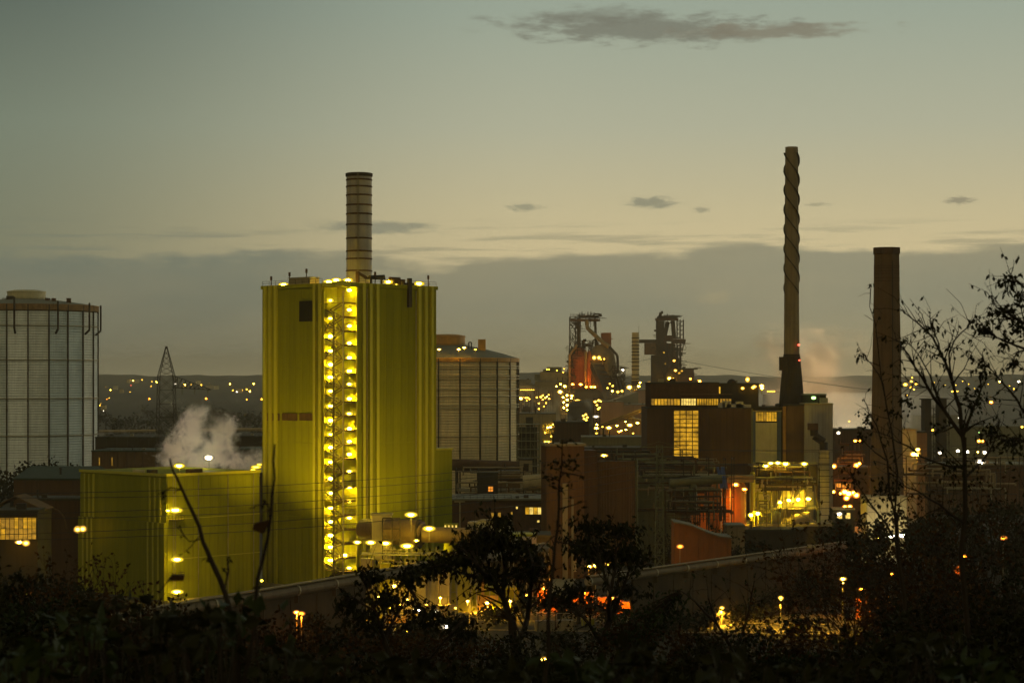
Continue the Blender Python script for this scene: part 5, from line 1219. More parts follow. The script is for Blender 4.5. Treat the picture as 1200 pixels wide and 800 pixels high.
LRn = ['lowest left lamp on the upper deck under the pale lit panel', 'second lamp of the four under the pale lit panel', 'third lamp of the four under the pale lit panel', 'lamp on a pole right of the pale lit panel', 'lamp below the olive block on the upper deck', 'left lamp of the pair at the foot of the yellow green pipe', 'right lamp of the pair at the foot of the yellow green pipe', 'leftmost lamp in front of the cream hood', 'second lamp in front of the cream hood', 'third lamp in front of the cream hood', 'rightmost lamp in front of the cream hood']
for i, (u, v, w) in enumerate(LR): lamp(P(u, v, 621.5), 'yel' if i < 5 else 'yelS', w * (1 if i < 5 else .7), LRn[i], 'lamps of the process platform', h=w * .45, pole=1.6, beam=(4200, (.1, 1, 1.6), 100) if i in (1, 2) else None)
pipes('dense pipework hanging under the upper deck of the process platform', 884, 960, 548, 575, 622, 26, ['dsteel', 'steel', 'gpipe', 'brownsteel', 'cream'], (.08, .3), 4)
pipes('pipework and frames left of the cream hood', 884, 912, 570, 612, 623, 16, ['dsteel', 'gpipe', 'ygreen', 'steel'], (.08, .25), 4)
pipes('upper tangle of thin pipes and cable trays below the brown glass hall', 752, 850, 536, 556, 610, 26, ['dsteel', 'gpipe', 'steel', 'brownsteel', 'pipe'], (.06, .22), 5)
pipes('low pipe tangle between the dark ribbed hall and the scaffold', 780, 850, 572, 612, 560, 26, ['dsteel', 'gpipe', 'steel', 'brownsteel'], (.06, .25), 5)
pipes('pipe bridge clutter along the foot of the brown gasholder', 534, 640, 548, 580, 660, 22, ['dsteel', 'brownsteel', 'pipe', 'steel'], (.08, .3), 6)
pipes('pipe racks in front of the right hand works', 1062, 1200, 535, 580, 640, 30, ['dsteel', 'brownsteel', 'pipe', 'steel'], (.1, .35), 6)
pipes('pipe racks between the banded riser and the brown chimney', 975, 1022, 520, 575, 700, 20, ['dsteel', 'brownsteel', 'pipe'], (.1, .35), 6)
# orange lit panel, tarpaulin, scaffold
t = thing('orange_lit_wall', 'tall curved wall glowing orange left of the yellow green pipe', 'building', (X(857, 612), 612, 0)); w_ = 19 * 612 / F
zt_ = Z(566.5, 612)
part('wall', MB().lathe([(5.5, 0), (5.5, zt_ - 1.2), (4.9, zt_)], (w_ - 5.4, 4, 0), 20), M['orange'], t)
part('panel', MB().beam((.6, -.9, 2), (.6, -.9, zt_ - 2), .12), M['dsteel'], t)
part('gantry', MB().box(-1.5, 6.8, -3, 3, zt_ + .5, zt_ + 2.6).box(-8, -1.52, -2, 2, zt_ + 4.6, zt_ + 5.2).beam((-8, 0, zt_ + 6), (0, 0, zt_ + 6), .3), M['gpipe'], t)
part('shed', MB().box(-12, -3.2, 2, 8, 0, zt_ - 1.8), M['orange'], t, label='dim orange shed beside the scaffold')
lamp(Vector((X(862, 603), 603, zt_ + .2)), 'org', .7, 'orange lamp over the curved orange wall', h=.4, beam=(9000, (0, .35, -1), 120)); lamp(P(872.5, 573, 600), 'org', .6, 'small orange lamp beside the yellow green pipe', h=.3)
t = thing('tarpaulin', 'blue tarpaulin hanging slanted over the top of the scaffold stair', 'tarpaulin', (0, 0, 0))
a, c, d, e = P(839.5, 547, 603), P(849, 547, 603), P(853, 572, 602), P(844.5, 572, 602); b = MB(); n = 8
for i in range(n + 1):
    for j in range(n + 1):
        q = a.lerp(c, i / n).lerp(e.lerp(d, i / n), j / n); q.y += .12 * math.sin(i * 2.3 + j * .7); b.v.append(tuple(q))
for i in range(n + 1):
    for j in range(n + 1):
        q = Vector(b.v[i * (n + 1) + j]); b.v.append((q.x, q.y + 1.0 + .1 * j, q.z))
for i in range(n):
    for j in range(n):
        k_ = i * (n + 1) + j; b.f.append((k_, k_ + 1, k_ + n + 2, k_ + n + 1)); b.m.append(0); o = (n + 1) ** 2; b.f.append((o + k_, o + k_ + n + 1, o + k_ + n + 2, o + k_ + 1)); b.m.append(0)
part('sheet', b, M['bluetarp'], t); part('rope', MB().beam(a, e, .08).beam(c, d, .08), M['cable'], t)
t = thing('scaffold_stair', 'pale scaffold stair below the blue tarpaulin', 'scaffold', (X(845.5, 604), 604, 0)); w_ = 10.5 * 604 / F; zt_ = Z(572, 604)
b = MB()
for x in (0, w_): b.beam((x, 0, 0), (x, 0, zt_), .2).beam((x, 1.6, 0), (x, 1.6, zt_), .2)
for k in range(14): b.beam((0, 0, .4 + k * .95), (w_, 0, .4 + k * .95), .1)
part('frame', b, M['white'], t)
for k in range(4): part('platform', MB().box(0, w_, 0, 1.6, zt_ - .3 - k * 2.4, zt_ - .2 - k * 2.4), M['steel'], t)
# orange curved roof building
t = thing('curved_roof_shed', 'orange brown shed with a grey roof swooping down to the right', 'shed', (X(790, 480), 480, 0)); ms = 480 / F
b = MB(); pts = [(0, Z(612.5, 480)), (7 * ms, Z(613.5, 480)), (22 * ms, Z(617, 480)), (38 * ms, Z(624, 480)), (52 * ms, Z(629, 480)), (67 * ms, Z(630.5, 480))]
for (xa, za), (xb, zb_) in zip(pts, pts[1:]): b.quadbox([(xa, 0, 0), (xb, 0, 0), (xb, 9, 0), (xa, 9, 0), (xa, 0, za), (xb, 0, zb_), (xb, 9, zb_), (xa, 9, za)])
part('wall', b, M['obrown'], t); b = MB()
for (xa, za), (xb, zb_) in zip(pts, pts[1:]): b.quadbox([(xa - .1, -.8, za + .02), (xb + .1, -.8, zb_ + .02), (xb + .1, 9.5, zb_ + .02), (xa - .1, 9.5, za + .02), (xa - .1, -.8, za + .35), (xb + .1, -.8, zb_ + .35), (xb + .1, 9.5, zb_ + .35), (xa - .1, 9.5, za + .35)])
part('roof', b, M['roofg'], t)
for i in range(10): part('side_rib', MB().box(i * 1.4, i * 1.4 + .12, -.12, .01, 0, pts[-1][1] + max(0, (3 - i * .55))), M['obrown'], t)
part('door', MB().box(10.6, 12.6, -.1, .02, 0, 3.2), M['darkclad'], t)
lamp(P(797, 640, 462), 'orgL', .5, 'weak orange lamp in front of the curved roof shed', h=.3, pole=4)
t, lx, h = hall('rubble_store', 'dark low store with pale stacked blocks right of the curved roof shed', 'shed', 853, 500, 872, 0, 8, 617, 'conc', 'roofg', 1.2, .1)
for i in range(12): part('block', MB().box(-1.4 + (i % 3) * 1.3, -.2 + (i % 3) * 1.3, -2.2, -1, (i // 3) * .9, (i // 3) * .9 + .85), M['concl'], t)
t, lx, h = hall('low_retaining_hall', 'dark low building in front of the lit process platform', 'industrial building', 874, 560, 945, 0, 10, 622, 'darkclad', 'roofd', 3, .15)
for k in range(5): part('door', MB().box(lx * (.1 + k * .18), lx * (.19 + k * .18), -.2, 0, 0, 4.2), M['brownclad'], t)

# ================================================================== RIGHT BACKGROUND
t, lx, h = hall('hazy_works', 'hazy brown works building between the pale block and the brown chimney', 'industrial building', 978, 900, 1022, 0, 20, 504, 'brownclad', 'roofd', 2, .2)
t, lx, h = hall('low_works', 'low dark building with small orange windows right of the banded riser', 'industrial building', 973, 720, 1020, 0, 16, 548, 'darkclad', 'roofg', 2, .2)
window(t, lx * .12, lx * .5, h - 8, h - 5.5, 5, 1, 'wino')
t, lx, h = hall('lit_kiosk', 'small kiosk with two glowing square windows right of the banded riser', 'cabin', 976, 640, 1001, 0, 6, 597, 'darkclad', 'concl', 1.5, .1)
for ua, ub in ((980.5, 987), (990.5, 996.5)): window(t, (ua - 976) * 640 / F, (ub - 976) * 640 / F, h - 2.9, h - .9, 1, 1, 'winb')
lamp(P(983.5, 602, 634), 'wht', .6, 'white lamp in front of the left glowing window of the kiosk', h=.4)
fl_ = [(990, 576, .9), (994.5, 578, 1.0), (1000, 577, .6), (1003.5, 580, .8), (976.7, 576, .5), (985, 578, .4), (992, 583.5, .7), (990, 594, .6), (996, 593.5, .6), (989, 597.5, .5), (1003.5, 545, .7), (977, 546, .7), (1007, 543, .5), (993, 583, .5)]
for i, (u, v, w) in enumerate(fl_): lamp(P(u, v, 690), 'org', w, '%s orange glow among the bushes right of the banded riser' % ORD[i], 'orange glows right of the riser', h=w * .8, bare=True)
t, lx, h = hall('white_silo_block', 'pale block directly right of the brown chimney', 'industrial building', 1056, 720, 1074, 0, 14, 504, 'greyclad', 'concl', 1.6, .1)
t, lx, h = hall('rosy_block', 'reddish block touching the pale block right of the brown chimney', 'industrial building', 1073.5, 735, 1086, 0, 14, 507, 'pinkclad', 'roofd', 1.6, .1)
t, lx, h = hall('dark_twin_tower', 'dark tower with a crown, left of a pair above the right hand lamps', 'tower', 1084, 900, 1091, 0, 8, 468, 'darkclad', 'roofd', 1.6, .1, over=.8)
t, lx, h = hall('dark_twin_tower', 'dark tower with a crown, right of a pair above the right hand lamps', 'tower', 1101, 900, 1109, 0, 8, 467.5, 'darkclad', 'roofd', 1.6, .1, over=.8)
frame_tower('tower_frame', 'open frame between the pair of dark crowned towers', 1088, 1112, 478, 540, 905, 4, 4, 6, 'dsteel', .3)
t, lx, h = hall('far_works', 'long low hall far right behind the branches', 'industrial building', 1110, 1100, 1215, 0, 30, 500, 'greygreen', 'roofg', 3, .2)
t, lx, h = hall('far_works', 'brown low hall far right below the row of white lamps', 'industrial building', 1085, 760, 1210, 0, 20, 545, 'brownclad', 'roofg', 3, .2)
t, lx, h = hall('far_works', 'shallow hall on the plain right of the brown chimney', 'industrial building', 1062, 1300, 1125, 0, 30, 487, 'greygreen', 'roofg', 4, .2)
RLs = [(982.7, 507, 1.2, 'wht', 'white lamp left of the brown chimney above the orange pair', 900), (1002.2, 516.4, 1.0, 'org', 'left of the orange pair on one pole left of the brown chimney', 800), (1007, 516.4, 1.0, 'org', 'right of the orange pair on one pole left of the brown chimney', 800),
(1070.6, 532, .8, 'amb', 'left lamp of the amber pair right of the brown chimney', 700), (1074.6, 532, .8, 'amb', 'right lamp of the amber pair right of the brown chimney', 700), (1075.5, 526.5, .6, 'amb', 'amber lamp just above the amber pair right of the brown chimney', 700),
(1161.5, 471.4, 1.9, 'org', 'single orange lamp high at the far right', 1300), (1147.3, 516.6, 1.3, 'org', 'left of the orange pair behind the branches', 900), (1151.3, 516.6, 1.3, 'org', 'right of the orange pair behind the branches', 900),
(1101.5, 530.4, 1.1, 'wht', 'leftmost of the four white lamps behind the branches', 820), (1122.5, 528.2, 1.1, 'wht', 'second of the four white lamps behind the branches', 820), (1133.7, 529, 1.1, 'wht', 'third of the four white lamps behind the branches', 820), (1153.8, 530, 1.2, 'wht', 'rightmost of the four white lamps behind the branches', 820), (1149.2, 541, 1.1, 'wht', 'white lamp below the row of four behind the branches', 760), (1146, 529.3, .8, 'amb', 'small amber lamp between the white lamps behind the branches', 820),
(1171.6, 447, 1.7, 'amb', 'left of two lamps near the skyline at the far right', 1700), (1194, 447, 1.9, 'wht', 'right of two lamps near the skyline at the far right', 1700), (1123.8, 489.5, 1.0, 'whtL', 'faint white lamp between tree forks', 1100), (1147.3, 506.5, .6, 'grn', 'small green light among the branches', 900), (1197.7, 500, 1.0, 'ambL', 'amber lamp at the right edge of the view', 1000),
(995, 493.5, 1.3, 'ambL', 'hazy dot above the hazy brown works', 1500), (990, 485, 1.3, 'dim', 'faint dot high in the lit haze left of the brown chimney', 1500), (1188, 455.5, .9, 'ambL', 'small amber dot near the skyline at the far right', 1600), (1093, 503.6, .8, 'org', 'small orange lamp between the dark crowned towers', 880)]
for u, v, w, k, lab, Y in RLs:
    q = P(u, v, Y); lamp(q, k, w, lab, 'lamps of the right hand works', h=w * .75, pole=min(q.z - .1, 14) if q.z > 1 else .5)
for i, (u, v, w) in enumerate(((1061, 450.5, 2.4), (1067.7, 447, 1.8), (1067, 453.5, 1.5), (1073.5, 450, 1.6), (1069, 442.5, .9), (1063, 463, .8), (1071, 456, 1.0))):
    lamp(P(u, v, 1500), 'ambL', w, '%s lamp of the skyline cluster just right of the brown chimney' % ORD[i], 'skyline cluster right of the brown chimney', h=w * .7, bare=True)
for i, (u, v, w) in enumerate(((1116, 458.5, 2), (1122, 458.2, 1.6), (1120, 451, .9), (1135, 450, .8), (1095, 448, .7), (1108, 451, .9), (1128, 446.5, .8), (1150, 452, .9), (1158, 450, .7), (1183, 452, .8), (1100, 446, .6), (1142, 455, .7))):
    lamp(P(u, v, 1900), 'ambL', w, '%s far amber dot near the skyline behind the bare branches' % ORD[i], 'far amber dots at right', h=w * .4, bare=True)
for i, (u, v, w) in enumerate(((876, 459.3, .0), (884, 452.8, 1.0), (882.5, 454, .9), (870.3, 454.8, .8))):
    if w: lamp(P(u, v, 655), 'ambL', w * .5, '%s small lamp at the top right corner of the grey upper storey' % ORD[i - 1], 'corner lamps of the upper storey', h=.3)
for i in range(5):
    lamp(P(899.5 + i * 2.0, 458.4 + (i % 2) * .5, 1250), 'ambL', .8, '%s lamp of the hazy string left of the twisted chimney foot' % ORD[i], 'hazy string of lamps', h=.4, bare=True)
lamp(P(876, 444.5, 700), 'ambL', .5, 'small lamp on a mast above the grey upper storey', h=.6, pole=3); lamp(P(892.5, 452, 700), 'amb', .6, 'bright amber lamp just right of the grey upper storey', h=.4, pole=3); lamp(P(893, 454.8, 690), 'amb', .5, 'second amber lamp right below the bright one by the grey upper storey', h=.35, pole=3)
t, lx, h = hall('hazy_unit', 'hazy tank house between the upper storey and the twisted chimney', 'industrial building', 897, 1200, 917, 0, 12, 462, 'darkclad', 'roofd', 2, .2)

sk_ = random.Random(9)
for i, u in enumerate(sorted(sk_.uniform(1062, 1204) for _ in range(18))):
    q = on_land(u, 443 + sk_.uniform(0, 6)); s = q.y / F; hgt = sk_.uniform(3, 9) * s
    t = thing('far_stack', '%s from the left of the small stacks and blocks on the right hand skyline' % ORD[i], 'chimney', q, 0, 'small skyline stacks at the right')
    if sk_.random() < .5: part('shell', MB().tube((0, 0, -3), (0, 0, hgt), .7 * s, .5 * s, 8), M['concd'], t); part('crown', MB().tube((0, 0, hgt), (0, 0, hgt + .4 * s), .65 * s, .65 * s, 8), M['dsteel'], t)
    else: w_ = sk_.uniform(2, 7) * s; part('wall', MB().box(-w_, w_, 0, 20, -3, hgt * .5), M['concd'], t); part('roof', MB().box(-w_ - 1, w_ + 1, -1, 21, hgt * .5 + .003, hgt * .5 + .3 * s), M['roofg'], t)
# ================================================================== LEFT BACKGROUND
t = thing('pale_pipeline', 'long pale pipeline across the dark plain behind the lattice pylon', 'pipeline', (0, 0, 0)); yq = 1350
part('pipe', MB().tube(P(112, 505.5, yq), P(184, 504.5, yq), 1.0).tube(P(235, 503.5, yq), P(312, 503, yq), 1.2), M['pipe'], t)
for i in range(12):
    x = X(116 + i * 16.5, yq); part('support', MB().beam((x, yq, 0), (x, yq, 10), .6), M['dsteel'], t)
t, lx, h = hall('rolling_hall', 'long dark hall with a few dim lit openings, left of the lattice pylon', 'industrial building', 112, 820, 186, -4, 40, 513, 'darkclad', 'roofd', 4, .2)
for i, u in enumerate((126, 133.5, 168.5)): window(t, (u - 113.0) * .36, (u - 111.0) * .36, h - 7, h - 4.4, 1, 1, 'wind', fw=.05)
t, lx, h = hall('low_front_hall', 'long low dark hall in front, with narrow lit slits, left of the steam', 'industrial building', 108, 720, 196, -3, 25, 529, 'concd', 'roofb', 3, .3)
for u in (116, 131): window(t, (u - 108) * .31, (u - 106.6) * .31, h - 5, h - 2, 1, 1, 'wind', fw=.05)
t, lx, h = hall('rear_hall', 'dark stepped hall between the steam and the tall green block', 'industrial building', 246, 780, 312, 0, 40, 512, 'darkclad', 'roofd', 4, .2)
t, lx, h = hall('rear_hall', 'lower dark hall in front of the stepped one, behind the lower green roof', 'industrial building', 225, 700, 312, 0, 20, 527, 'darkclad', 'roofb', 4, .2)
t = thing('gable_frame', 'pale gable outline rising behind the steam on the lower green roof', 'roof structure', (0, 0, 0)); part('frame', MB().beam(P(264, 546, 560), P(275.5, 538, 560), .25).beam(P(275.5, 538, 560), P(288, 546, 560), .25).beam(P(264, 546, 560), P(264, 560, 560), .2).beam(P(288, 546, 560), P(288, 560, 560), .2), M['greyclad'], t)
t, lx, h = hall('blue_roof_hall', 'long hall with a blue green roof below the gasholder', 'industrial building', 16, 600, 100, -5, 30, 562, 'brownclad', 'roofb', 0); part('roof_slope', MB().quadbox([(0, -.5, h + .51), (lx, -.5, h + .51), (lx, 30, h + .51), (0, 30, h + .51), (0, -.4, h + .52), (lx, -.4, h + .52), (lx, 16, h + 3.5), (0, 16, h + 3.5)]), M['roofb'], t)
for k in range(6): part('wall_panel', MB().box(lx * k / 6 + .1, lx * (k + 1) / 6 - .1, -.3, 0, .2, h - .4), M['brownclad'], t)
t, lx, h = hall('arched_depot', 'brown depot front with a pale arch, left of the lower green hall', 'industrial building', 28, 500, 93, 0, 12, 586, 'brownclad', 'roofd', 3, .15)
b = MB(); prev = None
for i in range(13):
    a = math.pi * i / 12; q = Vector((lx * .5 + 3.8 * math.cos(a), -.4, h - 7 + 5 * math.sin(a)))
    if prev is not None: b.beam(prev, q, .35)
    prev = q
part('arch', b, M['concd'], t)
t, lx, h = hall('lit_wall_shed', 'shed front shining yellow green at the left edge of the view', 'building', -12, 430, 44, 3, 8, 600, 'darkclad', 'roofd', 0)
window(t, 1.5, lx - .2, Z(632, 430), Z(606, 430), 9, 2, [M and 'wind', 'win'], y=-.1, fw=.1)  # the glow of these panes imitates a wall lit yellow
t2 = thing('gabled_hut', 'dark gabled hut behind the yellow green shed front at the left edge', 'hut', (X(18, 445), 445, 0)); 
z_ = Z(598, 445); b = MB(); b.quadbox([(-6, 0, 0), (6, 0, 0), (6, 9, 0), (-6, 9, 0), (-6, 0, z_), (6, 0, z_), (6, 9, z_), (-6, 9, z_)]); part('wall', b, M['darkclad'], t2)
b = MB(); b.beam((-6.5, 4.4, z_), (0, 4.4, z_ + 3.2), 9.4, .25, (0, 0, 1)).beam((0, 4.4, z_ + 3.2), (6.5, 4.4, z_ + .05), 9.4, .25, (0, 0, 1)); part('roof', b, M['concd'], t2)
lamp(P(22.5, 635, 425), 'amb', .55, 'pinkish white lamp below the yellow green shed front, left of two', h=.25); lamp(P(30.5, 636, 425), 'ambL', .5, 'amber lamp below the yellow green shed front, right of two', h=.4)
lamp(P(91, 620, 480), 'ambL', .55, 'left of the two small amber lamps in front of the brown depot', h=.5); lamp(P(97, 619.5, 480), 'ambL', .55, 'right of the two small amber lamps in front of the brown depot', h=.5)
lamp(P(33.5, 697, 330), 'org', .4, 'red orange lamp low in the dark bushes at the left edge', h=.35, pole=3)
# far lights on the plain
fr_ = random.Random(5)
far = [(151.5, 445.5, 5, 'amb'), (156, 446, 2.6, 'amb'), (162, 446, 3.4, 'amb'), (153.5, 451.3, 2.6, 'red'), (166.5, 445, 2, 'ambL'), (129.5, 456.8, 2, 'amb'), (178, 447, 2, 'ambL'), (183.5, 447.6, 3, 'amb'), (177, 452.5, 1.6, 'ambL'), (205.6, 449.8, 3, 'whtL'), (213, 448, 1.8, 'whtL'), (216.8, 450.8, 3.2, 'amb'), (236, 451, 3, 'ambL'), (269.5, 449.8, 3, 'amb'), (297.3, 449.6, 3.2, 'amb'), (277.5, 459, 3, 'whtL'), (292.8, 458.5, 2.6, 'amb'), (284, 457, 2, 'ambL'), (289, 456, 2.6, 'ambL'), (273, 457.3, 2, 'ambL'), (175.2, 467.2, 1.5, 'org'), (241.5, 466.8, 2.6, 'org'), (289, 468, 1.6, 'org'), (306.5, 467.5, 1.7, 'org'), (125, 467.5, 1.3, 'orgL'), (117, 475, 1.6, 'ambL'), (120, 477.5, 2, 'ambL'), (121.5, 481, 1.6, 'whtL'), (128, 466, 1.2, 'ambL'), (145, 458.8, 1.3, 'dim'), (152.5, 459.2, 1.4, 'ambL'), (210, 467.6, 1.3, 'dim'), (124, 453.3, 3, 'dim'), (118, 473, 1, 'ambL'), (224, 450.5, 1.5, 'ambL'), (255, 452.8, 2, 'dim'), (245, 449, 2.4, 'dim'), (301, 456, 2, 'dim'), (265, 452, 1.4, 'dim'), (141, 457.3, 1.4, 'dim')]
far += [(620 + fr_.uniform(-10, 25), fr_.uniform(442, 449), 1.3, 'dim') for _ in range(5)]
for i, (u, v, w, k) in enumerate(far):
    q = on_land(u, v + 2.2); q.z = max(Z(v, q.y), q.z + 2); s_ = min(1.7, q.y / 3000) * .55
    names = {'amb': 'bright amber', 'ambL': 'small amber', 'org': 'orange', 'orgL': 'weak orange', 'red': 'red', 'whtL': 'pale white', 'dim': 'faint'}[k]
    kin = sorted([a[0] for a in far if a[3] == k]); rank = kin.index(u) if u in kin else 0
    lamp(q, k, w * s_ * 1.3, ('the only ' + names if len(kin) == 1 else ORD[rank] + ' ' + names) + (' far light' if len(kin) == 1 else ' far light from the left') + ' on the plain', 'far lights on the plain', h=w * s_, bare=True, name='distant_lamp')
# distant small houses
hz_ = [(135, 455, 9, 'white'), (150, 447, 6, 'cream'), (245, 454, 14, 'cream'), (253, 455, 10, 'white'), (232, 449, 9, 'white'), (160, 447, 8, 'cream'), (280, 459, 12, 'cream'), (121, 479, 8, 'cream'), (142, 459, 8, 'concl'), (290, 456, 9, 'concl')]
for i, (u, v, w, m) in enumerate(hz_):
    q = on_land(u, v + 1.5); Y = q.y; s = Y / F
    t = thing('distant_house', 'far pale block on the dark plain, %s from the left' % ORD[sorted(x[0] for x in hz_).index(u)], 'building', (q.x, Y, q.z), group='far blocks on the plain'); w_ = w * s * .6; hb = 5 + 2.2 * s
    part('wall', MB().box(-w_ / 2, w_ / 2, 0, 10, -4, hb), M[m], t); part('roof', MB().box(-w_ / 2 - .5, w_ / 2 + .5, -.5, 10.5, hb + .003, hb + .8), M['roofd'], t)

# ================================================================== FOREGROUND PLAIN: PIPELINES, ROADSIDE
def pipeline(label, a, c, r, wallh, seg, m='pipeb', fence=True):
    t = thing('pipeline', label, 'pipeline', (0, 0, 0)); a = Vector(a); c = Vector(c); n = max(2, int((c - a).length / seg))
    for i in range(n):
        p, q = a.lerp(c, i / n), a.lerp(c, (i + 1) / n); d = (q - p).normalized()
        part('pipe', MB().tube(p, q - d * .02, r, r, 14), M[m], t); part('flange', MB().tube(p - d * .22, p + d * .22, r + .14, r + .14, 14), M['steel'], t)
        part('support', MB().box(p.x - .5, p.x + .5, p.y - .7, p.y + .3, p.z - r - 1.2, p.z - r + .1), M['soil'], t)
        n_ = Vector((d.y, -d.x, 0)) * -1
        part('walkway', MB().beam(p + Vector((0, 0, r + .25)) - n_ * 0, q - d * .02 + Vector((0, 0, r + .25)), r * 1.7, .12), M['conc'], t)
    return t
pa, pc = Vector((X(-60, 285), 285, 13.9)), Vector((X(640, 452), 452, 13.9))
pipeline('long pale pipeline climbing across the view in front of the green buildings', pa, pc, .95, 7, 12)
pb, pd = Vector((X(690, 385), 385, 13.2)), Vector((X(990, 466), 466, 13.2))
pipeline('pale pipeline on piers in front of the brown sheds at the right', pb, pd, .8, 6, 11)
t = thing('retaining_wall', 'weathered retaining wall under the long pale pipeline', 'wall', (0, 0, 0)); off = Vector((.15, .5, 0))
n = 22
for i in range(n):
    if i > 12: continue
    p, q = pa.lerp(pc, i / n) + off, pa.lerp(pc, (i + 1) / n) + off; d = (q - p).normalized()
    part('wall_panel', MB().beam(Vector((p.x, p.y, 6.5)), Vector((q.x, q.y, 6.5)) - d * .12, .5, 12.9), M['soil'], t); part('pier', MB().beam(Vector((p.x, p.y, 6.2)) - d * .25, Vector((p.x, p.y, 6.2)) + d * .25, .8, 12.25), M['soil'], t)
t = thing('pipe_trestle', 'open steel trestles under the upper half of the long pale pipeline', 'trestle', (0, 0, 0))
for i in range(13, 23):
    p = pa.lerp(pc, i / 22) + off; b = MB()
    b.beam((p.x - .9, p.y - .6, 0), (p.x - .4, p.y, 12.7), .22).beam((p.x + .9, p.y + .6, 0), (p.x + .4, p.y, 12.7), .22)
    for z in (4, 8): b.beam((p.x - .8, p.y, z), (p.x + .8, p.y, z), .12)
    part('trestle_frame', b, M['steel'], t)
t = thing('retaining_wall', 'weathered retaining wall under the right hand pipeline', 'wall', (0, 0, 0)); n = 14
for i in range(n):
    if i < 2: continue
    p, q = pb.lerp(pd, i / n) + off, pb.lerp(pd, (i + 1) / n) + off; d = (q - p).normalized()
    part('wall_panel', MB().beam(Vector((p.x, p.y, 6.2)), Vector((q.x, q.y, 6.2)) - d * .12, .5, 12.4), M['soil'], t); part('pier', MB().beam(Vector((p.x, p.y, 5.6)) - d * .25, Vector((p.x, p.y, 5.6)) + d * .25, .8, 11.05), M['soil'], t)
# street lamps along the road
sl = [(988, 678, 372, 'amb'), (571, 706, 404, 'amb'), (637, 772, 300, 'amb'), (915, 700, 378, 'ambL'), (846, 712, 384, 'ambL')]
for i, (u, v, Y, k) in enumerate(sl):
    Y *= 1.1
    q = P(u, v, Y); 
    lamp(q, k, .45 if k == 'amb' else .36, ['bright street lamp above the orange thicket at right', 'street lamp in front of the green machine shed', 'low lamp post down the slope below the orange containers', 'dimmer street lamp over the lit road, fourth from the orange containers', 'dimmer street lamp over the lit road, third from the orange containers', 'dimmer street lamp over the road, second from the orange containers', 'dimmer street lamp next to the bright one', 'dimmer street lamp right of the bright one', 'rightmost dimmer street lamp among the bushes', 'dimmer street lamp by the orange containers'][i], 'street lamps by the road', h=.26, pole=max(.5, q.z), name='street_lamp', cat='street lamp', beam=(34000, (0, .1, -1), 168) if i != 2 else None)
# orange lit containers
for i, (u, w, hh_) in enumerate(((630, 2.2, 5.2), (646, 3.6, 3.0), (668, 5.2, 4.6), (700, 5.2, 3.6), (728, 3.4, 2.8))):
    Y = 448 - i * 1.5; t = thing('freight_container', 'red orange container, %s from the left of the glowing row beside the road' % ORD[i], 'container', (X(u, Y), Y, 0), R(-5), 'glowing red orange containers')
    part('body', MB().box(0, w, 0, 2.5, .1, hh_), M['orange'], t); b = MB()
    for k in range(int(w / .45)): b.box(.1 + k * .45, .3 + k * .45, -.08, .01, .25, hh_ - .15)
    part('side_rib', b, M['orange'], t, kind='stuff'); part('skid', MB().box(-.05, w + .05, -.1, 2.6, 0, .1), M['dsteel'], t)
    lamp(Vector((X(u, Y) + w * .6, Y - 4.5, hh_ + .4)), 'org', .22, 'small orange lamp in front of the %s red orange container' % ORD[i], 'lamps of the container row', h=.14, pole=hh_ + .3, beam=(3000, (0, 1, -.35), 140))
lamp(P(617, 697, 440), 'ambL', .3, 'small lamp left of the red orange containers', h=.2, pole=4)
for i, (u0, u1, Y, v) in enumerate(((1004, 1022, 436, 697), (1028, 1052, 430, 701), (1120, 1140, 440, 664))):
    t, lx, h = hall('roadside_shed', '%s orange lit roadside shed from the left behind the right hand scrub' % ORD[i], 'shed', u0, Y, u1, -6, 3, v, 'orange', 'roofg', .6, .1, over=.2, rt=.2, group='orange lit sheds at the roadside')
    lamp(P((u0 + u1) / 2, v - 2, Y - 5), 'orgL', .25, 'small orange lamp in front of the %s roadside shed' % ORD[i], 'lamps of the roadside sheds', h=.2, pole=2, beam=(5000, (0, 1, -.4), 150))
# green machine shed
t, lx, h = hall('machine_shed', 'green machine shed with a glowing open bay beside the road', 'shed', 548, 450, 606, -4, 8, 690, 'green', 'greenpanel2', 1.6, .12)
b = MB(); b.box(lx * .2, lx * .62, -.3, .0, 0, h * .72); part('bay', b, M['ochre'], t); part('mast', MB().box(lx * .28, lx * .34, -.7, -.35, 0, h + 2.5), M['ochre'], t); part('step', MB().box(lx * .5, lx + .5, -2.2, -.4, 0, 2.2), M['green'], t)
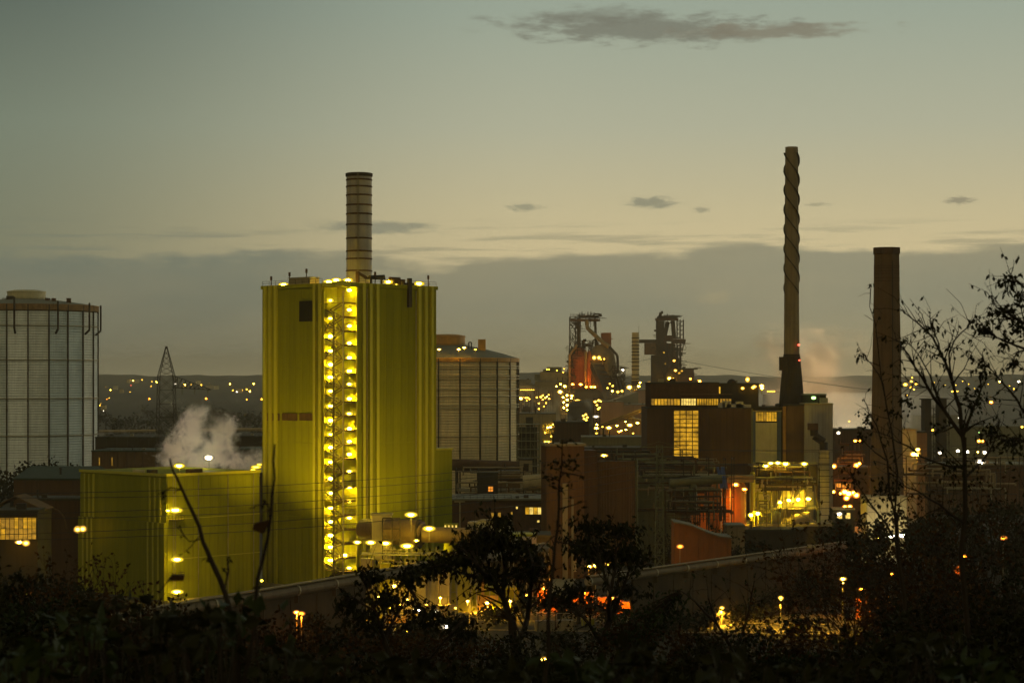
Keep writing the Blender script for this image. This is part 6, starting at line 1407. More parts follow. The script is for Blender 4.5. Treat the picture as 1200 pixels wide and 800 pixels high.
# equipment and lamps below the long pipeline
und = [(347.5, 717, 322, 'org', .36, 'red orange lamp on a post below the long pipeline'), (353, 718.5, 321, 'orgL', .4, 'weak red glow right of the red orange lamp'), (407, 714, 382, 'amb', .35, 'left of two tiny lamps in the lit bay under the long pipeline'), (400.5, 714.5, 382, 'amb', .25, 'tiny lamp at the left jamb of the lit bay'), (398.5, 729, 374, 'amb', .25, 'tiny lamp low in the lit bay'), (402, 737, 370, 'ambL', .2, 'lowest tiny lamp of the lit bay'), (486, 714.3, 388, 'wht', .35, 'left of two white lamps close together in the thicket'), (490.8, 714.3, 388, 'wht', .35, 'right of two white lamps close together in the thicket'), (511, 716, 388, 'wht', .35, 'white lamp right of the close pair in the thicket'), (470, 708, 392, 'ambL', .35, 'amber lamp above the thicket under the duct'), (470, 737, 372, 'amb', .35, 'lower amber lamp in the thicket'), (488, 733, 374, 'ambL', .3, 'small amber lamp in the lower thicket'), (522.3, 733.5, 374, 'wht', .5, 'bright lamp low in the thicket left of the machine shed'), (462, 686, 404, 'amb', .5, 'lamp behind the foliage on the wall of the long pipeline'), (690, 663.5, 430, 'amb', .5, 'left of the two lamps at the foot of the bunker tower bushes'), (698, 662, 430, 'amb', .5, 'right of the two lamps at the foot of the bunker tower bushes'), (714, 641, 440, 'amb', .2, 'tiny lamp in the dark crown right of the bunker tower'), (712.5, 660, 428, 'ambL', .5, 'soft lamp lighting the bush at the foot of the bunker tower'), (1045, 672, 385, 'org', .3, 'orange glow in the thicket right of the bright street lamp'), (1010, 690, 372, 'org', .4, 'orange glow near the road right of the bright street lamp'), (1130, 652, 400, 'orgL', .5, 'orange glow in the right thicket'), (1176, 630, 410, 'orgL', .5, 'orange glow high in the right thicket'), (1032, 708, 365, 'orgL', .4, 'low orange glow at the roadside'), (1060, 712, 363, 'red', .35, 'tiny red light at the roadside'), (1138.5, 677, 372, 'ambL', .25, 'upper of two tiny amber lights in the right thicket'), (1138.7, 684.5, 372, 'ambL', .25, 'lower of two tiny amber lights in the right thicket'), (1085, 703, 366, 'orgL', .4, 'orange spark at the foot of the right thicket')]
for u, v, Y, k, w, lab in und:
    Y *= 1.07
    q = P(u, v, Y); q.z = max(q.z, .8); lamp(q, k, w, lab, 'small lamps in the thicket', h=w * .6, pole=max(.4, q.z), bare=False, beam=(3500, (-.2, 1, .25), 150) if u in (690, 698, 462) else (8000, (.3, .3, -.8), 165) if k in 'org orgL amb' and v > 700 else None)
yl = [(412, 700), (428, 706), (444, 699), (458, 712), (478, 702), (500, 708), (516, 700), (534, 712), (548, 704), (585, 712), (598, 704)]
for i, (u, v) in enumerate(yl): q = P(u, v, 436 - (i % 3) * 9); lamp(q, 'ambL' if i % 2 else 'amb', .26, '%s small lamp from the left in the open yard below the long pipeline' % ORD[i], 'lamps of the open yard', h=.18, pole=max(.4, q.z), beam=(4500, (.1, .4, -1), 165) if i % 2 == 0 else None)
rq = random.Random(3)
for i in range(16):
    u = [392, 404, 420, 436, 452, 466, 480, 496, 510, 524, 536, 640, 662, 690, 720, 750][i]; Y = rq.uniform(410, 438); w_ = rq.uniform(1, 2.4); hh_ = rq.uniform(1.5, 5)
    t = thing('yard_machine', '%s from the left of the yard machines and racks under the long pipeline' % ORD[i], 'machine', (X(u, Y), Y, 0), R(rq.uniform(-20, 20)), 'yard machines under the long pipeline')
    part('body', MB().box(-w_, w_, 0, 1.6, 0, hh_ * .6), M[rq.choice(['ygreen', 'cream', 'steel', 'ochre', 'conc'])], t)
    b = MB()
    for s in (-w_, 0, w_): b.beam((s, -.3, 0), (s, -.3, hh_), .14)
    b.beam((-w_, -.3, hh_), (w_, -.3, hh_), .14).beam((-w_, -.3, hh_ * .5), (w_, -.3, hh_), .1); part('rack', b, M[rq.choice(['steel', 'dsteel', 'ygreen'])], t)
t = thing('roadside_fence', 'pale mesh fence along the far side of the lit road', 'fence', (0, 0, 0)); b = MB()
for i in range(61):
    x = -150 + i * 5.6; y = 445.8 - (x + 160) * 34 / 360
    link('post', bpy.data.meshes.get('fence_post') or MB().box(-.06, .06, -.06, .06, 0, 1.6).mesh('fence_post', M['concl']), t, (x, y, 0))
    if i < 60:
        for z in (.3, .7, 1.1, 1.5): b.beam((x, y, z), (x + 5.6, y - .53, z), .035)
part('wire', b, M['steel'], t)

# ================================================================== TREES AND BUSHES
rv = random.Random(21)
def rvec(): 
    while True:
        v = Vector((rv.uniform(-1, 1), rv.uniform(-1, 1), rv.uniform(-1, 1)))
        if .05 < v.length < 1: return v.normalized()
def leaf(b, p, d, L, w):
    d = d.normalized(); s = d.cross(rvec()); 
    if s.length < .05: return
    s.normalize(); n = d.cross(s); o = len(b.v); m = p + d * L * .45
    b.v += [tuple(p), tuple(m + s * w + n * w * .35), tuple(p + d * L), tuple(m - s * w + n * w * .35)]
    b.f.append((o, o + 1, o + 2, o + 3)); b.m.append(b.k)
def grow(bb, lb, p, d, L, r, depth, lf, ls, droop=.25, kids=3, bare=.2):
    """recursive bush branch; bb collects wood, lb collects leaves"""
    n = 3; q = p
    for i in range(n):
        d = (d + rvec() * .22 + Vector((0, 0, .05))).normalized(); q2 = q + d * L / n
        bb.tube(q, q2, r * (1 - i / n * .4), r * (1 - (i + 1) / n * .4), 4 if depth else 3, False)
        if depth <= 1 and rv.random() > bare:
            for _ in range(lf):
                leaf(lb, q.lerp(q2, rv.random()), (d * .5 + rvec() + Vector((0, 0, -droop * 2))), ls * rv.uniform(.6, 1.3), ls * .28)
        if depth > 0 and i > 0 or (depth > 0 and i == 0 and rv.random() < .4):
            for _ in range(kids if i == n - 1 else kids - 1):
                grow(bb, lb, q2, (d + rvec() * .85).normalized(), L * rv.uniform(.5, .75), r * .55, depth - 1, lf, ls, droop, kids, bare)
        q = q2
    if depth == 0:
        for _ in range(lf): leaf(lb, q, (d + rvec() * .8 + Vector((0, 0, -droop))), ls * rv.uniform(.7, 1.3), ls * .28)
def bush(label, x, y, H, L0, stems, depth, lf, ls, lm='leaf', tilt=.5, name='bush', group='bushes on the hillside', kids=2, bare=.2, base=None, cat='bush'):
    z = hillz(x, y) if base is None else base
    t = thing(name, label, cat, (x, y, z), 0, group); bb, lb = MB(), MB()
    for i in range(stems):
        a = rv.uniform(0, 6.28); s = rv.uniform(.1, tilt); d = Vector((math.cos(a) * s, math.sin(a) * s, 1)).normalized()
        p = Vector((math.cos(a) * .12, math.sin(a) * .12, -.2)); trunk = max(.05, H - L0 * 1.9)
        q = p + d * trunk; bb.tube(p, q, .012 + H * .008, .01 + H * .006, 5, False)
        for _ in range(2): grow(bb, lb, q, (d + rvec() * .5).normalized(), L0, .008 + H * .004, depth, lf, ls, .25, kids, bare)
    part('stems', bb, M['bark'], t); part('foliage', lb, M[lm], t, kind='stuff')
    return t
# undergrowth on the lip of the hill
lb = MB(); cnt = 0
for i in range(52000):
    y = rv.uniform(13, 29); x = rv.uniform(-.29, .29) * y; z = hillz(x, y); hh_ = rv.random() ** 2 * (.5 if y < 17 else .22) + .02
    if math.sin(x * 2.1 + 3) * math.sin(y * 1.7) + math.sin(x * .8 - y) * .6 < rv.uniform(-1.4, .9): hh_ *= .4
    p = Vector((x, y, z + hh_))
    if rv.random() < .3: leaf(lb, Vector((x, y, z)), Vector((rv.uniform(-.4, .4), rv.uniform(-.4, .4), 1)), rv.uniform(.15, .4), .008)
    else: leaf(lb, p, rvec() + Vector((0, 0, .2)), rv.uniform(.04, .11), rv.uniform(.012, .03))
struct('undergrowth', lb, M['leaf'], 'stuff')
bi = 0
def topv(u):
    pts = [(-40, 640), (60, 655), (110, 690), (200, 715), (300, 735), (400, 745), (520, 752), (640, 752), (760, 745), (790, 770), (960, 775), (1010, 700), (1060, 610), (1110, 580), (1150, 560), (1200, 565), (1260, 560)]
    for (a, va), (c, vc) in zip(pts, pts[1:]):
        if a <= u <= c: return va + (vc - va) * (u - a) / (c - a)
    return 700
BL = ['thorny dark bush', 'loose leafy bush', 'dense round bush', 'twiggy half bare bush', 'low spreading bush']
names_used = {}
PLACE = [(-30, 16), (5, 21), (30, 13), (48, 25), (75, 18), (100, 14), (125, 23), (150, 17), (180, 20), (205, 12.5), (235, 22), (262, 15), (290, 24), (318, 17), (345, 21), (372, 14), (400, 19), (425, 24), (452, 16), (480, 22), (505, 14), (535, 20), (560, 25), (590, 16), (620, 23), (655, 14), (690, 20), (722, 24), (750, 16), (780, 21), (805, 14), (835, 19), (860, 23), (890, 16), (925, 21), (950, 13), (985, 18), (1010, 22), (1035, 15), (1055, 24), (1075, 18), (1095, 13), (1110, 22), (1130, 17), (1150, 25), (1165, 14), (1180, 20), (1200, 16), (1222, 22), (1240, 15), (20, 30), (90, 32), (1045, 33), (1085, 30), (1125, 31), (1170, 33), (1205, 30), (1020, 28)]
side = lambda u: 'at the far left' if u < 100 else 'in front of the lower green hall' if u < 300 else 'below the tall green block' if u < 520 else 'below the workshop and bunker tower' if u < 740 else 'below the curved roof shed' if u < 880 else 'in front of the lit road' if u < 1010 else 'under the brown chimney' if u < 1090 else 'at the far right'
seen = {}
for i, (u, y) in enumerate(PLACE):
    tv = topv(u) + rv.uniform(-12, 22); x = X(u, y); z = hillz(x, y); H = max(.3, (Z(tv, y) - z) * (.38 if 330 < u < 1000 else .62 if u > 200 else .8)); k = i % 5
    key = (side(u), k); seen[key] = seen.get(key, 0) + 1
    o_ = ['', ', farther back', ', farthest back', ', third of its kind', ', fourth of its kind', ', fifth of its kind'][seen[key] - 1]
    big = u > 990 or u < 80
    bush('%s %s%s' % (BL[k], side(u), o_), x, y, H, min(.42 * H + .12, 1.1), 3 if big else 3, 3 if (H > .8) else 2, (3 if k != 3 else 1) + (1 if H < .8 else 0), .05 * (.8 + y / 40), 'leaf' if k != 4 else 'leafg', .75, kids=2, bare=.12 if k != 3 else .5)

TW = [(12, 18, 668), (40, 26, 650), (66, 20, 660), (92, 28, 655), (128, 22, 690), (168, 17, 700), (210, 24, 712), (300, 19, 716), (345, 26, 700), (382, 21, 690), (415, 28, 672), (452, 23, 668), (498, 27, 672), (532, 21, 690), (575, 26, 700), (640, 20, 690), (668, 28, 672), (722, 22, 690), (764, 27, 668), (798, 21, 690), (832, 27, 676), (868, 20, 690), (898, 26, 668), (932, 22, 676), (962, 28, 660), (992, 20, 650), (1015, 27, 625), (1040, 22, 612), (1066, 28, 590), (1092, 21, 575), (1118, 27, 570), (1146, 22, 560), (1172, 28, 548), (1194, 20, 540), (1062, 17, 640), (1180, 17, 600)]
for i, (u, y, tv) in enumerate(TW):
    tv += (110 if 780 < u < 1000 else 75 if u > 380 else 34) if 320 < u < 1010 else 8
    if tv > 775: tv = 775
    x = X(u, y); z = hillz(x, y); H = max(.6, Z(tv, y) - z)
    bush('%s bare twiggy shrub from the left along the hill edge' % ORD[i] if i < 34 else ['low bare shrub under the brown chimney', 'low bare shrub at the far right'][i - 34], x, y, H * .62, min(.5 * H + .1, 1.5), 4, 3, 1, .045 * (.8 + y / 45), 'leafr' if i % 3 else 'leaf', .55, name='bare_shrub', group='bare shrubs along the hill edge', kids=2, bare=.5, cat='shrub')
# trees and single stems traced limb by limb
def px_tree(name, label, Y, limbs, clusters=(), twigs=(4, .5, 3), ls=.06, lm='leaf', group=None, jit=.25, cat='tree', base=None, droop=.7):
    u0, v0 = limbs[0][0][0]; x0 = X(u0, Y); zb = hillz(x0, Y) if base is None else base
    t = thing(name, label, cat, (x0, Y, zb), 0, group); bb, lb = MB(), MB(); org = Vector((x0, Y, zb)); nt_, tl_, lf = twigs; wood = []
    off = {}
    for li, (pts, r0, r1) in enumerate(limbs):
        w = []
        for (u, v) in pts:
            key = (u, v)
            if key not in off: off[key] = rv.uniform(-jit, jit) if li else 0
            w.append(P(u, v, Y + off[key]) - org)
        if li: w[0] = min(wood, key=lambda q: (q - w[0]).length).copy()      # every limb springs from wood that is there
        # smooth a little
        fine = []
        for a, c in zip(w, w[1:]):
            m = a.lerp(c, .5) + rvec() * (c - a).length * .05; fine += [a, m]
        fine.append(w[-1]); n = len(fine) - 1
        if li == 0: fine[0].z = -.3
        for a, c in zip(fine, fine[1:]):
            for k in range(4): wood.append(a.lerp(c, k / 4))
        for i, (a, c) in enumerate(zip(fine, fine[1:])):
            ra, rc = r0 + (r1 - r0) * i / n, r0 + (r1 - r0) * (i + 1) / n; bb.tube(a, c, ra, rc, 6, False)
            if li or n < 4 or len(limbs) == 1:
                for _ in range(nt_):
                    if rv.random() < .45 + .5 * i / n:
                        p = a.lerp(c, rv.random()); d = ((c - a).normalized() * .8 + rvec() * .8).normalized(); L_ = tl_ * rv.uniform(.3, 1); q = p + d * L_ * .5; q2 = q + (d + rvec() * .4 + Vector((0, 0, -.15))).normalized() * L_ * .5
                        bb.tube(p, q, rc * .45 + .0015, rc * .3 + .001, 3, False); bb.tube(q, q2, rc * .3 + .001, .0012, 3, False)
                        for _ in range(lf):
                            if rv.random() < .6: leaf(lb, q.lerp(q2, rv.random()), rvec() * .6 + Vector((0, 0, -droop)), ls * rv.uniform(.6, 1.3), ls * .24)
    for (u, v, ru, rvv, n) in clusters:
        c = P(u, v, Y) - org; rx, rz = ru * Y / F, rvv * Y / F
        root = min(wood, key=lambda w_: (w_ - c).length)
        for _ in range(max(1, n // 14)):
            q = c + Vector((rv.gauss(0, .5) * rx, rv.gauss(0, .5) * rx, rv.gauss(0, .5) * rz)); bb.tube(root, q, .005, .002, 3, False)
        for _ in range(n):
            q = c + Vector((rv.gauss(0, .55) * rx, rv.gauss(0, .55) * rx, rv.gauss(0, .55) * rz)); leaf(lb, q, rvec() * .7 + Vector((0, 0, -droop)), ls * rv.uniform(.6, 1.4), ls * .26)
    part('trunk', bb, M['bark'], t); part('foliage', lb, M[lm], t, kind='stuff'); return t
px_tree('young_tree', 'half bare young tree with fanned branches just right of the brown chimney', 14,
    [([(1130, 830), (1131, 700), (1131, 600), (1130, 512)], .024, .016), ([(1130, 512), (1125, 478), (1117, 450), (1108, 425), (1093, 395), (1075, 378), (1055, 362)], .017, .003), ([(1108, 425), (1100, 402), (1091, 381), (1089, 370)], .008, .002),
     ([(1117, 450), (1112, 415), (1119, 398), (1135, 383), (1142, 372)], .008, .002), ([(1130, 512), (1105, 478), (1088, 455), (1072, 430), (1056, 405), (1050, 398)], .015, .003), ([(1105, 478), (1090, 440), (1076, 415), (1062, 400)], .008, .002),
     ([(1130, 512), (1140, 480), (1150, 455), (1155, 430), (1152, 418)], .012, .002), ([(1128, 545), (1095, 541), (1065, 523), (1040, 510), (1020, 505)], .010, .002), ([(1117, 450), (1130, 432), (1138, 415)], .006, .002), ([(1088, 455), (1070, 450), (1055, 436)], .006, .002), ([(1131, 560), (1155, 535), (1168, 510), (1172, 490)], .010, .002), ([(1131, 620), (1100, 590), (1075, 575), (1050, 560)], .012, .002)],
    [(1091, 381, 8, 8, 34), (1152, 428, 9, 14, 44), (1140, 470, 14, 14, 60), (1062, 470, 12, 10, 30), (1118, 545, 22, 16, 60), (1160, 505, 14, 12, 50), (1100, 500, 8, 8, 20), (1056, 400, 5, 5, 10), (1142, 378, 7, 5, 14), (1045, 480, 8, 8, 14)], (3, .32, 2), .042)
px_tree('young_tree', 'leafy branch tips reaching in from beyond the right edge', 12,
    [([(1240, 830), (1232, 700), (1225, 560), (1215, 470)], .03, .018), ([(1215, 500), (1198, 480), (1182, 456), (1166, 438), (1150, 420)], .010, .002), ([(1215, 470), (1205, 410), (1180, 400), (1160, 388), (1143, 378)], .010, .002), ([(1220, 430), (1210, 385), (1190, 372), (1170, 362), (1160, 355)], .010, .002), ([(1222, 400), (1212, 350), (1195, 332), (1181, 317)], .009, .002), ([(1205, 410), (1192, 412), (1186, 424)], .005, .002), ([(1215, 520), (1190, 512), (1175, 515), (1150, 508)], .008, .002), ([(1212, 350), (1206, 335), (1203, 322)], .005, .002)],
    [(1152, 384, 10, 8, 46), (1183, 330, 9, 14, 50), (1176, 364, 12, 9, 60), (1192, 380, 12, 10, 60), (1197, 350, 8, 10, 40), (1188, 424, 6, 6, 22), (1186, 520, 16, 12, 60), (1180, 400, 8, 5, 20)], (4, .28, 3), .040)
px_tree('young_tree', 'thin sapling whose leaf tips peek out left of the brown chimney', 16,
    [([(1062, 830), (1060, 700), (1050, 600)], .022, .016), ([(1050, 600), (1040, 540), (1028, 500), (1018, 484), (1012, 468)], .010, .002), ([(1050, 600), (1044, 500), (1035, 450), (1020, 425), (1004, 414)], .009, .002), ([(1060, 640), (1020, 590), (1000, 560), (992, 548)], .010, .002), ([(1040, 540), (1015, 520), (1004, 500)], .006, .002), ([(1044, 500), (1026, 380), (1020, 338)], .006, .002)],
    [(1007, 418, 8, 5, 22), (1017, 490, 7, 8, 26), (1012, 512, 8, 6, 20), (1020, 332, 3, 3, 5), (1000, 560, 12, 14, 50), (1035, 570, 18, 16, 80), (1036, 395, 3, 3, 5)], (2, .25, 2), .042)
px_tree('small_tree', 'small dark tree with forked trunk in front of the thin duct and workshop', 24,
    [([(607, 850), (606, 790), (603, 760), (600, 728)], .07, .055), ([(600, 728), (590, 700), (575, 678), (560, 662), (540, 640)], .04, .010), ([(603, 760), (618, 725), (622, 690), (625, 660), (618, 630)], .04, .010), ([(590, 700), (592, 665), (585, 630), (575, 612)], .03, .008), ([(575, 678), (545, 672), (520, 660), (500, 665)], .022, .006), ([(622, 690), (635, 665), (640, 650)], .02, .006), ([(560, 662), (552, 635), (560, 615)], .02, .006)],
    [(572, 628, 30, 12, 330), (540, 652, 30, 11, 260), (604, 640, 26, 14, 330), (626, 668, 20, 18, 240), (508, 664, 24, 9, 180), (588, 609, 14, 7, 110), (575, 672, 30, 9, 150), (485, 672, 12, 8, 70), (560, 640, 22, 10, 160)], (6, .55, 4), .085, jit=.5)
px_tree('small_tree', 'small dark round crowned tree right of the bunker tower foot', 26,
    [([(692, 850), (697, 790), (707, 755), (716, 722)], .065, .045), ([(716, 722), (716, 695), (707, 668), (700, 640)], .035, .008), ([(716, 722), (728, 695), (738, 665), (742, 640)], .03, .008), ([(707, 755), (690, 730), (672, 712), (650, 700)], .03, .008), ([(716, 695), (722, 665), (720, 625)], .025, .008), ([(707, 668), (690, 650), (680, 640)], .02, .006)],
    [(696, 615, 28, 9, 170), (730, 622, 24, 11, 170), (686, 638, 22, 12, 200), (742, 648, 16, 16, 170), (712, 650, 26, 10, 180), (672, 690, 24, 10, 120), (735, 690, 24, 10, 110), (650, 700, 22, 8, 80)], (6, .55, 4), .09, jit=.5)
px_tree('small_tree', 'thin dark sapling in front of the stair tower foot', 20,
    [([(470, 850), (462, 790), (450, 750)], .045, .03), ([(450, 750), (440, 715), (430, 690), (425, 668)], .02, .006), ([(450, 750), (468, 715), (480, 690), (486, 665)], .02, .006), ([(440, 715), (415, 700), (400, 695)], .014, .004), ([(462, 790), (505, 770), (530, 740), (545, 720)], .02, .005)],
    [(435, 672, 14, 10, 120), (478, 675, 16, 12, 200), (455, 700, 22, 14, 220), (430, 725, 26, 14, 260), (500, 720, 26, 14, 260), (540, 735, 20, 14, 160), (405, 705, 14, 12, 110)], (3, .4, 3), .07, jit=.4)
px_tree('small_tree', 'spreading dark sapling in front of the lit road', 22,
    [([(880, 850), (872, 800), (862, 765)], .045, .03), ([(862, 765), (840, 730), (815, 705), (795, 690)], .02, .005), ([(862, 765), (875, 725), (880, 700), (884, 680)], .02, .005), ([(840, 730), (830, 700), (828, 680)], .012, .003), ([(872, 800), (905, 760), (930, 735), (950, 722)], .02, .005)],
    [(790, 700, 20, 12, 90), (765, 720, 34, 14, 260), (740, 745, 30, 14, 260), (885, 745, 24, 14, 160), (940, 730, 22, 12, 120)], (2, .45, 2), .065, lm='leafg', jit=.4)
px_tree('plant_stem', 'long bare thorny stem leaning left in front of the lit green hall', 6.5,
    [([(285, 830), (276, 740), (263, 692), (250, 662), (238, 635), (226, 600), (212, 570), (203, 552), (199, 537)], .011, .003), ([(263, 692), (268, 668), (267, 655)], .004, .002), ([(214, 572), (200, 571), (192, 576)], .0025, .0012), ([(236, 632), (222, 634), (212, 622), (208, 618)], .0018, .001), ([(234, 625), (224, 640), (210, 652)], .0015, .001)],
    [(268, 652, 3, 2, 4), (191, 580, 3, 5, 6), (243, 655, 3, 3, 3)], (1, .04, 1), .016, cat='plant', jit=.02)
px_tree('plant_stem', 'curved bare stem with hanging pods at the left corner of the tall green block', 6,
    [([(280, 830), (294, 760), (300, 700), (308, 655), (318, 600), (322, 560), (322, 520)], .008, .003), ([(318, 600), (312, 590), (300, 592), (292, 596)], .002, .0015)],
    [(301, 688, 5, 5, 10), (309, 588, 4, 5, 10)], (1, .02, 1), .014, cat='plant', jit=.02)
t = thing('seed_pod', 'dark drooping pod hanging at the left edge of the tall green block', 'seed pod', P(310, 613, 6)); part('pod', MB().quadbox([(-.035, -.01, -.018), (-.005, -.01, -.03), (.0, .01, -.03), (-.035, .01, -.018), (-.03, -.01, .0), (.018, -.01, .012), (.018, .01, .012), (-.03, .01, .0)]), M['leafr'], t); part('stalk', MB().tube((.015, 0, .01), (.012, 0, .04), .002, .0015, 4), M['bark'], t)
t = thing('seed_pod', 'dark pod leaf lying level beside the lowest lamps of the lower green hall', 'seed pod', P(208, 676, 6)); part('pod', MB().quadbox([(-.02, -.01, -.008), (.018, -.01, -.010), (.018, .01, -.010), (-.02, .01, -.008), (-.016, -.01, .008), (.02, -.01, .006), (.02, .01, .006), (-.016, .01, .008)]), M['leafr'], t); part('stalk', MB().tube((-.02, 0, 0), (-.06, 0, -.05), .002, .0015, 4), M['bark'], t)
px_tree('plant_stem', 'slender leafy stem in front of the bunker tower', 9,
    [([(640, 850), (643, 760), (645, 690), (650, 640), (655, 590), (658, 548), (659, 515)], .011, .003)],
    [(650, 545, 10, 10, 16), (668, 540, 14, 12, 18), (645, 560, 8, 8, 12), (660, 570, 10, 12, 12), (676, 600, 10, 16, 12), (655, 620, 10, 10, 8), (672, 640, 14, 12, 18), (684, 556, 5, 5, 4), (672, 517, 4, 3, 3)], (1, .05, 1), .030, cat='plant', jit=.02, droop=.1)
# broad leaves close to the camera, slightly out of focus
for i, (u, v, n, Y) in enumerate(((240, 715, 60, 5.5), (275, 705, 50, 6), (205, 735, 60, 5), (150, 700, 50, 6.5), (100, 725, 60, 5.5), (470, 770, 70, 5.5), (740, 760, 80, 6), (690, 770, 60, 5.5), (860, 775, 70, 5), (1080, 750, 60, 6), (1150, 770, 60, 5), (350, 765, 70, 5), (600, 780, 60, 5), (30, 760, 70, 5), (960, 780, 60, 5.5))):
    base = P(u, 860, Y); t = thing('broad_leaved_plant', '%s clump of broad dark leaves from the left, close to the viewer' % ORD[sorted((240, 275, 205, 150, 100, 470, 740, 690, 860, 1080, 1150, 350, 600, 30, 960)).index(u)], 'plant', base, 0, 'broad leaved plants near the viewer'); bb, lb = MB(), MB()
    for k in range(n):
        q = P(u + rv.gauss(0, 24), v + abs(rv.gauss(0, 30)), Y + rv.uniform(-.6, .8)) - base; s = rv.uniform(.03, .07)
        if rv.random() < .35: bb.tube((rv.uniform(-.1, .1), 0, -.6), q, .004, .002, 3, False)
        leaf(lb, q, rvec() + Vector((0, -.2, .1)), s, s * .33)
    part('stems', bb, M['bark'], t); part('leaves', lb, M['leafg' if i % 3 == 1 else 'leaf'], t, kind='stuff')

# far and middle distance trees
def far_tree(u, Y, h, w, label, group, base=0.0, n=340, m='leafm'):
    x = X(u, Y); t = thing('tree', label, 'tree', (x, Y, base), 0, group); b = MB(); b.tube((0, 0, 0), (0, 0, h * .6), w * .06, w * .03, 6)
    for k in range(5):
        a = rv.uniform(0, 6.28); b.tube((0, 0, h * rv.uniform(.25, .5)), (math.cos(a) * w * .35, math.sin(a) * w * .35, h * rv.uniform(.6, .85)), w * .025, w * .01, 4, False)
    part('trunk', b, M['bark'], t); lb = MB(); cl = [(Vector((rv.gauss(0, .26) * w, rv.gauss(0, .26) * w, h * rv.uniform(.35, .92))), rv.uniform(.16, .3) * w) for _ in range(11)]
    for k in range(n):
        c, r = rv.choice(cl); q = c + rvec() * r * rv.random() ** .4
        q.z = max(q.z, h * .12)
        leaf(lb, q, rvec(), w * rv.uniform(.07, .14), w * .035)
    part('crown', lb, M[m], t, kind='stuff')
for i, (u, h) in enumerate(((-8, 15), (14, 17), (33, 19), (52, 18), (70, 17), (88, 16), (104, 15), (118, 12))):
    far_tree(u, 800 - (i % 3) * 14, h, 15, '%s tree from the left in the dark row at the foot of the pale gasholder' % ORD[i], 'trees at the gasholder foot', n=420)
for i, (u, Y, h) in enumerate(((-4, 380, 14), (50, 400, 13), (64, 372, 15), (84, 390, 12), (112, 395, 9), (140, 385, 9))):
    far_tree(u, Y, h, 11, '%s tree from the left in the dark thicket below the lower green hall' % ORD[i], 'thicket below the lower green hall', n=420)
for i, (u, Y, h) in enumerate(((1002, 560, 13), (1020, 545, 11), (1072, 560, 14), (1090, 540, 15), (1110, 520, 15), (1132, 560, 17), (1150, 530, 16), (1172, 560, 19), (1192, 540, 18), (1210, 520, 18), (985, 575, 8))):
    far_tree(u, Y, h, 13, '%s tree of the dark grove below the right hand works, counted in planting order' % ORD[i], 'grove below the right hand works', n=420)
for i, (u, Y, h) in enumerate(((390, 345, 5), (320, 330, 5), (445, 360, 6), (500, 372, 5), (545, 372, 5), (655, 375, 4), (742, 372, 5), (600, 350, 4), (810, 445, 7), (845, 450, 8), (885, 448, 8), (925, 450, 9), (960, 446, 10), (1012, 425, 11), (1030, 395, 9), (1075, 400, 12), (712, 420, 7), (760, 405, 6), (655, 430, 7), (678, 425, 6))):
    far_tree(u, Y, h, 7 + h * .25, '%s shrub of the roadside thicket, counted in planting order' % ORD[i], 'roadside thicket', n=380)
wl = [(-30, 9), (10, 10), (45, 9), (80, 8), (120, 9), (160, 8), (195, 9), (228, 8), (262, 10), (300, 9), (322, 7), (338, 8), (362, 10), (378, 8), (396, 5), (425, 4), (446, 5), (468, 4), (498, 4), (528, 4), (580, 4), (612, 4)]
for i, (u, h) in enumerate(wl):
    f = (u + 60) / 700; far_tree(u, (285 * 1.0) / (1 - f * (1 - 285 / 452)) - 7, h, 8, '%s shrub from the left in the scrub against the wall of the long pipeline' % ORD[i], 'scrub against the long wall', n=420)
wr = [(705, 5), (725, 4), (748, 5), (770, 4), (792, 5), (815, 4), (838, 5), (862, 4), (884, 5), (906, 6), (930, 7), (952, 8)]
for i, (u, h) in enumerate(wr):
    f = (u - 690) / 300; far_tree(u, 385 / (1 - f * (1 - 385 / 466)) - 6, h, 7, '%s shrub from the left in the scrub against the right hand wall' % ORD[i], 'scrub against the right wall', n=260)
for i in range(26):
    u = 118 + i * 7.6 + rv.uniform(-2, 2); Y = rv.uniform(1500, 2600)
    if u < 312: far_tree(u, Y, 13, 24, '%s far dark tree from the left on the plain behind the lattice pylon' % ORD[i], 'far trees on the plain', n=130)
for i in range(12):
    u = 985 + i * 19 + rv.uniform(-4, 4); far_tree(u, rv.uniform(1150, 1700), 14, 22, '%s far dark tree from the left near the skyline at the right' % ORD[i], 'far trees at the right', n=150)

for i, u in enumerate(sorted(rv.uniform(850, 1215) for _ in range(34))):
    Y = rv.uniform(452, 560) if u < 1040 else rv.uniform(415, 560)
    far_tree(u, Y, rv.uniform(6, 12), rv.uniform(8, 12), '%s shrub from the left in the dense scrub before the right hand works' % ORD[i], 'dense scrub before the right hand works', n=300)
for i, u in enumerate(sorted(rv.uniform(690, 872) for _ in range(16))):
    Y = rv.uniform(480, 560)
    far_tree(u, Y, rv.uniform(12, 20) * .8, rv.uniform(7, 10), '%s thin tree from the left among the pipe racks behind the lattice mast' % ORD[i], 'thin trees among the pipe racks', n=90)
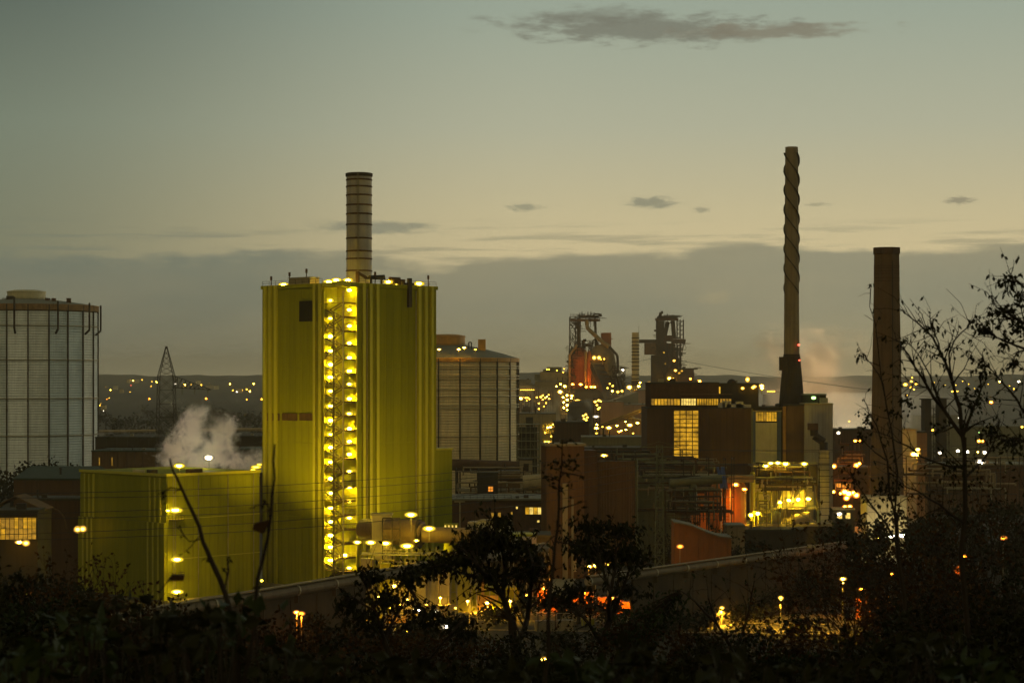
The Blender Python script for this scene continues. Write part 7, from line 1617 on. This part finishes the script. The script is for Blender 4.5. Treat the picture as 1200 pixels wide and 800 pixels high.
# ================================================================== STEAM
def steam(label, u0, u1, v0, v1, Y, dep, D, blobs, nscale=.16, thr=.42, col=(.86, .80, .72)):
    x0, x1, z0, z1 = X(u0, Y), X(u1, Y), Z(v1, Y), Z(v0, Y); w, h = x1 - x0, z1 - z0
    m = bpy.data.materials.new('steam'); m.use_nodes = True; t = m.node_tree; t.nodes.clear()
    o = t.nodes.new('ShaderNodeOutputMaterial'); pv = t.nodes.new('ShaderNodeVolumePrincipled'); t.links.new(pv.outputs[0], o.inputs['Volume'])
    pv.inputs['Color'].default_value = (*col, 1); pv.inputs['Anisotropy'].default_value = .2
    tcn = t.nodes.new('ShaderNodeTexCoord'); nz = t.nodes.new('ShaderNodeTexNoise'); nz.inputs['Scale'].default_value = nscale; nz.inputs['Detail'].default_value = 4.0; nz.inputs['Roughness'].default_value = .6
    nz.inputs['Distortion'].default_value = .9
    t.links.new(tcn.outputs['Object'], nz.inputs['Vector'])
    acc = None
    for (a, c, r) in blobs:
        vd = t.nodes.new('ShaderNodeVectorMath'); vd.operation = 'DISTANCE'; t.links.new(tcn.outputs['Object'], vd.inputs[0]); vd.inputs[1].default_value = (a * w, dep / 2, c * h)
        mr = t.nodes.new('ShaderNodeMapRange'); t.links.new(vd.outputs['Value'], mr.inputs[0]); mr.inputs[1].default_value = r * h; mr.inputs[2].default_value = 0; mr.inputs[3].default_value = 0; mr.inputs[4].default_value = 1
        if acc is None: acc = mr.outputs[0]
        else:
            mx = t.nodes.new('ShaderNodeMath'); mx.operation = 'MAXIMUM'; t.links.new(acc, mx.inputs[0]); t.links.new(mr.outputs[0], mx.inputs[1]); acc = mx.outputs[0]
    ad = t.nodes.new('ShaderNodeMath'); ad.operation = 'MULTIPLY_ADD'; t.links.new(nz.outputs['Fac'], ad.inputs[0]); ad.inputs[1].default_value = 3.2; ad.inputs[2].default_value = -1.6 - thr
    a2 = t.nodes.new('ShaderNodeMath'); a2.operation = 'MULTIPLY_ADD'; t.links.new(acc, a2.inputs[0]); a2.inputs[1].default_value = 1.6; t.links.new(ad.outputs[0], a2.inputs[2])
    cl = t.nodes.new('ShaderNodeMapRange'); cl.interpolation_type = 'SMOOTHSTEP'; t.links.new(a2.outputs[0], cl.inputs[0]); cl.inputs[1].default_value = 0; cl.inputs[2].default_value = .8; cl.inputs[3].default_value = 0; cl.inputs[4].default_value = D
    # nothing may touch the container's faces
    t.links.new(cl.outputs[0], pv.inputs['Density'])
    e = thing('steam', label, 'steam', (x0, Y, z0)); q = part('plume', MB().box(-.2 * w, 1.2 * w, 0, dep, 0, h * 1.1), m, e, kind='stuff'); return e
steam('white steam plume billowing behind the lower green hall below the lattice pylon', 172, 316, 476, 556, 502, 24, .75, [(.20, .34, .40), (.30, .56, .46), (.36, .88, .26), (.32, .74, .34), (.50, .30, .46), (.40, .12, .46), (.56, .60, .40), (.66, .12, .30), (.78, .12, .30), (.88, .16, .32), (.97, .2, .3), (.12, .14, .26)], .34, .5, (.92, .85, .70))
steam('pale steam drifting from the frames left of the dense lamp cluster', 622, 692, 470, 500, 1150, 60, .05, [(.2, .25, .5), (.45, .25, .5), (.65, .2, .4), (.35, .6, .45), (.5, .9, .3), (.85, .15, .3)], .05, .28, (.8, .78, .6))
steam('orange tinted steam glowing behind the pale block and the brown chimney', 925, 1030, 395, 512, 1050, 110, .032, [(.6, .15, .55), (.75, .35, .52), (.45, .45, .5), (.55, .7, .40), (.3, .6, .4), (.8, .1, .5), (.35, .25, .5), (.95, .1, .35)], .03, .25, (.99, .72, .44))  # warm lamplight is put into this steam's colour
steam('small pale steam column right of the brown chimney', 1052, 1078, 466, 508, 880, 26, .10, [(.35, .15, .45), (.4, .45, .4), (.3, .75, .3), (.5, .1, .4)], .09, .30)
steam('little steam puff over the dark rolling hall', 98, 160, 500, 516, 900, 16, .06, [(.25, .4, .6), (.45, .6, .4), (.7, .6, .3), (.15, .2, .4)], .2, .3)
for i, (u, w) in enumerate(((972, 1.6), (1000, 1.6), (1024, 1.4))): lamp(P(u, 548, 1060), 'wht', w, ['left', 'middle', 'right'][i] + ' of three added unseen floodlights under the glowing steam left of the brown chimney', 'added floodlights in the steam', h=w, bare=True, beam=(1900000, (-.15, -.1, 1), 150))  # unseen lamps, added to brighten the steam from below
# ================================================================== HAZE
m = bpy.data.materials.new('works_mist'); m.use_nodes = True; t = m.node_tree; t.nodes.clear()
o = t.nodes.new('ShaderNodeOutputMaterial'); pv = t.nodes.new('ShaderNodeVolumePrincipled'); t.links.new(pv.outputs[0], o.inputs['Volume'])
pv.inputs['Color'].default_value = (.9, .85, .7, 1); pv.inputs['Density'].default_value = .0002; pv.inputs['Anisotropy'].default_value = .3
if HAZE_D: struct('works_mist', MB().box(-60, 500, 980, 1900, -1, 44), [m], 'stuff')
m = bpy.data.materials.new('haze_air'); m.use_nodes = True; t = m.node_tree; t.nodes.clear()
o = t.nodes.new('ShaderNodeOutputMaterial'); pv = t.nodes.new('ShaderNodeVolumePrincipled'); t.links.new(pv.outputs[0], o.inputs['Volume'])
pv.inputs['Color'].default_value = (.90, .82, .60, 1); pv.inputs['Density'].default_value = HAZE_D; pv.inputs['Anisotropy'].default_value = .1
hz = MB().box(-9900, 9900, -2100, 10000, -4, 137)
if HAZE_D: struct('haze', hz, [m], 'stuff')
